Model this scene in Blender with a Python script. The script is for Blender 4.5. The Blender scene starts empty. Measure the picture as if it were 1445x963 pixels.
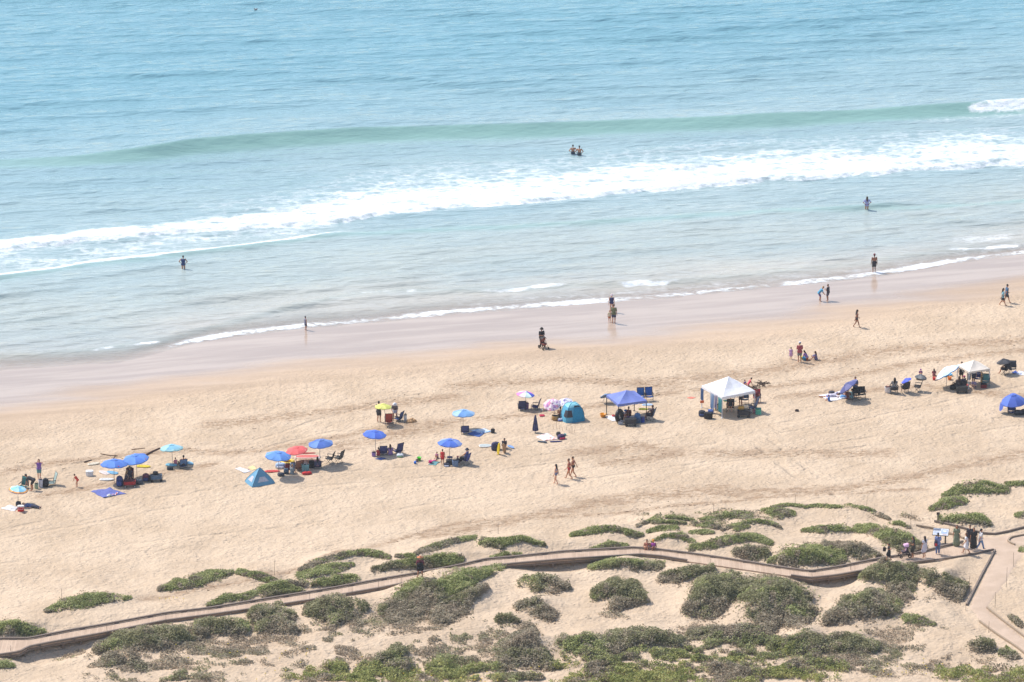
import bpy, math, random
import numpy as np
from mathutils import Vector, Matrix, Euler
R = math.radians
random.seed(7); rng = np.random.default_rng(11)
scene = bpy.context.scene
col = scene.collection

# ------------------------------------------------------------------ camera geometry (photo pixels 1445 x 963)
PW, PH, FPX, PITCH, CAMZ = 1445.0, 963.0, 7000.0, R(19.3), 134.0
cP, sP = math.cos(PITCH), math.sin(PITCH)
SUN_EL, SUN_AZ = R(53.0), math.atan2(-0.857, 0.514)          # where the sun stands (azimuth from +Y)

def ray(px, py):
    u = (np.asarray(px, float) - PW / 2) / FPX
    v = (PH / 2 - np.asarray(py, float)) / FPX
    return u, cP + v * sP, -sP + v * cP

def plane_pt(px, py, z=0.0):
    dx, dy, dz = ray(px, py)
    k = (z - CAMZ) / dz
    return dx * k, dy * k

def proj(x, y, z):
    zc = z - CAMZ
    depth = y * cP - zc * sP
    up = y * sP + zc * cP
    return PW / 2 + FPX * x / depth, PH / 2 - FPX * up / depth

def curve_world(pts, zf=None):
    p = np.array(pts, float)
    z = np.zeros(len(p))
    for _ in range(12):
        x, y = plane_pt(p[:, 0], p[:, 1], z)
        if zf is None: break
        z = zf(x, y)
    return x, y

def curve_fn(pts, zf=None):
    x0, y0 = curve_world(pts, zf)
    x = np.linspace(x0[0], x0[-1], 500); yy = np.interp(x, x0, y0)
    k = np.hanning(25); k /= k.sum(); e = np.linspace(1, 12, 12)
    pad = np.concatenate([yy[0] - (yy[1] - yy[0]) * e[::-1], yy, yy[-1] + (yy[-1] - yy[-2]) * e])
    y = np.convolve(pad, k, 'valid')
    def f(q):
        q = np.asarray(q, float)
        r = np.interp(q, x, y)
        sl, sr = 0.22, 0.22
        r = np.where(q < x[0], y[0] + (q - x[0]) * sl, r)
        return np.where(q > x[-1], y[-1] + (q - x[-1]) * sr, r)
    return f

# ------------------------------------------------------------------ lattice noise
def _h(ix, iy, seed):
    n = (ix.astype(np.int64) * 374761393 + iy.astype(np.int64) * 668265263 + seed * 1442695041) & 0x7fffffff
    n = (n ^ (n >> 13)) * 1274126177 & 0x7fffffff
    n = (n ^ (n >> 16)) & 0xffff
    return n / 65535.0

def vnoise(x, y, seed=0):
    ix, iy = np.floor(x), np.floor(y)
    fx, fy = x - ix, y - iy
    fx, fy = fx * fx * (3 - 2 * fx), fy * fy * (3 - 2 * fy)
    a = _h(ix, iy, seed); b = _h(ix + 1, iy, seed); c = _h(ix, iy + 1, seed); d = _h(ix + 1, iy + 1, seed)
    return (a + (b - a) * fx) * (1 - fy) + (c + (d - c) * fx) * fy

def fbm(x, y, seed=0, o=4, g=0.5):
    s, a, t = 0.0, 1.0, 0.0
    for i in range(o):
        s = s + a * (vnoise(x * 2 ** i + 17.3 * i, y * 2 ** i - 9.1 * i, seed + i) - 0.5)
        t += a; a *= g
    return s / t * 2

def sstep(a, b, x):
    t = np.clip((x - a) / (b - a), 0, 1)
    return t * t * (3 - 2 * t)

# ------------------------------------------------------------------ the land's height
WATERLINE = [(-60, 527), (0, 521), (60, 519), (120, 515), (170, 511), (215, 500), (250, 489), (290, 481), (340, 473), (430, 463), (520, 456), (590, 448), (680, 440), (760, 434), (865, 427), (960, 419),
             (1050, 410), (1100, 405), (1170, 398), (1240, 389), (1290, 381), (1330, 374), (1380, 367), (1445, 359), (1500, 353)]
yw = curve_fn(WATERLINE)
def base_h(x, y):
    t = yw(x) - y
    land = 2.6 * (1 - np.exp(-np.maximum(t, 0) / 48.0))
    sea = -1.08 * (1 - np.exp(-np.maximum(-t, 0) / 22.0))
    return np.where(t > 0, land, sea)

# dune hummocks under the shrubs: filled by the table below as (x, y, along, across, angle, height)
MOUNDS = []
PITS = []
PATHS = []          # (world x, world y) polylines kept level for the boardwalk and path, with half widths
def seg_dist(x, y, pl):
    d = np.full(np.shape(x), 1e9)
    for (x0, y0), (x1, y1) in zip(pl[:-1], pl[1:]):
        vx, vy = x1 - x0, y1 - y0
        t = np.clip(((x - x0) * vx + (y - y0) * vy) / (vx * vx + vy * vy + 1e-9), 0, 1)
        d = np.minimum(d, np.hypot(x - x0 - t * vx, y - y0 - t * vy))
    return d

def height(x, y):
    x = np.asarray(x, float); y = np.asarray(y, float)
    t = yw(x) - y
    z = base_h(x, y)
    px, py = proj(x, y, z)
    dune = sstep(700, 790, py + 0.06 * (px - 722) + 25 * fbm(x / 9, y / 9, 77, 2))
    m = np.zeros(np.shape(x))
    for (mx, my, a, b, ang, h) in MOUNDS:
        near = (np.abs(x - mx) < 3.2 * max(a, b)) & (np.abs(y - my) < 3.2 * max(a, b))
        if not near.any(): continue
        xx, yy = x[near] - mx, y[near] - my
        c, s = math.cos(ang), math.sin(ang)
        u, v = (xx * c + yy * s) / a, (-xx * s + yy * c) / b
        m[near] = np.maximum(m[near], h * np.exp(-(u * u + v * v) * 0.9)) + 0.25 * np.minimum(m[near], h * np.exp(-(u * u + v * v) * 0.9))
    m = m + dune * (0.38 * fbm(x / 6, y / 5, 5, 4) + 0.10)
    pd = np.full(np.shape(x), 1e9)
    for pl, w in PATHS:
        pd = np.minimum(pd, seg_dist(x, y, pl) - w)
    m = m * sstep(0.0, 1.5, pd)
    for (qx, qy, qr, qd) in PITS:                                  # hollows blown out under the raised boardwalk
        z = z - qd * np.exp(-((x - qx) ** 2 + ((y - qy) * 1.2) ** 2) / qr ** 2)
    dry = sstep(6, 18, t)
    wet = sstep(1.5, 6, t)
    chop = np.minimum(0, fbm(x / 0.55, y / 0.55, 21, 2))           # footprints: dents
    fine = 0.03 * fbm(x / 2.4, y / 1.8, 31, 3) + 0.022 * fbm(x / 0.9, y / 0.8, 41, 2) + 0.045 * chop
    z = z + m + fine * dry * sstep(0.3, 0.9, pd + 0.6) + 0.012 * fbm(x / 7, y / 3, 51, 3) * wet
    return z
# ------------------------------------------------------------------ boardwalk edges in photo pixels (far edge, near edge)
BW_FAR = [(-40, 906), (0, 903), (40, 903), (65, 898), (100, 891), (149, 883), (234, 867), (299, 859.5), (360, 849.5), (445, 836), (490, 828), (539, 819), (592, 810), (646, 800), (684, 791), (720, 788),
          (795, 780), (894, 774.4), (927, 777), (969, 782), (1019, 789), (1080, 799), (1105, 803), (1143, 808), (1181, 802), (1231, 792), (1252, 788), (1292, 783), (1322, 775), (1359, 766)]
BW_NEAR = [(-40, 929), (0, 925), (28, 921), (40, 914), (70, 908), (110, 901), (149, 894), (234, 877), (299, 868.5), (360, 860), (445, 847), (490, 839), (539, 830.5), (592, 820), (646, 810), (684, 801.5), (720, 797),
           (795, 790.5), (903, 783.6), (932, 786), (969, 792), (1019, 799), (1080, 808), (1105, 811.5), (1143, 817), (1181, 813), (1231, 804), (1252, 800.5), (1292, 794.5), (1322, 791), (1402, 777)]
# paths to the junction and beyond, in photo pixels
PATH_POLY = [(1359, 766), (1387, 756), (1403, 757.5), (1470, 744), (1500, 742), (1500, 775), (1445, 783), (1438, 794), (1415, 832), (1395, 858), (1445, 898), (1500, 942), (1500, 968), (1445, 922), (1380, 876), (1365, 856), (1403, 779), (1330, 790)]
RAILS = [  # timber edging laid along the paths: pixel points, label
    ([(1293, 742), (1317, 747), (1333, 752), (1348, 756), (1360, 761)], 'weathered timber edging ending behind the white information panel'),
    ([(1318.5, 737), (1343, 742), (1366, 748), (1387, 754), (1403, 755), (1424, 751), (1450, 744)], 'long dark timber edging on the sea side of the sand path junction'),
    ([(1432, 770), (1422, 766), (1425, 760), (1450, 755)], 'short bent timber edging at the right end of the junction'),
    ([(1312, 793), (1335, 790), (1358, 786), (1402, 777)], 'timber kerb along the near side of the walkway below the group of women'),
    ([(1404, 778), (1384, 815), (1364, 855)], 'dark timber edging running downhill from the junction beside the sand path'),
    ([(1393, 859), (1418, 879), (1450, 903)], 'timber edging on the upper side of the boardwalk in the bottom corner'),
    ([(1382, 878), (1408, 897), (1434, 914), (1452, 928)], 'thin timber edging on the lower side of the boardwalk in the bottom corner'),
]
# dune shrubs: (label, spine points (x, y, half thickness) in photo pixels, kind, mound height)
# kinds: g = fresh green mat, o = olive bush, d = grey-brown bush, m = mixed
SHRUBS = [
 ('low green mat on the open sand in front of the left end of the boardwalk', [(66,861,3),(90,852,8),(120,846,11),(150,843,8),(183,843,3)], 'g', .5),
 ('green clump at the left picture edge just above the boardwalk', [(-15,886,12),(15,885,12),(40,888,11),(65,894,4)], 'm', .5),
 ('green tongue-shaped mat with a pointed left tip, seaward of the boardwalk', [(225,831,3),(250,824,8),(280,820,10),(300,812,8),(328,806,3)], 'g', .5),
 ('short green mat right of the tongue-shaped one on the same dune crest', [(338,807,4),(365,812,6),(388,820,4)], 'g', .4),
 ('thin green strip climbing right beside the far kerb of the boardwalk', [(294,854,3),(318,843,6),(345,842,6),(368,834,4)], 'g', .4),
 ('round dark green bush touching the far kerb, with a strip of mat behind it', [(376,833,11),(400,832,12),(422,833,6)], 'm', .5),
 ('long thin green arch along a dune crest left of the hatted walker', [(423,804,3),(450,792,5),(490,781,5),(520,779,5),(548,785,4)], 'g', .7),
 ('stubby green mat inside the long thin arch', [(424,812,6),(445,806,9),(470,802,8),(497,796,3)], 'g', .5),
 ('green mat below the stubby one, its right end a grey tangle', [(398,823,4),(440,823,5),(470,818,9),(497,818,8)], 'm', .4),
 ('bushy green ridge directly behind the hatted walker', [(528,803,4),(560,796,7),(595,793,9),(630,790,10),(650,787,5)], 'm', .6),
 ('small dark green tuft at the upper left of the ridge behind the walker', [(560,784,3),(582,784,4)], 'g', .3),
 ('slim green band rising to the right above the hatted walker', [(587,780,3),(610,772,5),(640,763,5),(670,758,3)], 'g', .6),
 ('dark green mat with a thin tail, right of the slim rising band', [(682,764,6),(705,766,8),(735,759,4),(768,768,3)], 'm', .6),
 ('thin green sliver behind the boardwalk at its first bend', [(693,787,3),(712,781,3),(735,782,2)], 'g', .3),
 ('green mat arching over bare sand left of the people sitting by the boardwalk', [(806,755,2),(835,748,6),(860,745,4),(890,750,4),(905,755,3)], 'g', .6),
 ('low green mat against the far kerb just left of the sitting people', [(835,775,3),(860,768,5),(884,769,3)], 'g', .3),
 ('thread-thin green arc, outermost on the beach side', [(899,742,2),(925,731,2.2),(950,729,2.2),(980,734,2)], 'm', .5),
 ('thin olive streak nested under the thread-thin arc', [(921,736,3),(940,736,2),(967,738,2)], 'm', .3),
 ('small green lens below the olive streak', [(914,750,2),(935,744,4),(954,745,3)], 'g', .4),
 ('little olive knob left of the sitting people', [(884,752,3),(895,754,5),(906,754,3)], 'm', .3),
 ('green arch right beside the orange-hatted sitting person', [(917,765,2),(940,755,4),(960,756,5),(978,764,3)], 'g', .6),
 ('plump green dome near the beach edge of the dunes', [(989,733,2),(1015,727,6),(1040,726,6),(1058,727,5)], 'g', .5),
 ('olive mat tucked under the plump green dome', [(980,738,4),(1000,740,5),(1013,743,3)], 'm', .4),
 ('small flat green lens alone on sand below the olive mat', [(974,751,2),(995,750,4),(1006,751,2)], 'g', .3),
 ('long olive arch sagging at its right end', [(1018,747,2),(1040,740,3),(1065,734,3),(1090,738,3),(1102,745,2)], 'm', .5),
 ('short green patch on the sand beneath the long olive arch', [(1040,746,5),(1055,742,3)], 'g', .3),
 ('triangular green mat spilling downhill from the dune rim', [(1076,720,4),(1100,723,9),(1118,724,5)], 'g', .5),
 ('narrow green crest line above the triangular mat', [(1090,716,2),(1112,712,2.2),(1132,714,2)], 'g', .3),
 ('drooping green rim line that ends highest on the right dune', [(1135,715,2),(1155,713,3),(1180,715,2),(1200,713,2),(1222,718,3),(1240,726,4),(1255,732,2)], 'g', .4),
 ('bright green oval mat above the large bush ridge', [(1131,748,2),(1160,746,6),(1188,745,7),(1201,748,3)], 'g', .5),
 ('broad smooth green ridge right of the orange-hatted person', [(976,772,5),(1005,768,7),(1035,760,7),(1065,757,6),(1087,766,4)], 'g', .7),
 ('dark round bush under the right end of the broad smooth ridge', [(1040,778,6),(1058,780,12),(1076,778,10)], 'd', .4),
 ('large spreading bush on the far side where the boardwalk dips lowest', [(1092,792,8),(1115,786,15),(1150,783,16),(1180,785,13)], 'm', .7),
 ('grey tangled bush right of the large spreading one', [(1165,768,6),(1195,772,9),(1220,778,12),(1243,788,8)], 'd', .6),
 ('tall green slope of mat behind the child in pink', [(1208,745,5),(1230,746,6),(1255,756,11),(1280,766,13),(1300,774,8)], 'm', .8),
 ('thin olive curl at the top of the tall green slope', [(1255,738,2),(1270,738,3),(1283,744,2)], 'm', .3),
 ('dark green dome highest on the right, at the edge of the open beach', [(1332,698,3),(1355,690,8),(1385,687,10),(1415,690,7)], 'g', .7),
 ('green mat at the right picture edge level with the dark green dome', [(1422,683,4),(1445,682,5),(1465,684,5)], 'g', .4),
 ('flat green wedge below the dark green dome', [(1314,717,3),(1335,710,8),(1358,706,7)], 'g', .5),
 ('rounded green bush behind the trail marker post', [(1327,732,5),(1350,730,7),(1380,732,9),(1395,738,4)], 'm', .5),
 ('small green bush at the right edge above the junction', [(1436,727,4),(1455,724,6)], 'g', .4),
 ('small green bush at the right edge beside the bent timber edging', [(1438,772,6),(1455,770,8)], 'g', .4),
 ('small green clump in the bottom left corner under the boardwalk', [(-10,937,7),(8,937,7),(18,939,4)], 'g', .4),
 ('long olive bush under the raised left stretch of boardwalk', [(136,915,5),(165,905,12),(200,898,15),(235,895,15),(268,893,11),(286,893,7)], 'o', .9),
 ('olive bush reaching right from the long one under the boardwalk', [(282,882,8),(315,882,12),(345,885,9)], 'o', .7),
 ('grey bush below the left tip of the long olive bush', [(150,930,9),(178,926,12),(200,938,8)], 'd', .4),
 ('grey green bush hugging the near kerb left of the round dome', [(360,868,12),(390,862,12),(410,866,8)], 'o', .6),
 ('dark leafy bush just below the grey green one', [(370,880,11),(395,880,12),(415,888,6)], 'o', .5),
 ('round dome bush below the boardwalk with a shaded right side', [(437,858,9),(460,858,17),(490,855,16),(511,856,9),(470,874,9)], 'o', .9),
 ('great green slope of bush sweeping up to the kerb under the hatted walker', [(545,858,10),(562,860,22),(590,846,27),(620,832,21),(650,818,16),(685,806,8),(712,797,4)], 'm', 1.3),
 ('grey brown bush along the right flank of the great green slope', [(622,868,14),(645,852,15),(668,836,10),(685,828,5)], 'd', .9),
 ('round olive bush second right of the great green slope, nearest the kerb', [(736,820,6),(760,822,13),(780,824,12),(800,826,5)], 'o', .7),
 ('grey olive bush below the round olive one', [(733,855,8),(755,855,13),(776,866,9)], 'd', .6),
 ('tiny dark green bush alone left of the grey olive one', [(705,873,6),(717,870,7),(729,874,5)], 'o', .3),
 ('dark bush alone on bright sand in the middle of the dunes', [(842,836,8),(865,828,15),(890,832,14),(908,844,6),(870,850,10)], 'o', .8),
 ('green and grey mat pressed against the kerb below the sitting people', [(833,800,4),(865,795,9),(897,796,9),(930,797,7)], 'm', .7),
 ('arching olive bush left of the giant one', [(935,812,8),(955,812,10),(975,805,9),(1002,802,6)], 'o', .6),
 ('left half of the giant dark bush, split from the right by a pale seam', [(974,858,10),(1003,832,22),(1030,824,18),(1000,860,14)], 'o', 1.2),
 ('right half of the giant dark bush, biggest shrub on the dunes', [(1048,830,16),(1080,845,32),(1110,850,30),(1130,862,19),(1080,876,15)], 'o', 1.5),
 ('tall rounded bush covering the near kerb below the girl in black', [(1218,810,8),(1250,806,15),(1285,806,13),(1270,828,18)], 'o', 1.2),
 ('dark bush at the right shoulder of the tall rounded one', [(1300,812,11),(1330,820,16),(1356,832,14)], 'o', 1.0),
 ('dense bush down the left slope from the tall rounded one', [(1168,873,7),(1198,857,18),(1232,851,19),(1256,855,13)], 'o', .9),
 ('pale green grassy tussock right of the dense sloping bush', [(1280,872,7),(1300,876,8),(1316,880,4)], 'g', .4),
 ('dark egg-shaped bush, right one of two side by side near the bottom', [(1175,905,11),(1205,904,15),(1232,911,9)], 'o', .8),
 ('dark egg-shaped bush, left one of two side by side near the bottom', [(1112,906,11),(1135,902,16),(1157,906,11)], 'o', .8),
 ('left end of the long bush line near the bottom middle', [(800,906,13),(828,908,16),(852,910,14)], 'o', .8),
 ('tallest stretch of the long bush line near the bottom middle', [(868,905,18),(898,899,15),(932,899,11),(962,906,10)], 'o', .8),
 ('flat dark bush below the giant one', [(977,893,9),(1010,893,10),(1045,890,10),(1082,896,11)], 'd', .5),
 ('steep grey bush climbing the bare slope left of the long bush line', [(746,886,12),(738,906,18),(715,922,17),(755,926,18),(776,937,8)], 'd', 1.0),
 ('olive bush low in the dry scrub left of the steep grey bush', [(562,920,11),(540,935,12),(572,936,11)], 'o', .5),
 ('neat round grey green bush alone beside the bottom corner path', [(1373,911,7),(1386,909,11),(1399,912,7)], 'o', .4),
 ('olive bush touching the bottom corner path', [(1414,919,5),(1426,919,9),(1438,924,5)], 'm', .4),
 ('small bush on the sand right of the bottom corner path', [(1417,874,6),(1428,874,6),(1442,881,5)], 'd', .3),
]
# low plant cover on the bottom slope: name, label, regions (x, y, rx, ry), kind, density
COVERS = [
 ('dry_scrub', 'dry brown scrub scattered over the sandy slope near the bottom', [(250,935,150,42),(330,905,120,36),(420,915,120,44),(200,950,90,24),(1200,925,60,30),(990,905,120,20),(480,915,60,35),(620,905,90,25),(640,940,90,25),(1270,905,70,30),(1250,935,110,26),(1310,850,30,8),(700,890,60,16),(560,895,160,26),(1090,815,30,10),(300,815,40,6),(1000,735,120,14),(1260,730,60,10),(860,865,40,10),(1350,935,60,16),(1180,945,60,14)], 'd', .85),
 ('grass', 'bright green and yellow grass along the bottom edge', [(960,945,190,30),(1060,925,90,24),(840,950,70,22),(560,957,130,17),(450,958,60,10),(1400,956,70,13),(1130,950,80,14)], 'g', 1.0),
 ('ground_cover', 'mixed olive ground cover between the bottom bushes and the grass', [(650,948,120,20),(900,930,120,20),(1100,920,70,20),(520,950,60,16),(760,950,60,18),(1000,915,120,18),(240,955,60,12)], 'o', .9),
]
# ------------------------------------------------------------------ mesh collector
class MB:
    def __init__(s): s.v, s.f, s.m = [], [], []
    def add(s, vs, fs, mi=0, M=None):
        o = len(s.v)
        if M is not None: vs = [tuple(M @ Vector(p)) for p in vs]
        s.v += [tuple(p) for p in vs]; s.f += [tuple(i + o for i in f) for f in fs]; s.m += [mi] * len(fs)
        return s
    def box(s, c, d, rz=0, mi=0, rx=0, ry=0):
        M = Matrix.Translation(c) @ Euler((rx, ry, rz)).to_matrix().to_4x4()
        h = [x / 2 for x in d]
        vs = [(sx * h[0], sy * h[1], sz * h[2]) for sz in (-1, 1) for sx, sy in ((-1, -1), (1, -1), (1, 1), (-1, 1))]
        return s.add(vs, [(3, 2, 1, 0), (4, 5, 6, 7), (0, 1, 5, 4), (1, 2, 6, 5), (2, 3, 7, 6), (3, 0, 4, 7)], mi, M)
    def soft(s, c, d, prof=((0, .86), (.06, 1), (.9, 1), (1, .86)), e=4.0, n=16, rz=0, rx=0, ry=0, mi=0):
        """rounded box: superellipse rings; prof = (height share, width scale)"""
        M = Matrix.Translation(c) @ Euler((rx, ry, rz)).to_matrix().to_4x4()
        vs, fs = [], []
        for h, k in prof:
            for i in range(n):
                a = 2 * math.pi * (i + .5) / n
                ca, sa = math.cos(a), math.sin(a)
                r = (abs(ca) ** e + abs(sa) ** e) ** (-1 / e)
                vs.append((ca * r * k * d[0] / 2, sa * r * k * d[1] / 2, h * d[2]))
        m = len(prof)
        for j in range(m - 1):
            for i in range(n):
                fs.append((j * n + i, j * n + (i + 1) % n, (j + 1) * n + (i + 1) % n, (j + 1) * n + i))
        fs.append(tuple(range(n - 1, -1, -1))); fs.append(tuple((m - 1) * n + i for i in range(n)))
        return s.add(vs, fs, mi, M)
    def cap(s, a, b, ra, rb, n=8, mi=0, flat=1.0):
        """tapered capsule from a to b, closed; flat squeezes it front to back"""
        a, b = Vector(a), Vector(b)
        d = b - a; L = d.length or 1e-6; d = d / L
        x = d.orthogonal() if abs(d.x) > .9 else Vector((1, 0, 0)) - d * d.x
        x.normalize(); y = d.cross(x)
        rings = [(-.92 * ra, .38 * ra), (-.6 * ra, .8 * ra), (0, ra), (L, rb), (L + .6 * rb, .8 * rb), (L + .92 * rb, .38 * rb)]
        vs, fs = [], []
        for h, r in rings:
            for i in range(n):
                t = 2 * math.pi * i / n
                vs.append(a + d * h + x * (r * math.cos(t)) + y * (r * flat * math.sin(t)))
        for j in range(len(rings) - 1):
            for i in range(n):
                fs.append((j * n + i, j * n + (i + 1) % n, (j + 1) * n + (i + 1) % n, (j + 1) * n + i))
        fs.append(tuple(range(n - 1, -1, -1))); fs.append(tuple((len(rings) - 1) * n + i for i in range(n)))
        return s.add(vs, fs, mi)
    def bar(s, pts, r, n=6, mi=0):
        for a, b in zip(pts[:-1], pts[1:]): s.cap(a, b, r, r, n, mi)
        return s
    def ell(s, c, r, n=12, m=8, mi=0, M=None):
        vs, fs = [(0, 0, -r[2])], []
        for j in range(1, m):
            p = math.pi * j / m
            for i in range(n):
                t = 2 * math.pi * i / n
                vs.append((r[0] * math.sin(p) * math.cos(t), r[1] * math.sin(p) * math.sin(t), -r[2] * math.cos(p)))
        vs.append((0, 0, r[2])); e = len(vs) - 1
        for i in range(n):
            k = (i + 1) % n
            fs.append((0, 1 + k, 1 + i)); fs.append((e, 1 + (m - 2) * n + i, 1 + (m - 2) * n + k))
            for j in range(m - 2): fs.append((1 + j * n + i, 1 + j * n + k, 1 + (j + 1) * n + k, 1 + (j + 1) * n + i))
        T = Matrix.Translation(c)
        return s.add(vs, fs, mi, T @ M if M is not None else T)
    def lathe(s, prof, n=20, mi=0, M=None, closed=True):
        vs, fs = [], []
        for r, z in prof:
            for i in range(n):
                t = 2 * math.pi * i / n
                vs.append((r * math.cos(t), r * math.sin(t), z))
        for j in range(len(prof) - 1):
            for i in range(n):
                fs.append((j * n + i, j * n + (i + 1) % n, (j + 1) * n + (i + 1) % n, (j + 1) * n + i))
        if closed:
            fs.append(tuple(range(n - 1, -1, -1))); fs.append(tuple((len(prof) - 1) * n + i for i in range(n)))
        return s.add(vs, fs, mi, M)
    def torus(s, c, Rr, r, n=24, k=8, M=None, mi=0):
        vs, fs = [], []
        for i in range(n):
            t = 2 * math.pi * i / n
            for j in range(k):
                q = 2 * math.pi * j / k
                vs.append(((Rr + r * math.cos(q)) * math.cos(t), (Rr + r * math.cos(q)) * math.sin(t), r * math.sin(q)))
        for i in range(n):
            for j in range(k):
                fs.append((i * k + j, ((i + 1) % n) * k + j, ((i + 1) % n) * k + (j + 1) % k, i * k + (j + 1) % k))
        T = Matrix.Translation(c)
        return s.add(vs, fs, mi, T @ M if M is not None else T)
    def outline(s, pts, z0, z1, mi=0, M=None, k=.94):
        """a closed outline given a real thickness, edges slightly rounded"""
        n = len(pts); cx = sum(p[0] for p in pts) / n; cy = sum(p[1] for p in pts) / n
        sh = lambda q: [(cx + (x - cx) * q, cy + (y - cy) * q) for x, y in pts]
        vs = [(x, y, z) for z, q in ((z0, k), (z0 * .7 + z1 * .3, 1), (z0 * .3 + z1 * .7, 1), (z1, k)) for x, y in sh(q)]
        fs = [(j * n + i, j * n + (i + 1) % n, (j + 1) * n + (i + 1) % n, (j + 1) * n + i) for j in range(3) for i in range(n)]
        fs += [tuple(range(n - 1, -1, -1)), tuple(3 * n + i for i in range(n))]
        return s.add(vs, fs, mi, M)
    def build(s, name, mats, parent=None, smooth=False, label=None):
        me = bpy.data.meshes.new(name)
        me.from_pydata(s.v, [], s.f)
        if not isinstance(mats, (list, tuple)): mats = [mats]
        for m in mats: me.materials.append(m)
        me.polygons.foreach_set('material_index', s.m)
        me.polygons.foreach_set('use_smooth', [smooth] * len(s.f))
        me.update()
        o = bpy.data.objects.new(name, me); col.objects.link(o)
        if parent is not None: o.parent = parent
        if label: o['label'] = label
        return o

def np_mesh(name, verts, faces, mats, smooth=True, attrs=None):
    me = bpy.data.meshes.new(name)
    nv, nf, k = len(verts), len(faces), faces.shape[1]
    me.vertices.add(nv); me.vertices.foreach_set('co', np.ascontiguousarray(verts, dtype=np.float32).ravel())
    me.loops.add(nf * k); me.loops.foreach_set('vertex_index', np.ascontiguousarray(faces, dtype=np.int32).ravel())
    me.polygons.add(nf); me.polygons.foreach_set('loop_start', np.arange(0, nf * k, k, dtype=np.int32))
    me.polygons.foreach_set('use_smooth', np.full(nf, smooth))
    for m in (mats if isinstance(mats, (list, tuple)) else [mats]): me.materials.append(m)
    for key, arr in (attrs or {}).items():
        a = me.attributes.new(key, 'FLOAT', 'POINT'); a.data.foreach_set('value', np.ascontiguousarray(arr, dtype=np.float32).ravel())
    me.update(calc_edges=True)
    o = bpy.data.objects.new(name, me); col.objects.link(o)
    return o

def tag(o, label=None, cat=None, group=None, kind=None):
    if label: o['label'] = label
    if cat: o['category'] = cat
    if group: o['group'] = group
    if kind: o['kind'] = kind
    return o

def thing(name, label, cat, loc, rz=0.0, group=None):
    o = bpy.data.objects.new(name, None); col.objects.link(o)
    o.location = loc; o.rotation_euler = (0, 0, rz); o.empty_display_size = .3
    return tag(o, label, cat, group)

# ------------------------------------------------------------------ materials
def lin(c):
    c = c / 255.0
    return c / 12.92 if c <= .04045 else ((c + .055) / 1.055) ** 2.4
ALB = 0.78
def C(r, g, b, k=ALB): return (lin(r) * k, lin(g) * k, lin(b) * k, 1.0)

_mats = {}
def new_mat(name):
    m = bpy.data.materials.new(name); m.use_nodes = True
    nt = m.node_tree; b = nt.nodes['Principled BSDF']
    return m, nt, b

def N(nt, t, **kw):
    n = nt.nodes.new(t)
    for k, v in kw.items():
        if k in n.inputs.keys() if isinstance(k, str) else False: n.inputs[k].default_value = v
        else: setattr(n, k, v)
    return n

def math_node(nt, op, a, b=None, clamp=False):
    n = nt.nodes.new('ShaderNodeMath'); n.operation = op; n.use_clamp = clamp
    for i, q in enumerate((a, b)):
        if q is None: continue
        if isinstance(q, (int, float)): n.inputs[i].default_value = q
        else: nt.links.new(q, n.inputs[i])
    return n.outputs[0]

def mixc(nt, f, a, b):
    n = nt.nodes.new('ShaderNodeMix'); n.data_type = 'RGBA'
    for i, q in ((0, f), (6, a), (7, b)):
        if isinstance(q, (int, float, tuple)): n.inputs[i].default_value = q
        else: nt.links.new(q, n.inputs[i])
    return n.outputs[2]

def noise(nt, vec, scale, detail=3, rough=.55, dist=0.0):
    n = nt.nodes.new('ShaderNodeTexNoise'); n.inputs['Scale'].default_value = scale; n.inputs['Detail'].default_value = detail
    n.inputs['Roughness'].default_value = rough; n.inputs['Distortion'].default_value = dist
    nt.links.new(vec, n.inputs['Vector'])
    return n.outputs['Fac']

def ramp(nt, f, *stops):
    n = nt.nodes.new('ShaderNodeMapRange'); n.interpolation_type = 'SMOOTHSTEP'
    n.inputs[1].default_value, n.inputs[2].default_value, n.inputs[3].default_value, n.inputs[4].default_value = stops
    nt.links.new(f, n.inputs[0]); return n.outputs[0]

def attr(nt, name):
    n = nt.nodes.new('ShaderNodeAttribute'); n.attribute_name = name; return n.outputs['Fac']

def scaled(nt, vec, sx, sy, sz=1, rz=0):
    if rz:                                   # turn first, so that the stretch runs along the shore
        t = nt.nodes.new('ShaderNodeMapping'); t.inputs['Rotation'].default_value = (0, 0, -abs(rz)); nt.links.new(vec, t.inputs['Vector']); vec = t.outputs[0]; rz = 0
    n = nt.nodes.new('ShaderNodeMapping'); n.inputs['Scale'].default_value = (sx, sy, sz); n.inputs['Rotation'].default_value = (0, 0, rz)
    nt.links.new(vec, n.inputs['Vector']); return n.outputs[0]

def bump(nt, h, strength, dist, normal=None):
    n = nt.nodes.new('ShaderNodeBump'); n.inputs['Strength'].default_value = strength; n.inputs['Distance'].default_value = dist
    nt.links.new(h, n.inputs['Height'])
    if normal is not None: nt.links.new(normal, n.inputs['Normal'])
    return n.outputs[0]

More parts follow.
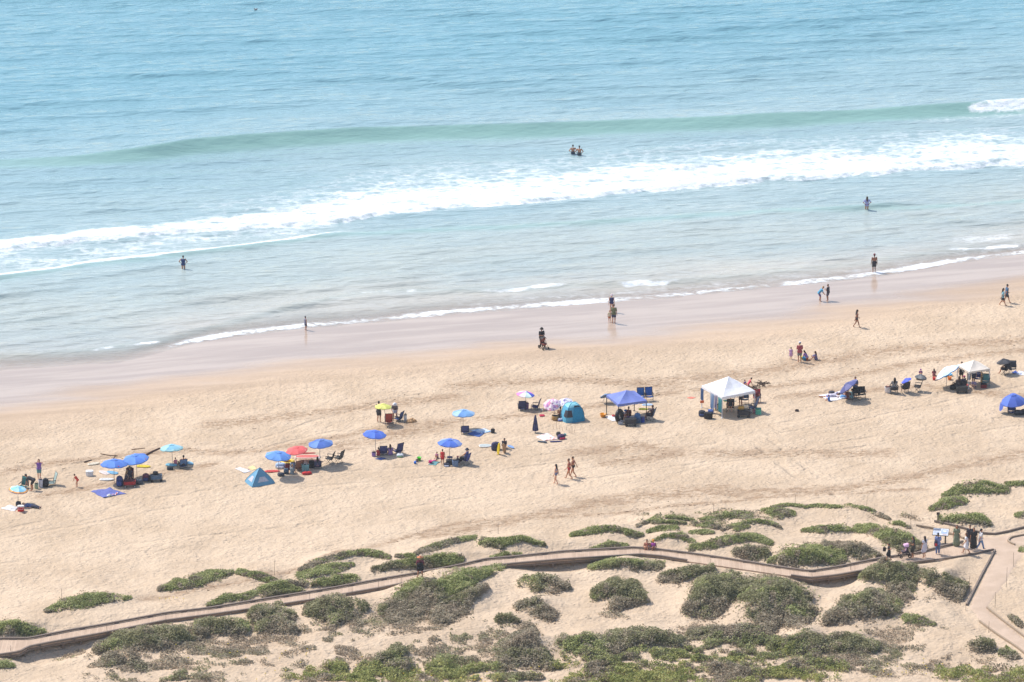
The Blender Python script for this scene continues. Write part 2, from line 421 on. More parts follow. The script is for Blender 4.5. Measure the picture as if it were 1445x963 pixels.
def M(kind, rgb, rough=.75, var=.16, scale=9.0, k=ALB, spec=.3, trans=0.0):
    """plain cloth / plastic / skin / wood with a gentle unevenness of its colour"""
    key = (kind, rgb, rough)
    if key in _mats: return _mats[key]
    m, nt, b = new_mat(kind)
    if kind == 'canopy': k = .95
    c = C(*rgb, k)
    if kind == 'canopy': mu = sum(c[:3]) / 3; c = tuple(v * .82 + mu * .18 + .012 for v in c[:3]) + (1,)
    if kind in ('cloth', 'hair'): c = tuple(v * .97 + .014 for v in c[:3]) + (1,)      # lifts the darkest cloth and hair tones
    tc = nt.nodes.new('ShaderNodeTexCoord')
    if kind == 'canopy': var, scale = .06, 2.0
    f = noise(nt, tc.outputs['Object'], scale, 4)
    lo = tuple(x * (1 - var) for x in c[:3]) + (1,); hi = tuple(min(1, x * (1 + var)) for x in c[:3]) + (1,)
    nt.links.new(mixc(nt, ramp(nt, f, .3, .7, 0, 1), lo, hi), b.inputs['Base Color'])
    b.inputs['Roughness'].default_value = rough
    b.inputs['Specular IOR Level'].default_value = spec
    if kind in ('cloth', 'canopy'):
        nt.links.new(bump(nt, noise(nt, tc.outputs['Object'], 5, 3), .3, .02), b.inputs['Normal'])
        if kind == 'canopy':            # thin woven fabric lets a little light through
            tr = nt.nodes.new('ShaderNodeBsdfTranslucent'); tr.inputs['Color'].default_value = c
            mx = nt.nodes.new('ShaderNodeMixShader'); mx.inputs[0].default_value = .0
            nt.links.new(b.outputs[0], mx.inputs[1]); nt.links.new(tr.outputs[0], mx.inputs[2])
            nt.links.new(mx.outputs[0], nt.nodes['Material Output'].inputs['Surface'])
    _mats[key] = m
    return m

def striped(rgbs, scale, axis='X', kind='striped_cloth'):
    key = (kind, tuple(rgbs), scale, axis)
    if key in _mats: return _mats[key]
    m, nt, b = new_mat(kind)
    tc = nt.nodes.new('ShaderNodeTexCoord'); sp = nt.nodes.new('ShaderNodeSeparateXYZ')
    nt.links.new(tc.outputs['Object'], sp.inputs[0])
    f = math_node(nt, 'FRACT', math_node(nt, 'MULTIPLY', sp.outputs[axis], scale))
    cr = nt.nodes.new('ShaderNodeValToRGB'); cr.color_ramp.interpolation = 'CONSTANT'
    n = len(rgbs)
    while len(cr.color_ramp.elements) < n: cr.color_ramp.elements.new(.5)
    for i, c in enumerate(rgbs):
        cr.color_ramp.elements[i].position = i / n; cr.color_ramp.elements[i].color = C(*c)
    nt.links.new(f, cr.inputs[0]); nt.links.new(cr.outputs[0], b.inputs['Base Color'])
    b.inputs['Roughness'].default_value = .85
    _mats[key] = m
    return m

def printed(base, spots, scale, cut=.55, kind='printed_cloth'):
    """cloth with a scattered print"""
    key = (kind, base, tuple(spots), scale)
    if key in _mats: return _mats[key]
    m, nt, b = new_mat(kind)
    tc = nt.nodes.new('ShaderNodeTexCoord'); c = C(*base)
    for i, s in enumerate(spots):
        mp = scaled(nt, tc.outputs['Object'], 1, 1, 1, i * 1.1)
        c = mixc(nt, ramp(nt, noise(nt, mp, scale * (1 + .3 * i), 1), cut + .03 * i, cut + .03 + .03 * i, 0, 1), c, C(*s))
    if isinstance(c, tuple): b.inputs['Base Color'].default_value = c
    else: nt.links.new(c, b.inputs['Base Color'])
    b.inputs['Roughness'].default_value = .85
    _mats[key] = m
    return m
# ------------------------------------------------------------------ mounds and paths from the tables
def flat_pts(pts): 
    p = np.array(pts, float); z = np.full(len(p), 2.0)
    for _ in range(15):
        x, y = plane_pt(p[:, 0], p[:, 1], z); z = base_h(x, y)
    return x, y, z
for i, (lab, sp, kd, mh) in enumerate(SHRUBS):
    p = np.array(sp, float)
    seaward = p[:, 1].mean() < 800 and p[:, 2].max() < 10
    x, y, _z = flat_pts(np.c_[p[:, 0], p[:, 1] + (p[:, 2].mean() * .9 if seaward else 0.25 * p[:, 2])])
    cx, cy = x.mean(), y.mean()
    sx = max(1.2, .30 * (x.max() - x.min()) + .6); sy = max(1.1, 1.3 * p[:, 2].max() / 7.3 * .55 + .5)
    ang = math.atan2(y[-1] - y[0], x[-1] - x[0]) * .8 if len(x) > 1 else 0
    MOUNDS.append((cx, cy, sx, sy, max(-.7, min(.7, ang)), mh))
xf, yf, _ = flat_pts(BW_FAR); xn, yn, _ = flat_pts(BW_NEAR)
mid_x = np.linspace(xf.min(), xf.max(), 60)
def _ci(q, x, y):
    o = np.argsort(x); return np.interp(q, x[o], y[o])
bw_mid = list(zip(mid_x, (_ci(mid_x, xf, yf) + _ci(mid_x, xn, yn)) / 2))
PATHS.append((bw_mid, 0.9))
for (a, b, r, d) in ((30, 929, 1.7, .35), (62, 922, 1.8, .55), (95, 914, 1.8, .6), (128, 906, 1.6, .45), (760, 800, 1.7, .40), (800, 797, 1.7, .5), (838, 796, 1.5, .35), (1150, 824, 1.5, .42), (1185, 820, 1.6, .5), (1212, 812, 1.3, .35)):
    qx_, qy_, _ = flat_pts([(a, b)]); PITS.append((float(qx_[0]), float(qy_[0]), r, d))
PATHS.append((list(zip(*flat_pts([(1362, 772), (1400, 766), (1500, 757)])[:2])), 1.6))
PATHS.append((list(zip(*flat_pts([(1415, 775), (1380, 855), (1410, 885), (1500, 955)])[:2])), 1.4))

# ------------------------------------------------------------------ terrain: one sheet, fine where it shows, coarse to the horizon
def axis(lo, hi, step, far_lo, far_hi):
    a = np.arange(lo, hi + 1e-6, step)
    g = 1.35 ** np.arange(1, 26) * step
    left = lo - np.cumsum(g); right = hi + np.cumsum(g)
    left = left[left > far_lo]; right = right[right < far_hi]
    return np.concatenate([[far_lo], left[::-1], a, right, [far_hi]])
gx = axis(-50, 50, .17, -4000, 4000); gy = axis(299, 408, .17, -200, 700)
X, Y = np.meshgrid(gx, gy)
Z = height(X.ravel(), Y.ravel()).reshape(X.shape)
def grid_faces(nx, ny):
    i = np.arange(nx - 1)[None, :] + nx * np.arange(ny - 1)[:, None]
    return np.stack([i, i + 1, i + 1 + nx, i + nx], -1).reshape(-1, 4)
def hz(x, y):
    """height of the terrain mesh itself"""
    ix = np.clip(np.searchsorted(gx, x) - 1, 0, len(gx) - 2); iy = np.clip(np.searchsorted(gy, y) - 1, 0, len(gy) - 2)
    u = (x - gx[ix]) / (gx[ix + 1] - gx[ix]); v = (y - gy[iy]) / (gy[iy + 1] - gy[iy])
    return (Z[iy, ix] * (1 - u) + Z[iy, ix + 1] * u) * (1 - v) + (Z[iy + 1, ix] * (1 - u) + Z[iy + 1, ix + 1] * u) * v
def gpt(px, py):
    """the point of the ground seen at a photo pixel"""
    dx, dy, dz = ray(px, py)
    k = np.arange(300, 460, .1) / dy
    x, y, z = dx * k, dy * k, CAMZ + dz * k
    g = hz(x, y)
    j = int(np.argmax(z < g))
    a = max(j - 1, 0); d0, d1 = z[a] - g[a], z[j] - g[j]
    t = d0 / (d0 - d1) if d0 != d1 else 0
    return Vector((x[a] + (x[j] - x[a]) * t, y[a] + (y[j] - y[a]) * t, g[a] + (g[j] - g[a]) * t))
def ppm(p):
    """photo pixels per metre at a world point"""
    return FPX / (p[1] * cP - (p[2] - CAMZ) * sP)

# surface attributes: distance landward, tyre tracks, wrack lines
T = yw(X) - Y
WETLOW = curve_fn([(-60, 585), (0, 575), (120, 560), (250, 540), (430, 512), (600, 500), (760, 488), (900, 474), (1000, 462), (1100, 452), (1200, 434), (1300, 420), (1445, 400)], base_h)
DRYLINE = curve_fn([(-60, 650), (0, 640), (200, 600), (430, 555), (620, 545), (760, 530), (900, 520), (1050, 500), (1200, 478), (1330, 455), (1445, 440)], base_h)
nz = 1.2 * fbm(X / 9, Y / 2.2, 61, 4)
wet = 1 - sstep(-3.6, 3.4, (WETLOW(X) - Y) + 2.2 * nz)
damp = 1 - sstep(0, 1.15, np.clip((WETLOW(X) + 1.5 - Y + 1.4 * nz) / np.maximum(WETLOW(X) + 1.5 - DRYLINE(X), 1), 0, 1))
TRACKS = [[(-20, 752), (200, 707), (420, 672), (640, 655), (860, 632), (1010, 610), (1160, 588), (1300, 560), (1445, 530)], [(-20, 766), (200, 724), (420, 690), (640, 671), (860, 648), (1010, 624), (1160, 603), (1300, 574), (1445, 545)],
          [(-20, 800), (180, 770), (420, 742), (640, 706), (840, 676), (1030, 648), (1200, 622), (1445, 585)], [(1040, 615), (1120, 670), (1180, 700)], [(1060, 608), (1150, 668), (1215, 700)], [(300, 640), (560, 560), (700, 545)],
          [(-10, 690), (60, 664), (130, 650), (240, 640), (330, 640), (470, 610), (640, 594), (830, 570), (960, 555)], [(900, 690), (1000, 655), (1150, 640), (1445, 600)]]
trk = np.full(X.shape, 9.0)
core = (np.abs(X) < 52) & (Y > 297) & (Y < 410)
for t in TRACKS:
    a, b_, _ = flat_pts(t)
    trk[core] = np.minimum(trk[core], seg_dist(X[core] + .35 * fbm(X[core] / 5, Y[core] / 5, 3, 2), Y[core] + .35 * fbm(X[core] / 5, Y[core] / 5, 4, 2), list(zip(a, b_))))
WRACK = [([(-20, 672), (60, 655), (130, 648), (240, 636), (330, 640), (420, 628), (560, 600), (700, 590), (850, 572), (960, 552), (1100, 545), (1200, 530), (1300, 510), (1445, 494)], 1.3), ([(640, 545), (800, 535), (950, 545)], 2.2), ([(300, 600), (640, 560)], 2.0), ([(200, 845), (430, 808), (640, 740), (860, 725), (1100, 700), (1300, 690)], .9),
         ([(900, 540), (1040, 530), (1250, 495), (1445, 480)], 2.4), ([(1000, 640), (1250, 640)], 2.0), ([(850, 655), (960, 640)], 1.6), ([(600, 760), (900, 700), (1200, 690), (1445, 640)], 2.0), ([(480, 630), (560, 612), (620, 600)], 2.4), ([(830, 712), (920, 700), (1010, 690)], 2.6), ([(60, 700), (300, 655)], 1.2), ([(820, 640), (900, 628), (960, 640)], 2.4), ([(1100, 560), (1300, 545), (1445, 560)], 1.4)]
wrk = np.zeros(X.shape)
for t, w in WRACK:
    a, b_, _ = flat_pts(t)
    wrk[core] = np.maximum(wrk[core], 1 - sstep(0, w, seg_dist(X[core], Y[core], list(zip(a, b_)))))

def sand_material():
    m, nt, b = new_mat('beach_sand')
    geo = nt.nodes.new('ShaderNodeNewGeometry'); P = geo.outputs['Position']
    wet, damp, trk, wrk = attr(nt, 'wet'), attr(nt, 'damp'), attr(nt, 'track'), attr(nt, 'wrack')
    n1, n2, n3 = noise(nt, P, .22, 4), noise(nt, P, 1.6, 4, .6), noise(nt, P, 9, 2)
    dry = mixc(nt, ramp(nt, n1, .35, .65, 0, 1), SAND_A, SAND_B)
    dry = mixc(nt, ramp(nt, n2, .45, .8, 0, .35), dry, SAND_C)
    # darker damp crumbs turned up by feet, thicker along the wrack lines
    st = scaled(nt, P, .9, 2.0, 1, .15)
    sp = ramp(nt, math_node(nt, 'ADD', noise(nt, st, 2.0, 5, .75), math_node(nt, 'MULTIPLY', wrk, .17)), .60, .76, 0, .9)
    dry = mixc(nt, sp, dry, SAND_DARK)
    # trampled, browner ground along the old tide lines
    dry = mixc(nt, math_node(nt, 'MULTIPLY', wrk, ramp(nt, noise(nt, scaled(nt, P, .5, 1.0, 1, -.2), 1.0, 5, .7), .38, .66, 0, .80)), dry, (.34, .235, .155, 1))
    dmp = mixc(nt, ramp(nt, noise(nt, scaled(nt, P, .05, .5, 1, -.2), 1, 5, .6), .38, .62, 0, 1), DAMP_A, DAMP_B)
    c = mixc(nt, math_node(nt, 'MULTIPLY', damp, ramp(nt, n1, .2, .55, .75, 1)), dry, dmp)
    c = mixc(nt, wet, c, mixc(nt, ramp(nt, noise(nt, scaled(nt, P, .06, .55, 1, -.22), 1, 5, .62), .40, .62, 0, 1), WET_A, WET_B))
    nt.links.new(c, b.inputs['Base Color'])
    r = math_node(nt, 'ADD', math_node(nt, 'MULTIPLY', wet, -.80), .95)
    nt.links.new(r, b.inputs['Roughness'])
    nt.links.new(math_node(nt, 'ADD', math_node(nt, 'MULTIPLY', wet, .42), .1), b.inputs['Specular IOR Level'])
    # relief: footprints, tyre grooves
    foot = nt.nodes.new('ShaderNodeTexVoronoi'); foot.inputs['Scale'].default_value = 2.3; foot.inputs['Randomness'].default_value = 1
    nt.links.new(scaled(nt, P, 1, 1.25, 1, .4), foot.inputs['Vector'])
    fp = ramp(nt, foot.outputs['Distance'], .12, .5, 0, 1)
    groove = math_node(nt, 'MULTIPLY', ramp(nt, trk, .08, .36, 0, 1), ramp(nt, noise(nt, P, .35, 3), .42, .55, 0, 1))
    groove = math_node(nt, 'ADD', groove, math_node(nt, 'SUBTRACT', 1.0, ramp(nt, noise(nt, P, .35, 3), .42, .55, 0, 1)))
    hgt = math_node(nt, 'ADD', math_node(nt, 'MULTIPLY', math_node(nt, 'MULTIPLY', fp, ramp(nt, noise(nt, P, .8, 3, .6), .35, .7, .15, 1)), .8), math_node(nt, 'MULTIPLY', n2, 1.6))
    hgt = math_node(nt, 'ADD', hgt, math_node(nt, 'MULTIPLY', noise(nt, P, 3.6, 3, .65), .8))
    hgt = math_node(nt, 'ADD', hgt, math_node(nt, 'MULTIPLY', groove, 1.0))
    hgt = math_node(nt, 'ADD', hgt, math_node(nt, 'MULTIPLY', n3, .25))
    hgt = math_node(nt, 'MULTIPLY', hgt, ramp(nt, damp, .3, 1, 1, .12))
    hgt = math_node(nt, 'MULTIPLY', hgt, ramp(nt, wet, 0, .8, 1, .03))
    nt.links.new(bump(nt, hgt, 1.0, .075), b.inputs['Normal'])
    return m
SAND_A, SAND_B, SAND_C = (.488, .371, .258, 1), (.568, .440, .314, 1), (.625, .502, .378, 1)
SAND_DARK = (.27, .175, .105, 1)
DAMP_A, DAMP_B = (.40, .295, .21, 1), (.51, .38, .27, 1)
WET_A, WET_B = (.40, .305, .24, 1), (.49, .385, .305, 1)
nx, ny = len(gx), len(gy)
ter = np_mesh('sand_ground', np.stack([X, Y, Z], -1).reshape(-1, 3), grid_faces(nx, ny), sand_material(), True,
              {'wet': wet, 'damp': damp, 'track': trk, 'wrack': wrk})
tag(ter, 'pale beach sand from the waterline back to the dunes', 'sand', kind='structure')

# ------------------------------------------------------------------ the sea
wx = axis(-58, 58, .2, -5000, 5000); wyy = axis(368, 492, .2, 340, 9000)
WX, WY = np.meshgrid(wx, wyy)
TT = WY - yw(WX)                                  # distance seaward of the waterline
CREST1 = curve_fn([(-60, 236), (0, 233), (100, 231), (200, 221), (280, 209), (380, 203), (480, 197.5), (620, 192), (750, 189), (900, 180), (1100, 174), (1250, 166), (1360, 160), (1445, 154), (1500, 150)])
F_TOP = curve_fn([(-60, 336), (0, 330), (150, 316), (300, 298), (420, 281), (480, 264), (600, 250), (760, 239), (900, 226), (1000, 213), (1200, 206), (1445, 190), (1500, 186)])
F_BOT = curve_fn([(-60, 357), (0, 351), (150, 338), (300, 326), (430, 316), (480, 312), (560, 302), (650, 292), (760, 284), (850, 275), (950, 265), (1000, 260), (1100, 254), (1200, 247), (1445, 229), (1500, 226)])
LINE2 = curve_fn([(-60, 397), (0, 391), (60, 384), (120, 373), (200, 366), (260, 358), (330, 350), (400, 341), (480, 331), (700, 321), (900, 309), (1000, 303), (1445, 285)])
SHORE = curve_fn([(-60, 510), (0, 504), (100, 498), (180, 490), (230, 484), (330, 455), (430, 432), (510, 413), (680, 410), (815, 405), (955, 400), (1100, 384), (1200, 372), (1290, 362), (1340, 354), (1445, 349)])
HUMP = [curve_fn(p) for p in ([(0, 470), (200, 440), (400, 415), (600, 400), (900, 382), (1200, 352), (1445, 330)], [(0, 445), (300, 405), (600, 380), (900, 360), (1200, 335), (1445, 312)],
                              [(0, 420), (250, 390), (600, 360), (900, 340), (1200, 318), (1445, 297)], [(0, 488), (250, 452), (500, 425), (900, 396), (1200, 364), (1445, 340)], [(0, 458), (250, 428), (600, 391), (900, 372), (1445, 321)],
                              [(0, 432), (300, 392), (600, 371), (900, 350), (1445, 304)], [(0, 408), (300, 372), (600, 348), (900, 329), (1445, 288)], [(500, 340), (900, 320), (1445, 276)])]
u1 = CREST1(WX) + .5 * fbm(WX / 14, WY * 0, 9, 2) - WY         # >0 on the shore side (face), <0 on the back
pxw, pyw = proj(WX, WY, 0 * WX)
# open-water chop: many small wave trains
zs = np.zeros(WX.shape)
sel = (np.abs(WX) < 90) & (WY < 620)
xs, ys, ts = WX[sel], WY[sel], TT[sel]
wxs = xs + 2.2 * fbm(xs / 16, ys / 7, 501, 2); wys = ys + .9 * fbm(xs / 11, ys / 5, 502, 3)
def crests(n, l0, l1, head, spread, slope, seed):
    """few coherent wave trains with peaked crests, bent by a slow warp"""
    r = np.random.default_rng(seed); z = 0
    for _ in range(n):
        L = l0 * (l1 / l0) ** r.random(); a = head + r.normal() * spread; k = 2 * math.pi / L
        q = k * (wxs * math.cos(a) + wys * math.sin(a)) + r.random() * 6.283
        z = z + slope * L / 6.283 / math.sqrt(n) * 2.4 * ((.5 + .5 * np.sin(q)) ** 2.6 - .35)
    return z
def trains(n, l0, l1, head, spread, slope, seed):
    r = np.random.default_rng(seed); z = 0
    for _ in range(n):
        L = l0 * (l1 / l0) ** r.random(); a = head + r.normal() * spread; k = 2 * math.pi / L
        ph = r.random() * 6.283
        q = k * (xs * math.cos(a) + ys * math.sin(a)) + ph
        z = z + slope * L / 6.283 / math.sqrt(n) * 1.4 * (np.sin(q) + .25 * np.sin(2 * q + 1.57))
    return z
HEAD = R(-83)
grp = .55 + .75 * vnoise(xs / 13, ys / 4.5, 90) + .35 * fbm(xs / 40, ys / 14, 93, 2)
far = sstep(8, 60, ts)
chop = trains(40, .85, 1.7, HEAD, .25, .07, 1) * grp + crests(9, 1.9, 4.4, HEAD, .11, .17, 3) * grp + trains(26, 5, 15, HEAD + .03, .14, .035, 2)
calm = np.minimum(1, .25 + .75 * sstep(2, 30, ts)) * np.minimum(1, ts.clip(0) / 1.2 + .05)
lace = crests(8, 1.5, 3.4, R(-73), .09, .18, 5) * (.4 + .9 * vnoise(xs / 9, ys / 3.5, 95))
zz = chop * (.30 + .70 * far) * calm + lace * (1 - .75 * far) * np.minimum(1, .12 + ts.clip(0) / 9) * .8
# breaking wave: gentle back, steep shoreward face
uu = u1[sel]
along = sstep(-80, 280, pxw[sel]) * .52 + .40
face = np.where(uu > 0, np.clip(1 - uu / 1.8, 0, 1) ** 1.35, np.exp(np.minimum(uu, 0) / 3.6) * .55 + np.exp(-(uu / 6.5) ** 2) * .45)
zz = zz * (1 - .72 * np.exp(-((uu - .6) / 1.5) ** 2)) + along * (.92 + .25 * vnoise(xs / 8, ys * 0, 97)) * face
# turned-over front of the foam band and the thin line before it
fb = F_BOT(xs) + .7 * fbm(xs / 2.2, ys * 0, 15, 3) - ys
zz = zz + .30 * np.where(fb > 0, np.exp(-(fb / .35) ** 2), np.exp(-(fb / 4.0) ** 2))
l2 = LINE2(xs) + .4 * fbm(xs / 4, ys * 0, 16, 2) - ys
zz = zz + .13 * (1 - .6 * sstep(480, 1000, pxw[sel])) * np.where(l2 > 0, np.exp(-(l2 / .5) ** 2), np.exp(-(l2 / 1.6) ** 2))
for i, hf in enumerate(HUMP):
    q = hf(xs) + 1.2 * fbm(xs / 12, ys * 0, 30 + i, 2) - ys
    zz = zz + .12 * (.35 + vnoise(xs / 15, ys * 0, 40 + i)) * np.where(q > 0, np.exp(-(q / .38) ** 2), np.exp(-(q / 1.6) ** 2)) * np.minimum(1, ts.clip(0) / 3)
sh = SHORE(xs) + .35 * fbm(xs / 5, ys * 0, 18, 2) - ys
samp = .12 * (.55 + .8 * vnoise(xs / 9, ys * 0, 50))
zz = zz + samp * np.where(sh > 0, np.exp(-(sh / .5) ** 2), np.exp(-(sh / 1.6) ** 2)) * np.minimum(1, ts.clip(0) / 1.5)
zz = zz + .03 * fbm(xs / 1.8, ys / 1.2, 70, 3) * np.exp(-(ts / 1.0) ** 2) + .012
zs[sel] = zz
zs[~sel] = 0
# cover of foam and painted-in sparkle 0..1
foam = np.zeros(WX.shape); fm = np.zeros(xs.shape)
width = np.maximum(F_TOP(xs) - F_BOT(xs), .6)
q = (ys - F_BOT(xs) - .7 * fbm(xs / 2.2, ys * 0, 15, 3)) / width        # 0 at the front, 1 at the back
qb = q + .22 * fbm(xs / 6, ys / 5, 80, 3)
band = sstep(-.95, -.45, q * width) * (1 - sstep(.30, 1.0, qb) * .26) * (1 - sstep(.95, 1.5, qb))
band = band * np.where(pxw[sel] < 500, 1 - .35 * sstep(.35, .6, qb) * (1 - sstep(250, 520, pxw[sel])), 1)
fm = np.maximum(fm, (.77 + .28 * fbm(xs / 3, ys / 1.1, 85, 4, .65)) * band)
fm = np.maximum(fm, .50 * np.exp(-((q - 1.2) / .45) ** 2) * sstep(200, 420, pxw[sel] + 160 * vnoise(xs / 7, ys / 5, 81)))
left = 1 - sstep(380, 640, pxw[sel])
between = (ys > LINE2(xs)) & (ys < F_BOT(xs))
fm = np.maximum(fm, np.where(between, (.52 + .22 * fbm(xs / 4, ys / 1.6, 82, 3)) * left, 0))  # broken foam, with glints of the rough water painted into it
fm = np.maximum(fm, np.where(ys < F_BOT(xs), .36 * np.exp(-((F_BOT(xs) - ys) / 2.6) ** 2), 0))
fm = np.maximum(fm, .9 * left * np.exp(-((l2 + .35) / .45) ** 2))
# where the wave topples at the right end, and thin veins before it
tp = sstep(1345, 1385, pxw[sel] + 12 * fbm(xs / 1.5, ys / 1.5, 83, 2))
fm = np.maximum(fm, tp * (.95 * np.exp(-((uu - .5) / 1.0) ** 2)))
fm = np.maximum(fm, .5 * sstep(1180, 1330, pxw[sel]) * np.exp(-((uu - 2.2) / 1.6) ** 2))
# shore break patches
pp = pxw[sel]
pat = np.maximum.reduce([np.exp(-((pp - c_) / w_) ** 4) * a_ for c_, w_, a_ in ((530, 26, .8), (583, 12, .9), (745, 75, 1), (915, 48, .95), (1390, 60, 1.1), (200, 30, 1.0), (145, 22, .7), (60, 35, .55), (1240, 20, .45))])
fm = np.maximum(fm, pat * (.62 + .75 * vnoise(xs / 1.6, ys / .7, 86)) * .85 * np.exp(-((sh - .05 + .5 * fbm(xs / 2.5, ys * 0, 87, 2)) / .5) ** 2))
fm = np.maximum(fm, .58 * np.exp(-((pp - 1390) / 65) ** 4) * np.exp(-((sh + 2.6) / 2.0) ** 2))
# swash edge along the sand
edge = np.exp(-((ts - .6) / 1.2) ** 2) * (.61 + .38 * vnoise(xs / 3.5, ys * 0, 84)) * (.58 + .42 * sstep(215, 300, pp))
edge = np.maximum(edge, .5 * np.exp(-((ts - .3) / .35) ** 2))
fm = np.maximum(fm, edge)
fm = np.maximum(fm, (.50 + .22 * fbm(xs / 2.5, ys / 1.2, 88, 3)) * np.exp(-((ts - 2.0) / 1.9) ** 2) * sstep(500, 700, pp))
fm = np.maximum(fm, .5 * np.exp(-((pp - 1155) / 26) ** 2 - ((pyw[sel] - 283) / 8) ** 2))  # sparkle on the water, painted as a white patch in the cover
foam[sel] = fm.clip(0, 1.1)
greenf = np.zeros(WX.shape)
greenf[sel] = sstep(-.15, .12, uu) * (1 - sstep(1.0, 2.3, uu)) * along * 1.15 + .5 * np.exp(-((l2 - .2) / .6) ** 2) + .12 * np.exp(-((sh - .1) / .7) ** 2)
depth = TT

def sea_material():
    m, nt, b = new_mat('sea_water')
    geo = nt.nodes.new('ShaderNodeNewGeometry'); P = geo.outputs['Position']
    fo, dist, gr = attr(nt, 'foam'), attr(nt, 'offshore'), attr(nt, 'thin')
    c = mixc(nt, ramp(nt, dist, 0, 14, 0, 1), SEA_EDGE, SEA_NEAR)
    c = mixc(nt, ramp(nt, dist, 10, 34, 0, 1), c, SEA_MID)
    c = mixc(nt, ramp(nt, dist, 36, 85, 0, 1), c, SEA_FAR)
    c = mixc(nt, ramp(nt, noise(nt, scaled(nt, P, .03, .09, 1, .1), 1, 4), .35, .7, 0, .30), c, SEA_FAR2)
    c = mixc(nt, math_node(nt, 'MULTIPLY', gr, .9, True), c, SEA_GREEN)
    nt.links.new(c, b.inputs['Base Color'])
    b.inputs['Roughness'].default_value = .06; b.inputs['IOR'].default_value = 1.36
    h = math_node(nt, 'ADD', noise(nt, scaled(nt, P, .34, 1.30, 1, .12), 1.0, 2, .5), math_node(nt, 'MULTIPLY', noise(nt, scaled(nt, P, .75, 2.5, 1, .24), 1.0, 2, .55), .45))
    bn = bump(nt, h, 1.0, .31)
    nt.links.new(ramp(nt, gr, .1, .8, 1.0, .30), bn.node.inputs['Strength'])
    nt.links.new(bn, b.inputs['Normal'])
    # foam: lace where it is thin, solid where it is thick
    wob = nt.nodes.new('ShaderNodeVectorMath'); wob.operation = 'ADD'
    nn = nt.nodes.new('ShaderNodeTexNoise'); nn.inputs['Scale'].default_value = .9; nn.inputs['Detail'].default_value = 4
    nt.links.new(P, nn.inputs['Vector'])
    sc = nt.nodes.new('ShaderNodeVectorMath'); sc.operation = 'SCALE'; sc.inputs['Scale'].default_value = 1.6
    nt.links.new(nn.outputs['Color'], sc.inputs[0]); nt.links.new(P, wob.inputs[0]); nt.links.new(sc.outputs[0], wob.inputs[1])
    vor = nt.nodes.new('ShaderNodeTexVoronoi'); vor.feature = 'DISTANCE_TO_EDGE'; vor.inputs['Scale'].default_value = .8
    nt.links.new(scaled(nt, wob.outputs[0], .8, 1.2, 1, .1), vor.inputs['Vector'])
    web = ramp(nt, vor.outputs['Distance'], 0, .35, 1, 0)
    tex = math_node(nt, 'ADD', math_node(nt, 'MULTIPLY', web, .20), math_node(nt, 'MULTIPLY', noise(nt, scaled(nt, P, .75, 1.7, 1, .1), 2.0, 6, .78), .95))
    k = math_node(nt, 'ADD', math_node(nt, 'MULTIPLY', fo, 1.0), tex)
    mask = math_node(nt, 'MULTIPLY', ramp(nt, k, .99, 1.52, 0, 1), math_node(nt, 'MULTIPLY', ramp(nt, fo, .05, .25, 0, 1), ramp(nt, fo, .3, .78, .42, 1)), True)
    fd = nt.nodes.new('ShaderNodeBsdfPrincipled')
    nt.links.new(mixc(nt, ramp(nt, noise(nt, scaled(nt, P, .7, 1.5, 1, .1), 2.0, 5, .75), .3, .62, 0, 1), (.60, .66, .68, 1), (.94, .945, .94, 1)), fd.inputs['Base Color'])
    fd.inputs['Roughness'].default_value = .9
    nt.links.new(bump(nt, noise(nt, scaled(nt, P, .7, 1.4), 2.2, 5, .75), .7, .16), fd.inputs['Normal'])
    mx = nt.nodes.new('ShaderNodeMixShader')
    nt.links.new(mask, mx.inputs[0]); nt.links.new(b.outputs[0], mx.inputs[1]); nt.links.new(fd.outputs[0], mx.inputs[2])
    # the last hand's depth of water shows the wet sand beneath
    tr = nt.nodes.new('ShaderNodeBsdfTransparent'); m2 = nt.nodes.new('ShaderNodeMixShader')
    al = math_node(nt, 'MAXIMUM', ramp(nt, dist, -.6, 4.5, .18, 1), mask)
    nt.links.new(al, m2.inputs[0]); nt.links.new(tr.outputs[0], m2.inputs[1]); nt.links.new(mx.outputs[0], m2.inputs[2])
    nt.links.new(m2.outputs[0], nt.nodes['Material Output'].inputs['Surface'])
    return m
SEA_EDGE, SEA_NEAR, SEA_MID = (.51, .465, .40, 1), (.41, .45, .415, 1), (.325, .435, .445, 1)
SEA_FAR, SEA_FAR2, SEA_GREEN = (.172, .35, .408, 1), (.142, .305, .368, 1), (.255, .435, .39, 1)
fc = grid_faces(len(wx), len(wyy))
keep = TT.ravel()[fc].max(1) > -1.2
sea = np_mesh('sea_water', np.stack([WX, WY, zs], -1).reshape(-1, 3), fc[keep], sea_material(), True,
              {'foam': foam, 'offshore': depth, 'thin': greenf})
tag(sea, 'turquoise sea with a green wave and white foam bands', 'sea', kind='structure')
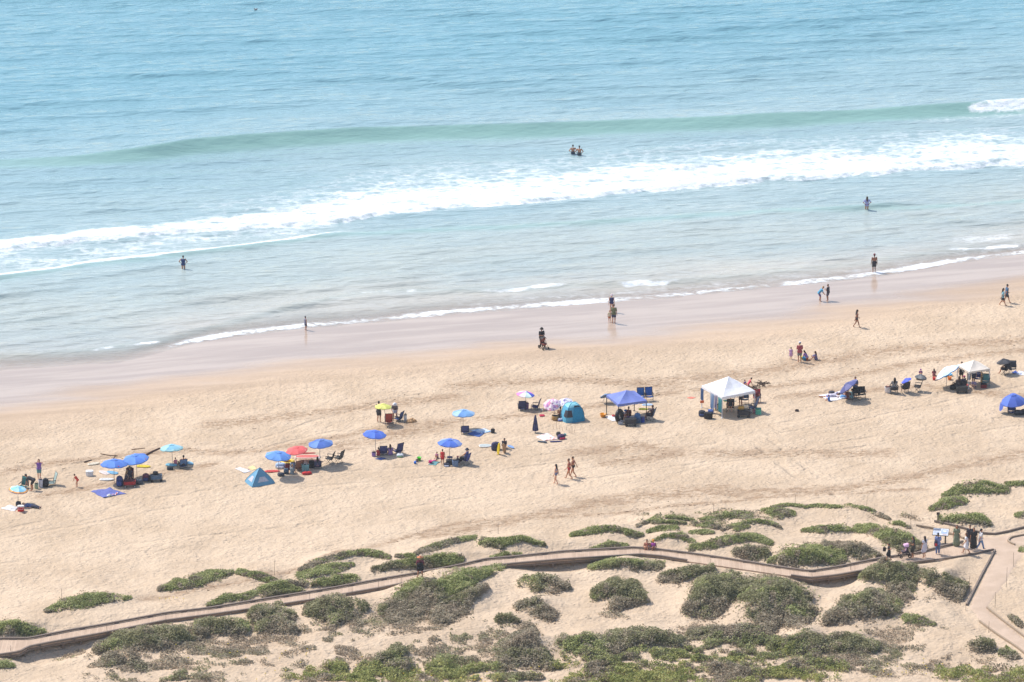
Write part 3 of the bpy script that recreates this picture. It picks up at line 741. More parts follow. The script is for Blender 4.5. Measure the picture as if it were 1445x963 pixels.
# ------------------------------------------------------------------ dune plants: every shrub a thing of many leaves
def leaf_material(name, a, b_, c):
    m, nt, b = new_mat(name)
    at = attr(nt, 'leaf_mix')
    geo = nt.nodes.new('ShaderNodeNewGeometry')
    k = math_node(nt, 'ADD', math_node(nt, 'MULTIPLY', at, .62), math_node(nt, 'MULTIPLY', ramp(nt, noise(nt, geo.outputs['Position'], 1.1, 3), .32, .68, 0, 1), .50))
    cr = nt.nodes.new('ShaderNodeValToRGB')
    cr.color_ramp.elements[0].position = .1; cr.color_ramp.elements[0].color = (*a, 1)
    cr.color_ramp.elements[1].position = .95; cr.color_ramp.elements[1].color = (*c, 1)
    e = cr.color_ramp.elements.new(.55); e.color = (*b_, 1)
    nt.links.new(k, cr.inputs[0]); nt.links.new(cr.outputs[0], b.inputs['Base Color'])
    b.inputs['Roughness'].default_value = .7; b.inputs['Specular IOR Level'].default_value = .25
    tr = nt.nodes.new('ShaderNodeBsdfTranslucent'); nt.links.new(cr.outputs[0], tr.inputs['Color'])
    mx = nt.nodes.new('ShaderNodeMixShader'); mx.inputs[0].default_value = .30
    nt.links.new(b.outputs[0], mx.inputs[1]); nt.links.new(tr.outputs[0], mx.inputs[2])
    nt.links.new(mx.outputs[0], nt.nodes['Material Output'].inputs['Surface'])
    return m
LEAF = {'g': leaf_material('green_leaf', (.241, .263, .095), (.358, .381, .151), (.493, .487, .235)),
        'o': leaf_material('olive_leaf', (.185, .179, .084), (.286, .274, .140), (.414, .381, .224)),
        'd': leaf_material('grey_leaf', (.224, .190, .123), (.347, .297, .202), (.493, .426, .302)),
        'y': leaf_material('grass_blade', (.224, .252, .078), (.381, .392, .134), (.560, .504, .202)),
        's': leaf_material('dry_twig', (.246, .196, .134), (.403, .325, .230), (.560, .459, .336))}
KEYS = list(LEAF)
def leaf_cloud(name, pts, size, kinds, upright=.1):
    """one mesh of leaf-sized faces, each leaf set at a point; kinds = material of each leaf"""
    n = len(pts)
    az = rng.random(n) * 6.283; el = np.arcsin(np.clip(rng.normal(.10 + upright * .5, .36, n), -.4, 1))
    d = np.stack([np.cos(az) * np.cos(el), np.sin(az) * np.cos(el), np.sin(el)], -1)
    d[:, 2] += upright * .6; d /= np.linalg.norm(d, axis=1)[:, None]
    r = rng.normal(size=(n, 3)); s = np.cross(d, r * np.array([.6, .6, 1.6])); s /= np.linalg.norm(s, axis=1)[:, None] + 1e-9
    L = np.asarray(size) * (.6 + .9 * rng.random(n)); Wd = L * (.30 + .25 * rng.random(n))
    L, Wd = L[:, None], Wd[:, None]
    v = np.stack([pts - d * L * .4, pts + s * Wd, pts + d * L * .7, pts - s * Wd], 1).reshape(-1, 3)
    f = np.arange(4 * n).reshape(-1, 4)
    used = sorted(set(kinds)); idx = np.array([used.index(k) for k in kinds])
    mixv = np.repeat(np.clip(rng.normal(.46, .17, n), 0, 1), 4)
    o = np_mesh(name, v, f, [LEAF[k] for k in used], False, {'leaf_mix': mixv})
    o.data.polygons.foreach_set('material_index', idx.astype(np.int32))
    return o
def spine_metric(px, py, sp):
    """<1 inside the clump"""
    p = np.array(sp, float); best = np.full(px.shape, 9.0)
    if len(p) == 1: p = np.vstack([p, p + [1, 0, 0]])
    for a, b in zip(p[:-1], p[1:]):
        vx, vy = b[0] - a[0], b[1] - a[1]; ll = vx * vx + vy * vy + 1e-6
        t = np.clip(((px - a[0]) * vx + (py - a[1]) * vy) / ll, 0, 1)
        w = a[2] + (b[2] - a[2]) * t
        best = np.minimum(best, np.hypot((px - a[0] - vx * t) * .8, py - a[1] - vy * t) / w)
    return best
def region_points(x0, x1, y0, y1, dens):
    """random ground points that cover a photo-pixel box"""
    xa, ya, _ = flat_pts([(x0, y1), (x1, y1), (x0, y0), (x1, y0)])
    bx0, bx1, by0, by1 = xa.min() - 1, xa.max() + 1, ya.min() - 4, ya.max() + 2.5
    n = int((bx1 - bx0) * (by1 - by0) * dens)
    return bx0 + rng.random(n) * (bx1 - bx0), by0 + rng.random(n) * (by1 - by0)
path_pls = [(pl, w) for pl, w in PATHS]
def off_path(x, y, m=0.0):
    d = np.full(x.shape, 9.0)
    for pl, w in path_pls: d = np.minimum(d, seg_dist(x, y, pl) - (1.0 if w < 1 else w - .3))
    return d > m
n_leaf = 0
for i, (lab, sp, kd, mh) in enumerate(SHRUBS):
    p = np.array(sp, float); tk = p[:, 2].max()
    hmax = {'g': .22, 'm': .34, 'o': .55, 'd': .42}[kd] * min(1.25, .45 + tk / 16)
    x, y = region_points((p[:, 0] - p[:, 2] * 1.4).min(), (p[:, 0] + p[:, 2] * 1.4).max(), (p[:, 1] - p[:, 2]).min(), (p[:, 1] + p[:, 2]).max(), 760)
    k = off_path(x, y, .05); x, y = x[k], y[k]
    z = hz(x, y)
    px, py = proj(x, y, z)
    m = spine_metric(px, py - hmax * 19 * .35, sp) + .30 * 1.25 * fbm(x / .8, y / .8, 100 + i, 4, .62) + .22 * fbm(x / 2.2, y / 2.2, 130 + i, 2)
    dome = np.sqrt(np.clip(1 - np.clip(m, 0, 1) ** 2, 0, 1))
    lump = .18 + .7 * vnoise(x / .45, y / .45, 150 + i) + .55 * vnoise(x / 1.1, y / 1.1, 155 + i)
    keep = (m < 1.3) & (rng.random(len(x)) < np.where(m < 1.06, .09, .035) + .91 * np.clip((1.02 - m) * 2.6, 0, 1) ** 1.3)
    hole = fbm(x / 1.1, y / 1.1, 170 + i, 3)
    keep &= ~((hole > (.36 if kd in 'gm' else .42)) & (rng.random(len(x)) < .82))
    x, y, z, dome, lump, m, hole = (q[keep] for q in (x, y, z, dome, lump, m, hole))
    h = hmax * dome * lump * rng.random(len(x)) ** .55 + .02
    pts = np.stack([x, y, z + h], -1)
    r1 = rng.random(len(x)); big = fbm(x / 1.5, y / 1.5, 190 + i, 3)
    greyside = big + .35 * (r1 - .5)
    below = (proj(x, y, z)[1] - p[:, 1].mean()) / (tk + 3) + 1.1 * greyside      # old woody growth on the lee side
    if kd == 'g': kinds = np.where(greyside > .42, 'd', np.where(r1 < .12, 'o', 'g'))
    elif kd == 'm':
        low = (proj(x, y, z)[1] - p[:, 1].mean()) / (tk + 4) + .9 * greyside
        kinds = np.where(low > .85, 'd', np.where(low > .3, 'o', 'g'))
    elif kd == 'o': kinds = np.where(greyside > .40, 'd', np.where(greyside < -.38, 'g', 'o'))
    else: kinds = np.where(greyside > .28, 's', np.where(greyside < -.22, 'o', 'd'))
    kinds = np.where((below > (1.0 if kd == 'g' else .72)) & (kinds != 's'), np.where(r1 < .35, 's', 'd'), kinds)
    kinds = np.where((m > .86) & (r1 > .5), 's', kinds)
    patch = fbm(x / .6, y / .5, 230 + i, 3); kinds = np.where(patch > .38, np.where(r1 < .5, 's', 'd'), kinds)
    under = rng.random(len(x)) < .32                       # bigger shaded leaves lower down close the mat
    pts[under, 2] = z[under] + h[under] * .45 + .02
    o = leaf_cloud('dune_shrub', pts, np.where(under, .15, .085 if kd in 'gm' else .095), list(kinds))
    tag(o, lab, 'shrub', 'shrubs and green mats on the dunes'); n_leaf += len(pts)
# open plant cover
for name, lab, regs, kd, dens in COVERS:
    allp, allk = [], []
    for (rx, ry, ra, rb) in regs:
        x, y = region_points(rx - ra, rx + ra, ry - rb, ry + rb, 170 if kd == 'd' else 420)
        k = off_path(x, y, .15); x, y = x[k], y[k]
        z = hz(x, y); px, py = proj(x, y, z)
        e = np.hypot((px - rx) / ra, (py - ry) / rb)
        clump = fbm(x / .9, y / .75, 200, 3) + .5 * fbm(x / 3.2, y / 2.4, 205, 2)
        th = {'d': -.04, 'g': -.26, 'o': -.06}[kd]
        keep = (clump + .25 * (rng.random(len(x)) - .5) > th + 1.1 * np.clip(e - .55, 0, 2)) & (e < 1.35) & (rng.random(len(x)) < dens)
        x, y, z, clump = x[keep], y[keep], z[keep], clump[keep]
        hh = {'d': .16, 'g': .42, 'o': .40}[kd] * (.4 + np.clip(clump - th, 0, 1.2)) * rng.random(len(x)) ** .7
        allp.append(np.stack([x, y, z + hh + .02], -1))
        r1 = rng.random(len(x)); t = 1.3 * fbm(x / 1.9, y / 1.5, 210, 3) + .5 * (r1 - .5)
        if kd == 'd': kk = np.where(t > .12, 's', np.where(t < -.38, 'o', 'd'))
        elif kd == 'g': kk = np.where(t > .34, np.where(r1 < .5, 'd', 's'), np.where(t + (938 - proj(x, y, z)[1]) / 45 > .05, np.where(r1 < .6, 'g', 'o'), 'y'))
        else: kk = np.where(t > .30, np.where(r1 < .45, 's', 'd'), np.where(t < -.42, 'g', np.where(r1 < .2, 'd', 'o')))
        allk.append(kk)
    pts = np.concatenate(allp); kk = np.concatenate(allk)
    o = leaf_cloud(name, pts, .10, list(kk), .55 if kd == 'g' else .15); n_leaf += len(pts)
    tag(o, lab, 'plants', kind='stuff')
# small yellow flowers over the scrub
fx, fy = [], []
for (cx, cy, n_) in ((555, 945, 26), (400, 962, 10), (790, 940, 8), (300, 925, 5), (1270, 948, 12), (230, 845, 6), (680, 958, 24), (1230, 800 + 160, 8), (1330, 944, 10), (395, 930, 10)):
    xx, yy, _ = flat_pts([(cx + random.gauss(0, 26), cy + random.gauss(0, 7)) for _ in range(n_)])
    fx += list(xx); fy += list(yy)
fx, fy = np.array(fx), np.array(fy)
mb = MB()
for x, y, z in zip(fx, fy, hz(fx, fy)):
    zz_ = z + .12 + random.random() * .16
    mb.cap((x, y, z), (x, y, zz_), .008, .006, 4, 0); mb.lathe([(.0, -.01), (.055, .015), (.03, .03)], 7, 1, Matrix.Translation((x, y, zz_)), False)
o = mb.build('yellow_flowers', [M('stalk', (120, 130, 70)), M('petal', (250, 215, 60))]); tag(o, 'small yellow flowers dotted through the scrub', 'flowers', kind='stuff')
print('leaves', n_leaf)
# ------------------------------------------------------------------ boardwalk, path, edging, stakes, panel
def wood(name, a, b_, scale=6, ax='X'):
    m, nt, b = new_mat(name)
    geo = nt.nodes.new('ShaderNodeNewGeometry'); P = geo.outputs['Position']
    f = noise(nt, scaled(nt, P, 2.5, 9, 9, .15), scale, 4, .6)
    nt.links.new(mixc(nt, ramp(nt, f, .3, .75, 0, 1), a, b_), b.inputs['Base Color']); b.inputs['Roughness'].default_value = .85
    nt.links.new(bump(nt, f, .4, .01), b.inputs['Normal'])
    return m
DARKWOOD = wood('weathered_timber', (.13, .098, .08, 1), (.28, .22, .175, 1))
PALEWOOD = wood('pale_timber', (.27, .20, .14, 1), (.42, .32, .22, 1))  # paler timber tone for the lighter edgings
def deck_material():
    m, nt, b = new_mat('sanded_deck_boards')
    uv = attr(nt, 'run'); geo = nt.nodes.new('ShaderNodeNewGeometry'); P = geo.outputs['Position']
    plank = math_node(nt, 'FRACT', math_node(nt, 'MULTIPLY', uv, 7.0))
    gap = ramp(nt, plank, 0, .09, 1, 0)
    idn = nt.nodes.new('ShaderNodeTexWhiteNoise'); idn.noise_dimensions = '1D'
    nt.links.new(math_node(nt, 'FLOOR', math_node(nt, 'MULTIPLY', uv, 7.0)), idn.inputs['W'])
    c = mixc(nt, idn.outputs['Value'], (.42, .30, .212, 1), (.52, .38, .275, 1))
    c = mixc(nt, ramp(nt, noise(nt, P, .9, 4, .6), .45, .75, 0, .8), c, (.57, .43, .31, 1))
    c = mixc(nt, math_node(nt, 'MULTIPLY', gap, .55), c, (.16, .11, .08, 1))
    nt.links.new(c, b.inputs['Base Color']); b.inputs['Roughness'].default_value = .9
    nt.links.new(bump(nt, math_node(nt, 'SUBTRACT', noise(nt, P, 12, 3), gap), .5, .012), b.inputs['Normal'])
    return m
def deck_z(x, y): return base_h(x, y) + .10
def on_deck(pts):
    p = np.array(pts, float); z = np.full(len(p), 2.2)
    for _ in range(15):
        x, y = plane_pt(p[:, 0], p[:, 1], z); z = deck_z(x, y)
    return x, y, z
def resample(x, y, z, step):
    d = np.concatenate([[0], np.cumsum(np.hypot(np.diff(x), np.diff(y)))])
    n = max(2, int(d[-1] / step) + 1); t = np.linspace(0, d[-1], n)
    return np.interp(t, d, x), np.interp(t, d, y), np.interp(t, d, z), t
def beam(name, pts, w, h, mat, parent=None, lift=0.0):
    """squared timber along a line, ends closed"""
    p = [Vector(q) for q in pts]; vs, fs = [], []
    for i, q in enumerate(p):
        d = (p[min(i + 1, len(p) - 1)] - p[max(i - 1, 0)]); d.z = 0; d.normalize(); s = Vector((-d.y, d.x, 0)) * w / 2
        vs += [q - s + Vector((0, 0, lift)), q + s + Vector((0, 0, lift)), q + s + Vector((0, 0, lift + h)), q - s + Vector((0, 0, lift + h))]
    for i in range(len(p) - 1):
        a = 4 * i; fs += [(a + j, a + (j + 1) % 4, a + 4 + (j + 1) % 4, a + 4 + j) for j in range(4)]
    fs += [(3, 2, 1, 0), tuple(4 * (len(p) - 1) + j for j in range(4))]
    mb = MB(); mb.add(vs, fs); return mb.build(name, mat, parent)
bw = thing('boardwalk', 'long sand-dusted timber boardwalk with dark kerb rails winding through the dunes', 'boardwalk', (0, 0, 0))
fx_, fy_, fz_ = on_deck(BW_FAR); nx_, ny_, nz_ = on_deck(BW_NEAR)
q = np.linspace(max(fx_.min(), nx_.min()), min(fx_.max(), nx_.max()), 420)
fY, nY = np.interp(q, fx_, fy_), np.interp(q, nx_, ny_)
fY = np.maximum(fY, nY + .9)
fZ, nZ = deck_z(q, fY), deck_z(q, nY); dz_ = (fZ + nZ) / 2
vs = np.concatenate([np.stack([q, fY, dz_], -1), np.stack([q, nY, dz_], -1), np.stack([q, nY, dz_ - .09], -1), np.stack([q, fY, dz_ - .09], -1)])
n = len(q); ii = np.arange(n - 1)
fs = np.concatenate([np.stack([a * n + ii, b * n + ii, b * n + ii + 1, a * n + ii + 1], -1) for a, b in ((0, 1), (1, 2), (2, 3), (3, 0))])
run = np.tile(np.concatenate([[0], np.cumsum(np.hypot(np.diff(q), np.diff((fY + nY) / 2)))]), 4)
o = np_mesh('deck', vs, fs, deck_material(), False, {'run': run}); o.parent = bw
def kerb(Yc, off, x0, x1):
    k = (q >= x0) & (q <= x1)
    rx, ry, rz_, t = resample(q[k], Yc[k] + off, dz_[k], .5)
    r = beam('kerb_rail', list(zip(rx, ry, rz_)), .14, .12, DARKWOOD, bw, .035)
    for i in range(0, len(rx), 5): MB().box((rx[i], ry[i], rz_[i] + .018), (.5, .13, .03)).build('kerb_block', DARKWOOD, r)
    b = beam('joist', list(zip(rx, ry, rz_)), .08, .108, DARKWOOD, bw, -.20)
Xof = lambda px, py: float(on_deck([(px, py)])[0][0])
kerb(fY, .02, q[0], Xof(1252, 788))
kerb(fY, .02, Xof(1256, 788), Xof(1359, 766))
kerb(nY, -.02, q[0], Xof(972, 792))
kerb(nY, -.02, Xof(1116, 812), Xof(1322, 791))
mb = None
for px in list(range(10, 300, 26)) + list(range(725, 850, 28)) + list(range(1125, 1215, 22)):
    x = Xof(px, float(np.interp(px, [a for a, _ in BW_NEAR], [b for _, b in BW_NEAR])))
    i = int(np.argmin(abs(q - x)))
    for Yc, s in ((nY, .12), (fY, -.12)):
        zt = dz_[i] - .095; zb = float(hz(np.array([q[i]]), np.array([Yc[i] + s]))[0]) - .25
        MB().box((q[i], Yc[i] + s, (zt + zb) / 2), (.12, .12, zt - zb)).build('post', DARKWOOD, bw)
# the sand path, a thin sheet of trodden sand over the ground
def path_material():
    m, nt, b = new_mat('trodden_sand_path')
    geo = nt.nodes.new('ShaderNodeNewGeometry'); P = geo.outputs['Position']
    c = mixc(nt, ramp(nt, noise(nt, P, .8, 4, .6), .35, .7, 0, 1), (.46, .34, .245, 1), (.54, .405, .30, 1))
    nt.links.new(c, b.inputs['Base Color']); b.inputs['Roughness'].default_value = .92
    nt.links.new(bump(nt, noise(nt, P, 3, 4, .65), .6, .05), b.inputs['Normal'])
    return m
ppx = np.array(PATH_POLY, float)
def inside(px, py, poly):
    r = np.zeros(px.shape, bool); j = len(poly) - 1
    for i in range(len(poly)):
        xi, yi = poly[i]; xj, yj = poly[j]
        c = ((yi > py) != (yj > py)) & (px < (xj - xi) * (py - yi) / (yj - yi + 1e-9) + xi)
        r ^= c; j = i
    return r
xa, ya, _ = flat_pts(PATH_POLY)
pgx = np.arange(xa.min(), xa.max(), .14); pgy = np.arange(ya.min(), ya.max(), .14)
GX, GY = np.meshgrid(pgx, pgy); GZ = hz(GX, GY) + .03
ppx_, ppy_ = proj(GX, GY, GZ)
ins = inside(ppx_ + 2 * fbm(GX / .8, GY / .8, 300, 2), ppy_ + 2 * fbm(GX / .8, GY / .8, 301, 2), PATH_POLY).ravel()
pf = grid_faces(len(pgx), len(pgy)); pf = pf[ins[pf].all(1)]
used = np.unique(pf); remap = np.full(GX.size, -1); remap[used] = np.arange(len(used))
cnt = np.bincount(pf.ravel(), minlength=GX.size); GZ = GZ - np.where(cnt < 4, .06, 0).reshape(GX.shape)      # its rim dips into the sand
pth = np_mesh('sand_path', np.stack([GX, GY, GZ], -1).reshape(-1, 3)[used], remap[pf], path_material())
tag(pth, 'trodden pinkish sand path leading down from the junction', 'path', kind='structure')
for pts, lab in RAILS:
    P3 = [gpt(*p) for p in pts]
    x, y, z, t = resample(np.array([p.x for p in P3]), np.array([p.y for p in P3]), np.array([p.z for p in P3]), .4)
    z = hz(x, y)
    k_ = np.ones(5) / 5; zp = np.pad(z, 2, mode='edge'); z = np.convolve(zp, k_, 'valid')
    o = beam('timber_edging', list(zip(x, y, z + .02)), .12, .13, DARKWOOD if 'dark' in lab or 'kerb' in lab else PALEWOOD)
    tag(o, lab, 'edging', 'timber edgings around the path junction')
# thin stakes with wire along the dunes
STK = [(907, 734, 15), (1007, 722, 11), (1122, 711, 12), (1223, 715, 14), (1285, 745, 24), (87, 846, 15), (387, 812, 22), (234, 880, 13), (82, 926, 20), (437, 848, 14), (497, 840, 14), (703, 754, 12), (566, 830, 14), (655, 812, 15),
       (534, 834, 14), (727, 797, 12), (903, 785, 14), (1003, 801, 12), (1146, 820, 12), (1200, 810, 14), (1420, 829, 28), (1404, 858, 22), (1430, 800, 20), (1395, 893, 16), (1363, 862, 12), (1368, 840, 26), (1351, 845, 24), (151, 894, 14), (15, 925, 14)]
STAKE = M('stake', (120, 100, 85), .7)
for px, py, h in STK:
    p = gpt(px, py); hh = h / (ppm(p) * .93)
    o = MB().cap((0, 0, -.1), (0, 0, hh), .014, .012, 5).build('stake', STAKE); o.location = p
    o.rotation_euler = (random.gauss(0, .03), random.gauss(0, .03), 0)
    tag(o, 'thin bare stake standing in the sand beside the walkway and dunes', 'stake', 'thin stakes along the walkway and dunes')
# information panel
p = gpt(1327, 767.5)
pn = thing('information_panel', 'tilted white and blue information panel on a dark post beside the walkway', 'sign', p, R(-12))
mb = MB().box((.34, .1, .38), (.10, .12, .8)); mb.build('post', DARKWOOD, pn)
MB().box((-.30, .1, .38), (.10, .12, .8)).build('post', DARKWOOD, pn)
MB().box((0, .1, .86), (1.16, .74, .05), 0, 0, R(24)).build('panel', M('panel_edge', (70, 65, 60)), pn)
mb = MB()
Mt = Matrix.Translation((0, .1, .86)) @ Euler((R(24), 0, 0)).to_matrix().to_4x4()
def rect(cx, cy, sx, sy, z, mi): mb.add([Mt @ Vector((cx + a * sx / 2, cy + b * sy / 2, z)) for a, b in ((-1, -1), (1, -1), (1, 1), (-1, 1))], [(0, 1, 2, 3)], mi)
rect(0, 0, 1.10, .68, .029, 0); rect(-.28, .2, .5, .22, .033, 1); rect(.25, .05, .46, .42, .033, 2); rect(-.3, -.1, .42, .24, .033, 3); rect(.27, .1, .3, .16, .037, 0); rect(.3, -.25, .3, .06, .033, 4)
mb.build('picture_face', [M('print_white', (238, 240, 245)), M('print_grey', (120, 130, 150)), M('print_pale_blue', (185, 205, 235)), M('print_sky', (205, 215, 240)), M('print_pink', (225, 190, 195))], pn)
# trail marker
p = gpt(1323.5, 734); tm = thing('trail_marker', 'short dark trail marker post with a flat cap on the sand behind the panel', 'post', p)
MB().box((0, 0, .24), (.11, .11, .55)).build('post', DARKWOOD, tm); MB().box((0, -.02, .50), (.22, .05, .2)).build('plate', M('dark_plate', (60, 50, 48)), tm)
# ------------------------------------------------------------------ things on the beach
STEEL = M('steel_tube', (150, 150, 155), .35); DARKMETAL = M('dark_tube', (45, 45, 50), .45); WHITEMETAL = M('white_tube', (225, 225, 228), .45)
BLACK = M('black_cloth', (38, 37, 42), .9); TYRE = M('tyre', (35, 34, 36), .85)
def col_mat(c, kind='cloth'):
    return c if not isinstance(c, tuple) else M(kind, c, .85)
def umbrella(label, xc, ybot, w, bx, by, cols, tilt=0, tdir=0, dome=.30, n=8, group='beach umbrellas on the sand', rim_col=None, h=None, logo=None, pole=STEEL, flap=None, vent=True, spin=None, ring=None):
    """tilt in degrees leaning towards world azimuth tdir (0 = right, 90 = away from the camera)"""
    if not tilt: tilt, tdir = 2 + random.random() * 5.5, random.random() * 360
    p = gpt(bx, by); s = ppm(p)
    Rr = w / 2 / s
    if h is None: h = (by - (ybot - .35 * w / 2)) / (s * .93)
    cx = (xc - bx) / s
    t = thing('beach_umbrella', label, 'umbrella', p, 0, group)
    ax = Vector((-math.sin(R(tdir)), math.cos(R(tdir)), 0))
    Tm = Matrix.Translation((cx, 0, h)) @ Matrix.Rotation(R(tilt), 4, ax)
    up = Tm.to_3x3() @ Vector((0, 0, 1))
    j = Vector((cx, 0, h)) - up * .12 if tilt else Vector((cx, 0, h))
    jl = Vector((0, 0, max(.1, h - .55))) if tilt else Vector((cx * .95, 0, h))
    mb = MB().cap((0, 0, -.25), jl, .02, .018, 8); mb.cap(jl, Tm @ Vector((0, 0, dome * Rr + .03)), .016, .014, 8); mb.build('pole', pole, t, True)
    mats, ids = [], {}
    def mi(c):
        c_ = col_mat(c, 'canopy')
        if c_ not in ids: ids[c_] = len(mats); mats.append(c_)
        return ids[c_]
    mb = MB(); K, S = 6, 4
    spin = random.random() * .7 if spin is None else spin
    def P(a_seg, k):
        i, f = divmod(a_seg, S); f /= S
        a = 2 * math.pi * (i + f) / n + spin
        sag = 4 * f * (1 - f); kk = k / K
        r = Rr * kk * (1 - .055 * sag * kk)
        z = dome * Rr * (1 - kk ** 1.75) - .035 * Rr * sag * kk * kk * 1.6
        return Tm @ Vector((r * math.cos(a), r * math.sin(a), z))
    vs = [Tm @ Vector((0, 0, dome * Rr))]; fs = []
    nn = n * S
    for k in range(1, K + 1): vs += [P(a, k) for a in range(nn)]
    vs += [Tm @ (Tm.inverted() @ P(a, K) * 1.0 + Vector((0, 0, -.07 * Rr))) for a in range(nn)]
    o_ = 0
    for a in range(nn):
        b = (a + 1) % nn
        c = cols[(a // S) % len(cols)]
        mb.v = vs
        mb.f.append((0, 1 + a, 1 + b)); mb.m.append(mi(c))
        for k in range(K):
            cc = rim_col[1] if rim_col and k >= rim_col[0] and k < rim_col[0] + rim_col[2] else c
            if ring and k >= ring[0]: cc = ring[1]
            if k == K - 1 and ring and len(ring) > 2: cc = ring[2]
            if k < K - 1 or True:
                q0, q1 = 1 + k * nn, 1 + (k + 1) * nn
                mb.f.append((q0 + a, q1 + a, q1 + b, q0 + b)); mb.m.append(mi(cc))
    mb.build('canopy', mats, t, False)
    if vent:
        mb = MB()
        vv = [Tm @ Vector((0, 0, dome * Rr + .06))] + [Tm @ Vector((.27 * Rr * math.cos(2 * math.pi * i / 16 + spin), .27 * Rr * math.sin(2 * math.pi * i / 16 + spin), dome * Rr * .95 + .012 * (i % 2))) for i in range(16)]
        mb.add(vv, [(0, 1 + i, 1 + (i + 1) % 16) for i in range(16)], 0)
        mb.m = [(i // 2) % len(cols) for i in range(16)]
        mb.build('vent', [col_mat(c, 'canopy') for c in cols], t)
    mb = MB()
    for i in range(n):
        a = 2 * math.pi * i / n + spin
        mb.cap(Tm @ Vector((0, 0, dome * Rr - .05)), Tm @ Vector((.96 * Rr * math.cos(a), .96 * Rr * math.sin(a), -.02)), .007, .006, 4)
    mb.build('rib_frame', STEEL, t)
    if logo:
        for la in logo[1:]:
            best = min((a for a in range(nn)), key=lambda a: abs((2 * math.pi * a / nn + spin - R(la) + math.pi) % (2 * math.pi) - math.pi))
            best = (best // S) * S + 1
            q = [P(best, K - .9) , P(best, K - .35), P(best + 1, K - .35), P(best + 1, K - .9)]
            c0 = sum(q, Vector()) / 4; nrm = (q[1] - q[0]).cross(q[2] - q[0]).normalized()
            if nrm.dot(up) < 0: nrm = -nrm
            MB().add([c0 + (v - c0) * .62 + nrm * .012 for v in q], [(0, 1, 2, 3)]).build('logo_patch', M('patch', logo[0]), t)
    if flap:
        mb = MB(); m_ = 6; a0, a1, drop = flap[1:4]
        top = []; bot = []
        for i in range(m_ + 1):
            aa = R(a0) + (R(a1) - R(a0)) * i / m_
            v = Tm @ Vector((.985 * Rr * math.cos(aa), .985 * Rr * math.sin(aa), -.015)); top.append(v)
            g_ = drop * math.sin(math.pi * (.15 + .7 * i / m_)) if len(flap) < 5 else drop * (1 - i / m_)
            bot.append(v + Vector((.10 * math.cos(aa), .10 * math.sin(aa), -g_)))
        mb.add(top + bot, [(i, i + 1, m_ + 2 + i, m_ + 1 + i) for i in range(m_)]); mb.build('side_flap', M('canopy', flap[0], .85), t)
    return t

def closed_umbrella(label, px, py, hpx, c):
    p = gpt(px, py); s = ppm(p) * .93; H = hpx / s
    t = thing('folded_umbrella', label, 'umbrella', p)
    MB().cap((0, 0, -.2), (0, 0, H), .018, .014, 8).build('pole', STEEL, t, True)
    mb = MB(); n = 24; prof = [(.03, H * 1.0), (.055, H * .93), (.09, H * .8), (.15, H * .5), (.20, H * .2), (.19, H * .13)]
    vs = [((r * (1 + .22 * (i % 3 - 1))) * math.cos(2 * math.pi * i / n), r * (1 + .22 * (i % 3 - 1)) * math.sin(2 * math.pi * i / n), z) for r, z in prof for i in range(n)]
    fs = [(j * n + i, j * n + (i + 1) % n, (j + 1) * n + (i + 1) % n, (j + 1) * n + i) for j in range(5) for i in range(n)]
    fs += [tuple(range(n))]
    mb.add(vs, fs).build('furled_canopy', M('cloth', c, .85), t)
    MB().torus((0, 0, H * .55), .155, .015, 16, 5).build('tie_strap', BLACK, t)
    return t

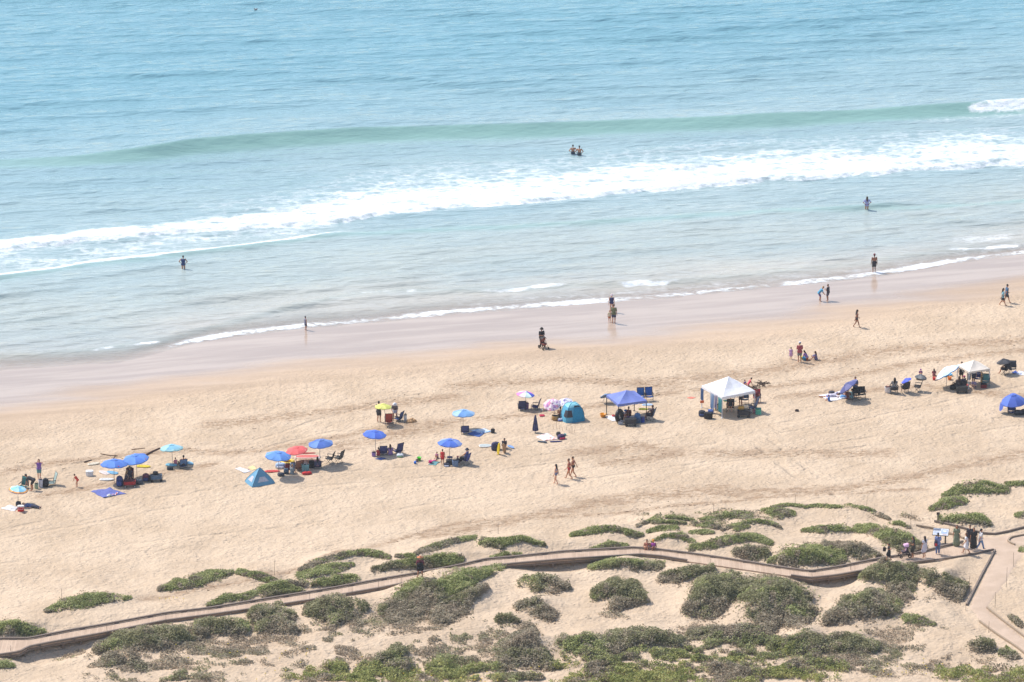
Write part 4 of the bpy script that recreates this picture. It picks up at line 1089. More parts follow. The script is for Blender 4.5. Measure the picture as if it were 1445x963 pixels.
def gazebo(label, px, py, size, rot, leg, peak, c, valance, legmat=WHITEMETAL, group='pop-up canopies on the beach', sub=None):
    p = gpt(px, py)
    t = thing('pop_up_canopy', label, 'canopy', p, R(rot), group)
    a = size / 2
    g = 10
    def roof(u, v):
        m_ = max(abs(u), abs(v)); k = 1 - m_
        sagv = -.045 * size * math.sin(math.pi * k) * (1 - .8 * min(abs(u), abs(v)) / max(m_, .01)) if m_ > 0 else 0
        return Vector((u * a, v * a, leg + peak * k + sagv))
    vs = [roof(-1 + 2 * i / g, -1 + 2 * j / g) for j in range(g + 1) for i in range(g + 1)]
    fs = []
    for j in range(g):
        for i in range(g):
            A, B, C_, D = j * (g + 1) + i, j * (g + 1) + i + 1, (j + 1) * (g + 1) + i + 1, (j + 1) * (g + 1) + i
            u, v = -1 + 2 * (i + .5) / g, -1 + 2 * (j + .5) / g
            if u * v > 0: fs += [(A, B, C_), (A, C_, D)]
            else: fs += [(A, B, D), (B, C_, D)]
    MB().add(vs, fs).build('roof', M('canopy', c, .8), t)
    mb = MB(); ring = [(-a, -a), (a, -a), (a, a), (-a, a)]
    for k in range(4):
        (x0, y0), (x1, y1) = ring[k], ring[(k + 1) % 4]
        m_ = 9; top, bot = [], []
        nx_, ny_ = (y1 - y0) / size, -(x1 - x0) / size
        for i in range(m_ + 1):
            f = i / m_; x, y = x0 + (x1 - x0) * f, y0 + (y1 - y0) * f
            o_ = .012 + .012 * math.sin(i * 2.4)
            top.append((x + nx_ * .004, y + ny_ * .004, leg)); bot.append((x + nx_ * o_, y + ny_ * o_, leg - valance + .015 * math.sin(f * math.pi) * 2))
        mb.add(top + bot, [(i, m_ + 1 + i, m_ + 2 + i, i + 1) for i in range(m_)])
    mb.build('valance', M('canopy', tuple(int(x * .96) for x in c), .8), t)
    for sx, sy in ((-1, -1), (1, -1), (1, 1), (-1, 1)):
        wl = t.matrix_basis @ Vector((sx * a * 1.02, sy * a * 1.02, 0)); zg = float(hz(np.array([wl.x]), np.array([wl.y]))[0]) - p.z
        l_ = MB().box((sx * a * .985, sy * a * .985, (leg + zg) / 2), (.05, .05, leg - zg - .01)).build('leg', legmat, t)
        MB().box((sx * a * .985, sy * a * .985, zg + .01), (.15, .15, .02)).build('foot', legmat, l_)
    mb = MB()
    for k in range(4):
        (x0, y0), (x1, y1) = ring[k], ring[(k + 1) % 4]
        q = .96
        mx, my = (x0 + x1) / 2 * q, (y0 + y1) / 2 * q
        for A, B in (((x0, y0), (mx, my)), ((mx, my), (x1, y1))):
            mb.cap((A[0] * q, A[1] * q, leg - .06), (B[0] * q if B != (mx, my) else mx, B[1] * q if B != (mx, my) else my, leg - .32), .011, .011, 5)
            mb.cap((A[0] * q, A[1] * q, leg - .32), (B[0] * q if B != (mx, my) else mx, B[1] * q if B != (mx, my) else my, leg - .06), .011, .011, 5)
    mb.cap((0, 0, leg + peak * .55), (0, 0, leg + peak * .97), .018, .018, 6)
    mb.build('truss_frame', legmat, t)
    return t

CHAIRS = []
def chair(label, px, py, c, face, kind='low', group='folding chairs on the beach', frame=DARKMETAL, off=(0, 0), up=None):
    """folding chair that looks towards face (degrees; 0 = away from the camera, 90 = left, 180 = to the camera)"""
    p = gpt(px, py)
    t = thing('folding_chair', label, 'chair', p, R(face), group)
    CHAIRS.append((t, kind, face))
    sh, bh = (.20, .62) if kind == 'low' else (.40, .52)
    if up: bh = up
    f = col_mat(c)
    w = .54; n = 6
    def sheet(name, pts, sagk, th=.02):
        mb = MB(); vs = []
        for q_ in (0, 1):
            for k, (y, z) in enumerate(pts):
                for i in range(n + 1):
                    u = -1 + 2 * i / n
                    vs.append((u * w / 2, y, z - sagk * (1 - u * u) - q_ * th))
        m_ = len(pts); fs = []
        for q_ in (0, 1):
            o_ = q_ * m_ * (n + 1)
            for k in range(m_ - 1):
                for i in range(n):
                    A = o_ + k * (n + 1) + i; ff = (A, A + 1, A + n + 2, A + n + 1)
                    fs.append(ff if q_ == 0 else ff[::-1])
        h_ = m_ * (n + 1)
        rim = [i for i in range(n + 1)] + [k * (n + 1) + n for k in range(1, m_)] + [(m_ - 1) * (n + 1) + i for i in range(n - 1, -1, -1)] + [k * (n + 1) for k in range(m_ - 2, 0, -1)]
        for a_, b_ in zip(rim, rim[1:] + rim[:1]): fs.append((a_, a_ + h_, b_ + h_, b_))
        return mb.add(vs, fs).build(name, f, t, True)
    sheet('seat', [(.24, sh + .05), (.1, sh + .02), (-.1, sh), (-.24, sh - .01)], .05)
    rk = .30
    sheet('backrest', [(-.24 - rk * bh * k, sh + .02 + bh * k) for k in (0, .25, .5, .75, 1)], .0, .025)
    mb = MB()
    for s in (-1, 1):
        x = s * (w / 2 + .015)
        mb.bar([(x, -.22, sh - .02), (x, -.25 - rk * bh, sh + .03 + bh)], .013, 6)
        mb.bar([(x, .25, sh + .05), (x, -.25, sh - .01)], .013, 6)
        mb.bar([(x, .24, sh + .22), (x, .2, -.03)] if kind == 'low' else [(x, .26, .60), (x, -.2, -.03)], .013, 6)
        mb.bar([(x, -.33, sh + .22), (x, -.26, -.03)] if kind == 'low' else [(x, -.32, .60), (x, .22, -.03)], .013, 6)
    mb.bar([(-w / 2 - .015, -.25 - rk * bh, sh + .03 + bh), (w / 2 + .015, -.25 - rk * bh, sh + .03 + bh)], .013, 6)
    mb.bar([(-w / 2 - .015, .25, sh + .05), (w / 2 + .015, .25, sh + .05)], .013, 6)
    mb.bar([(-w / 2 - .015, -.26, .02), (w / 2 + .015, -.26, .02)], .012, 6)
    mb.build('frame', frame, t)
    for s in (-1, 1):
        MB().box((s * (w / 2 + .02), -.03, sh + .235), (.065, .52, .03)).build('arm_rest', frame, t)
    return t

def at(px, py): return gpt(px, py)
def towel(label, corners, c, group='towels and blankets on the sand', fold=.03, name='beach_towel', cat='towel', th=.02):
    """cloth lying on the sand: four corners in photo pixels"""
    P4 = [gpt(*q_) for q_ in corners]
    cen = sum(P4, Vector()) / 4
    m_, n = 14, 14; top = []
    for j in range(n + 1):
        for i in range(m_ + 1):
            u, v = i / m_, j / n
            q_ = P4[0] * (1 - u) * (1 - v) + P4[1] * u * (1 - v) + P4[2] * u * v + P4[3] * (1 - u) * v
            x, y = q_.x + .05 * (vnoise(np.array([q_.x * 2.3]), np.array([q_.y * 2.3]), 9)[0] - .5) * 2, q_.y + .05 * (vnoise(np.array([q_.x * 2.3]), np.array([q_.y * 2.3]), 8)[0] - .5) * 2
            z = float(hz(np.array([x]), np.array([y]))[0]) + .022 + fold * max(0, float(fbm(np.array([x * 3.1]), np.array([y * 2.3]), 12, 2)[0])) * 2
            top.append(Vector((x, y, z)) - cen)
    k = len(top); W_ = m_ + 1
    vs = top + [v - Vector((0, 0, th)) for v in top]
    fs = [(j * W_ + i, j * W_ + i + 1, (j + 1) * W_ + i + 1, (j + 1) * W_ + i) for j in range(n) for i in range(m_)]
    fs += [tuple(x + k for x in f[::-1]) for f in fs]
    rim = list(range(W_)) + [j * W_ + m_ for j in range(1, n + 1)] + [n * W_ + i for i in range(m_ - 1, -1, -1)] + [j * W_ for j in range(n - 1, 0, -1)]
    fs += [(a, a + k, b, b) if False else (b, a, a + k, b + k) for a, b in zip(rim, rim[1:] + rim[:1])]
    o = MB().add(vs, fs).build(name, col_mat(c), None, True); o.location = cen
    return tag(o, label, cat, group)

def board(label, px, py, L, Wd, rz, c, c2=None, stand=None, name='body_board', cat='board', group='boards lying about the beach', lift=.0):
    """foam board with a round nose; lies flat unless stand = (tilt back degrees)"""
    p = gpt(px, py); t = thing(name, label, cat, p, R(rz), group)
    pts = []
    for i in range(28):
        a = 2 * math.pi * i / 28; ca, sa = math.cos(a), math.sin(a)
        e = 3.2 if ca < 0 else 2.2
        r = (abs(ca) ** e + abs(sa) ** e) ** (-1 / e)
        pts.append((ca * r * L / 2, sa * r * Wd / 2))
    T_ = Matrix.Translation((0, 0, .05 + lift))
    if stand is not None: T_ = Matrix.Translation((0, 0, L / 2 * math.cos(R(stand)) - .06)) @ Matrix.Rotation(R(stand), 4, 'X') @ Matrix.Rotation(R(-90), 4, 'Y')
    MB().outline(pts, -.03, .03, 0, T_).build('deck' if name == 'body_board' else 'body', M('foam', c, .6), t, False)
    MB().outline([(x * .93, y * .80) for x, y in pts], -.036, .036, 0, T_).build('centre_panel' if name == 'body_board' else 'top_panel', M('foam', c2 or tuple(min(255, int(v * .93)) for v in c), .6), t)
    if name != 'body_board': return t
    mb = MB().cap(T_ @ Vector((-L * .3, 0, .035)), T_ @ Vector((-L * .3, .05, .055)), .012, .012, 5); mb.build('leash_plug', BLACK, t)
    return t

def bag(label, px, py, w, d, h, c, kind='tote', rz=0, c2=None, name=None, cat='bag', group=None, tilt=0, lift=0.0):
    p = gpt(px, py); p.z += lift
    nm = name or {'tote': 'tote_bag', 'pack': 'backpack', 'cooler': 'cooler', 'crate': 'gear_box', 'duffel': 'duffel_bag', 'basket': 'straw_basket'}[kind]
    t = thing(nm, label, cat, p, R(rz), group)
    c2 = c2 or tuple(int(v * .7) for v in c)
    f, f2 = M('cloth', c, .85), M('cloth', c2, .85)
    if kind == 'tote':
        MB().soft((0, 0, 0), (w, d, h), ((0, .80), (.05, .88), (.5, .95), (.93, 1.0), (1, .97)), 5).build('body', f, t, True)
        MB().soft((0, 0, h * .985), (w * .9, d * .82, .03), ((0, 1), (1, .9)), 5).build('opening', BLACK, t)
        for s in (-1, 1):
            MB().bar([(w * .25 * math.cos(a) , s * d * .46, h * .9 + h * .34 * math.sin(a)) for a in [math.pi * i / 8 for i in range(9)]], .014, 5).build('handle', f2, t, True)
    elif kind in ('pack', 'duffel'):
        pr = ((0, .8), (.06, .96), (.45, 1.0), (.8, .93), (.95, .7), (1, .45)) if kind == 'pack' else ((0, .75), (.12, .95), (.5, 1), (.85, .9), (1, .6))
        MB().soft((0, 0, 0), (w, d, h), pr, 3.2, 18, 0, R(tilt)).build('body', f, t, True)
        MB().soft((0, -d * .52, h * .1), (w * .72, d * .35, h * .42), ((0, .8), (.1, 1), (.85, 1), (1, .7)), 3.2, 14).build('front_pocket', f2, t, True)
        for s in (-1, 1):
            if kind == 'pack': MB().bar([(s * w * .25, d * .5, h * .85), (s * w * .3, d * .72, h * .55), (s * w * .27, d * .5, h * .15)], .022, 6).build('strap', BLACK, t, True)
        MB().bar([(-.07, 0, h * .95), (-.04, 0, h * 1.06), (.04, 0, h * 1.06), (.07, 0, h * .95)], .014, 5).build('handle', BLACK, t, True)
    elif kind in ('cooler', 'crate'):
        MB().soft((0, 0, 0), (w, d, h * .8), ((0, .93), (.05, .97), (1, 1)), 7).build('body', M('plastic', c, .5), t)
        MB().soft((0, 0, h * .805), (w * 1.03, d * 1.03, h * .2), ((0, 1), (.6, 1), (1, .93)), 7).build('lid', M('plastic', c2, .5), t)
        MB().bar([(-w * .4, -d * .54, h * .72), (-w * .36, -d * .62, h * .5), (w * .36, -d * .62, h * .5), (w * .4, -d * .54, h * .72)], .014, 5).build('handle', M('plastic', c2, .5), t)
    elif kind == 'basket':
        MB().lathe([(w * .38, 0), (w * .5, h * .35), (w * .46, h * .8), (w * .44, h)], 22).build('body', M('straw', c, .9, .3, 30), t, True)
        MB().lathe([(w * .41, h * .985), (w * .41, h * 1.005)], 22).build('opening', BLACK, t)
        MB().bar([(w * .44 * math.cos(a), 0, h * .9 + h * .6 * math.sin(a)) for a in [math.pi * i / 10 for i in range(11)]], .02, 6).build('handle', M('straw', c2, .9), t, True)
    return t

def bucket(label, px, py, r, h, c, c2=None, tip=0, name='toy_bucket', cat='bucket', group='sand toys'):
    p = gpt(px, py); t = thing(name, label, cat, p, random.random() * 3, group)
    Mx = Matrix.Translation((0, 0, r * .9 if tip else 0)) @ Matrix.Rotation(R(tip), 4, 'Y')
    MB().lathe([(r * .72, 0), (r * .98, h * .94), (r * 1.08, h * .95), (r * 1.08, h), (r * .95, h), (r * .68, .03)], 18, 0, Mx, True).build('pail', M('plastic', c, .45, .06), t, True)
    MB().bar([Mx @ Vector((r * math.cos(a), 0, h * .95 + r * .8 * math.sin(a))) for a in [math.pi * i / 8 for i in range(9)]], .01, 5).build('handle', M('plastic', c2 or (240, 240, 240), .45), t)
    return t

def ball(label, px, py, r, cols, name='beach_ball', group='sand toys'):
    p = gpt(px, py); mb = MB(); mb.ell((0, 0, r * .95), (r, r, r), 18, 10)
    mb.m = [0] * len(mb.f)
    for i, f in enumerate(mb.f):
        c = [sum(mb.v[k][j] for k in f) / len(f) for j in (0, 1)]
        mb.m[i] = int((math.atan2(c[1], c[0]) + math.pi) / (2 * math.pi) * 6) % len(cols)
    o = mb.build(name, [M('plastic', c, .4, .05) for c in cols], None, True); o.location = p
    return tag(o, label, 'ball', group)

def wagon(label, px, py, c, rz, c2=None, L=.9, Wd=.5, deep=.28, group='folding wagons', wheels=(60, 60, 62), handle=True, load=True):
    p = gpt(px, py); t = thing('folding_wagon', label, 'wagon', p, R(rz), group)
    f = M('cloth', c, .85); z0 = .2
    mb = MB()
    MB().soft((0, 0, z0), (L, Wd, deep), ((0, .93), (.06, .97), (1, 1.02)), 8, 20).build('tub', f, t)
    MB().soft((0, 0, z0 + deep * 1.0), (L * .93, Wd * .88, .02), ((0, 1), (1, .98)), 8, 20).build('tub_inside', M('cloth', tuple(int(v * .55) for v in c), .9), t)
    mb = MB()
    for sx in (-1, 1):
        for sy in (-1, 1):
            mb.bar([(sx * L * .5, sy * Wd * .5, .1), (sx * L * .52, sy * Wd * .52, z0 + deep + .02)], .014, 6)
            w_ = MB().torus((sx * L * .40, sy * (Wd * .5 + .05), .105), .075, .032, 18, 8, Matrix.Rotation(R(90), 4, 'X')).build('wheel', TYRE, t, True)
            MB().lathe([(.06, -.02), (.06, .02)], 14, 0, Matrix.Translation((sx * L * .40, sy * (Wd * .5 + .05), .105)) @ Matrix.Rotation(R(90), 4, 'X')).build('hub', M('plastic', wheels, .5), w_)
        mb.bar([(sx * L * .40, -Wd * .55, .105), (sx * L * .40, Wd * .55, .105)], .012, 6)
        mb.bar([(sx * L * .52, -Wd * .52, z0 + deep + .02), (sx * L * .52, Wd * .52, z0 + deep + .02)], .014, 6)
    for sy in (-1, 1): mb.bar([(-L * .52, sy * Wd * .52, z0 + deep + .02), (L * .52, sy * Wd * .52, z0 + deep + .02)], .014, 6)
    mb.build('frame', DARKMETAL, t)
    if handle: MB().bar([(L * .5, 0, .16), (L * .78, 0, .55), (L * .80, -.08, .60), (L * .80, .08, .60)], .014, 6).build('pull_handle', DARKMETAL, t)
    return t

def tube_ring(label, px, py, Rr, r, c, M4=None, lift=None, name='swim_ring', group='inflatables', c2=None):
    p = gpt(px, py); t = thing(name, label, 'inflatable', p, 0, group)
    z = lift if lift is not None else r * .9
    MB().torus((0, 0, z), Rr, r, 28, 12, M4).build('tube', M('rubber', c, .4, .08), t, True)
    MB().torus((0, 0, z + (0 if M4 else 0)), Rr, r * 1.02, 28, 12, M4).build('stripe', M('rubber', c2 or c, .4), t, True) if False else None
    v = Vector((Rr - r * .6, 0, r * .85)); v = (M4 @ v if M4 is not None else v) + Vector((0, 0, z))
    MB().cap(v, v + Vector((0, 0, .03)), .02, .012, 6).build('valve', M('plastic', (220, 220, 220), .5), t)
    return t

def stick(label, pts, r, c=(110, 85, 65), name='driftwood', cat='driftwood', group='driftwood on the sand', lift=.03):
    P_ = [gpt(*q_) for q_ in pts]; c0 = P_[0]
    mb = MB(); m_ = len(P_)
    for i in range(m_ - 1):
        mb.cap(P_[i] - c0 + Vector((0, 0, lift)), P_[i + 1] - c0 + Vector((0, 0, lift)), r * (1 - .5 * i / m_), r * (1 - .5 * (i + 1) / m_), 7)
    o = mb.build(name, M('driftwood', c, .9, .3, 14), None, True); o.location = c0
    return tag(o, label, cat, group)

def dome_tent(label, px, py, w, d, h, rz, c, cw, c2=None, door=None, peak=(0, 0), sharp=False):
    """pop-up shelter: four bowed seams up to a peak, mesh windows, door"""
    p = gpt(px, py); t = thing('beach_tent', label, 'tent', p, R(rz), 'small beach tents')
    n, K = 24, 8
    def P_(i, k, out=1.0):
        a = 2 * math.pi * i / n; ca, sa = math.cos(a), math.sin(a)
        e = 14 if sharp else 4.5; r = (abs(ca) ** e + abs(sa) ** e) ** (-1 / e)
        kk = k / K; rr = (1 - kk ** 1.25) if sharp else math.cos(kk * math.pi / 2) ** .72
        seam = abs(math.sin(2 * a)) ** 6
        rr = rr * (1 - .06 * (1 - seam) * math.sin(math.pi * kk))
        return Vector((ca * r * rr * out * w / 2 + peak[0] * kk, sa * r * rr * out * d / 2 + peak[1] * kk, h * (math.sin(kk * math.pi / 2) if not sharp else kk) * (1 + .01 * (out > 1))))
    vs = [P_(i, k) for k in range(K) for i in range(n)] + [P_(0, K)]
    fs = [(k * n + i, k * n + (i + 1) % n, (k + 1) * n + (i + 1) % n, (k + 1) * n + i) for k in range(K - 1) for i in range(n)]
    fs += [((K - 1) * n + i, (K - 1) * n + (i + 1) % n, K * n) for i in range(n)]
    mb = MB().add(vs, fs)
    if c2: mb.m = [1 if (len(f) == 3 or (f[0] // n) >= 5) else 0 for f in mb.f]
    mb.build('shell', [M('canopy', c, .6)] + ([M('canopy', c2, .6)] if c2 else []), t, False)
    def patch(name, ic, di, k0, k1, mt, o_=1.02):
        m_ = 6; vv = []
        for b in range(m_ + 1):
            kk = k0 + (k1 - k0) * b / m_
            for a_ in range(m_ + 1):
                ww = di * (1 - .25 * b / m_)
                vv.append(P_(ic - ww + 2 * ww * a_ / m_, kk, o_))
        MB().add(vv, [(b * (m_ + 1) + a_, b * (m_ + 1) + a_ + 1, (b + 1) * (m_ + 1) + a_ + 1, (b + 1) * (m_ + 1) + a_) for b in range(m_) for a_ in range(m_)]).build(name, mt, t)
    for ic in cw[1:]: patch('mesh_window', ic, 1.9, 1.7, 3.9, M('mesh_cloth', cw[0], .8))
    if door: patch('door', door[1], 2.3, .1, 4.6, M('mesh_cloth', door[0], .8), 1.015); patch('door_vent', door[1], 1.6, 4.9, 5.7, M('mesh_cloth', (40, 60, 75), .8), 1.03)
    mb = MB()
    for i in (3, 9, 15, 21): mb.bar([P_(i, k, 1.01) for k in range(K)] + [P_(0, K)], .014, 5)
    mb.build('pole_sleeve', M('cloth', tuple(int(v * .85) for v in c), .7), t)
    return t
def hanging(label, px, py, wpx, hpx, c, rz, name='hanging_towel', group='towels drying under the white canopy'):
    """cloth hanging; (px, py) is where its top middle shows, at depth of the ground point given by drop"""
    return None
# ------------------------------------------------------------------ people: one continuous body each, clothing and hair as children
def ik(a, b, l1, l2, pole):
    d = b - a; L = min(d.length, (l1 + l2) * .999); d = d.normalized() * L if d.length > 1e-6 else Vector((0, 0, -L))
    x = (l1 * l1 - l2 * l2 + L * L) / (2 * L); h = math.sqrt(max(l1 * l1 - x * x, 0))
    pv = pole - d.normalized() * pole.dot(d.normalized()); pv = pv.normalized() if pv.length > 1e-6 else Vector((0, 1, 0))
    return a + d.normalized() * x + pv * h, a + d
POSES = {
 'stand': dict(pel=(0, 0, .52), lean=2, feet=((-.055, 0, .045), (.055, .02, .045)), hands=((-.15, .04, .465), (.15, .03, .465))),
 'walk': dict(pel=(0, 0, .505), lean=5, feet=((-.05, -.16, .07), (.05, .15, .045)), hands=((-.14, .14, .50), (.14, -.12, .48))),
 'stride': dict(pel=(0, 0, .515), lean=3, feet=((-.05, -.09, .055), (.05, .09, .045)), hands=((-.15, .08, .48), (.15, -.06, .47))),
 'apart': dict(pel=(0, 0, .505), lean=3, feet=((-.10, 0, .045), (.11, .02, .045)), hands=((-.10, .10, .60), (.12, .10, .58))),
 'hips': dict(pel=(0, 0, .52), lean=2, feet=((-.06, 0, .045), (.06, 0, .045)), hands=((-.105, .03, .565), (.105, .03, .565)), elbow=(1, -.5)),
 'phone': dict(pel=(0, 0, .52), lean=3, feet=((-.05, 0, .045), (.05, .03, .045)), hands=((-.045, .13, .875), (.045, .13, .875)), elbow=(1, -.2)),
 'hold': dict(pel=(0, 0, .52), lean=4, feet=((-.055, 0, .045), (.055, .02, .045)), hands=((-.06, .17, .65), (.06, .17, .65))),
 'reach': dict(pel=(0, 0, .51), lean=6, feet=((-.05, -.12, .06), (.05, .12, .045)), hands=((-.34, .06, .76), (.14, -.05, .48))),
 'bend': dict(pel=(0, -.06, .50), lean=72, feet=((-.075, .0, .045), (.075, .02, .045)), hands=((-.09, .27, .25), (.09, .25, .27))),
 'stoop': dict(pel=(0, -.05, .505), lean=42, feet=((-.075, 0, .045), (.075, .03, .045)), hands=((-.09, .26, .42), (.09, .26, .44))),
 'chair': dict(pel=(0, -.10, .17), lean=-16, feet=((-.08, .34, .03), (.08, .33, .03)), hands=((-.13, .08, .235), (.13, .08, .235))),
 'camp': dict(pel=(0, -.06, .30), lean=-10, feet=((-.08, .26, .04), (.08, .25, .04)), hands=((-.13, .14, .36), (.13, .14, .36))),
 'sit': dict(pel=(0, -.02, .07), lean=12, feet=((-.08, .27, .03), (.08, .27, .03)), hands=((-.07, .22, .20), (.07, .22, .20))),
 'legsout': dict(pel=(0, 0, .065), lean=-14, feet=((-.06, .48, .035), (.06, .48, .035)), hands=((-.17, -.14, .03), (.17, -.14, .03))),
 'crouch': dict(pel=(0, -.10, .16), lean=30, feet=((-.08, -.02, .04), (.08, .0, .04)), hands=((-.05, .24, .08), (.06, .22, .07))),
 'kneel': dict(pel=(0, -.06, .19), lean=34, feet=((-.07, -.20, .03), (.07, -.20, .03)), hands=((-.06, .24, .05), (.06, .24, .06)), knee=(0, 1, -1.4)),
 'back': dict(pel=(0, 0, .065), lean=-86, feet=((-.06, .48, .04), (.06, .475, .04)), hands=((-.17, .0, .03), (.17, .02, .03))),
 'front': dict(pel=(0, 0, .065), lean=87, feet=((-.06, -.47, .03), (.05, -.475, .03)), hands=((-.13, .32, .03), (.13, .30, .03)), knee=(0, .1, -1)),
}
def joints(kind, H):
    q = POSES[kind]; V = lambda t: Vector(t)
    J = {}; L = R(q['lean']); u = Vector((0, math.sin(L), math.cos(L))); f = Vector((0, math.cos(L), -math.sin(L)))
    pel = V(q['pel']); J['pel'] = pel; J['waist'] = pel + u * .10; J['chest'] = pel + u * .20 + f * .005; J['neck'] = pel + u * .295
    hd = (u * .62 + Vector((0, .05, .45))).normalized() if abs(q['lean']) < 80 else (u + Vector((0, 0, .15))).normalized()
    J['hd'] = hd; J['head'] = J['neck'] + hd * .105
    J['hf'] = (f - hd * f.dot(hd)).normalized() if abs(f.dot(hd)) < .98 else f
    for i, s in enumerate((-1, 1)):
        sh = pel + u * .272 + Vector((s * .108, 0, 0)); hp = pel + Vector((s * .052, 0, 0)) - u * .005
        e = q.get('elbow', (.35, -1)); el, wr = ik(sh, V(q['hands'][i]), .172, .150, Vector((s * e[0], 0, 0)) + f * e[1] * .6 + Vector((0, 0, -.35)))
        kp = Vector(q['knee']) if 'knee' in q else Vector((0, 1, .25))
        kn, an = ik(hp, V(q['feet'][i]), .245, .235, kp)
        J[s] = dict(sh=sh, el=el, wr=wr, hp=hp, kn=kn, an=an)
        d = (an - kn).normalized(); fw = Vector((0, 1, 0)) - d * d.y
        fw = fw.normalized() if fw.length > .3 else Vector((0, 0, 1)) if kind in ('back', 'legsout') else Vector((0, -1, 0))
        if kind in ('front', 'kneel'): fw = Vector((0, -1, -.05)).normalized()
        if kind in ('back', 'legsout'): fw = Vector((s * .25, .25, 1)).normalized()
        if abs(d.z) > .5: fw = Vector((s * .12, 1, 0)).normalized()
        J[s]['toe'] = an + fw * .085 + (Vector((0, 0, -.022)) if abs(d.z) > .5 else Vector())
    J['u'], J['f'] = u, f
    return J
_dg = None
def remesh(mb, name, mat, vox, smooth=2):
    o = mb.build(name, mat, None, True)
    m = o.modifiers.new('r', 'REMESH'); m.mode = 'VOXEL'; m.voxel_size = vox; m.use_smooth_shade = True
    s = o.modifiers.new('s', 'SMOOTH'); s.iterations = smooth; s.factor = .5
    dg = bpy.context.evaluated_depsgraph_get(); ev = o.evaluated_get(dg)
    me = bpy.data.meshes.new_from_object(ev)
    old = o.data; o.modifiers.clear(); o.data = me; bpy.data.meshes.remove(old)
    me.name = name
    return o
def torso_caps(mb, J, k=1.0, add=0.0, lo=0, hi=1, child=False):
    w = 1.0
    if hi > .8: mb.cap(J['pel'] + J['u'] * .08, J['pel'] + J['u'] * .232, .060 + add, .056 + add, 10)
    if lo < .3: mb.cap(J[-1]['hp'], J[1]['hp'], .062 + add, .062 + add, 10)
    a = J['pel']; u = J['u']
    x = Vector((1, 0, 0))
    for s in (-1, 1):
        mb.cap(a + x * s * .030 + u * (.0 if lo < .3 else .09), a + x * s * .028 + u * .11, .060 + add, .054 + add, 10)
        if hi > .5: mb.cap(a + x * s * .030 + u * .10, a + x * s * .052 + u * .215, .055 + add, .056 + add, 10)
        if hi > .8: mb.cap(a + x * s * .045 + u * .215, J[s]['sh'] - x * s * .012 - u * .008, .048 + add * .7, .033 + add * .5, 9)
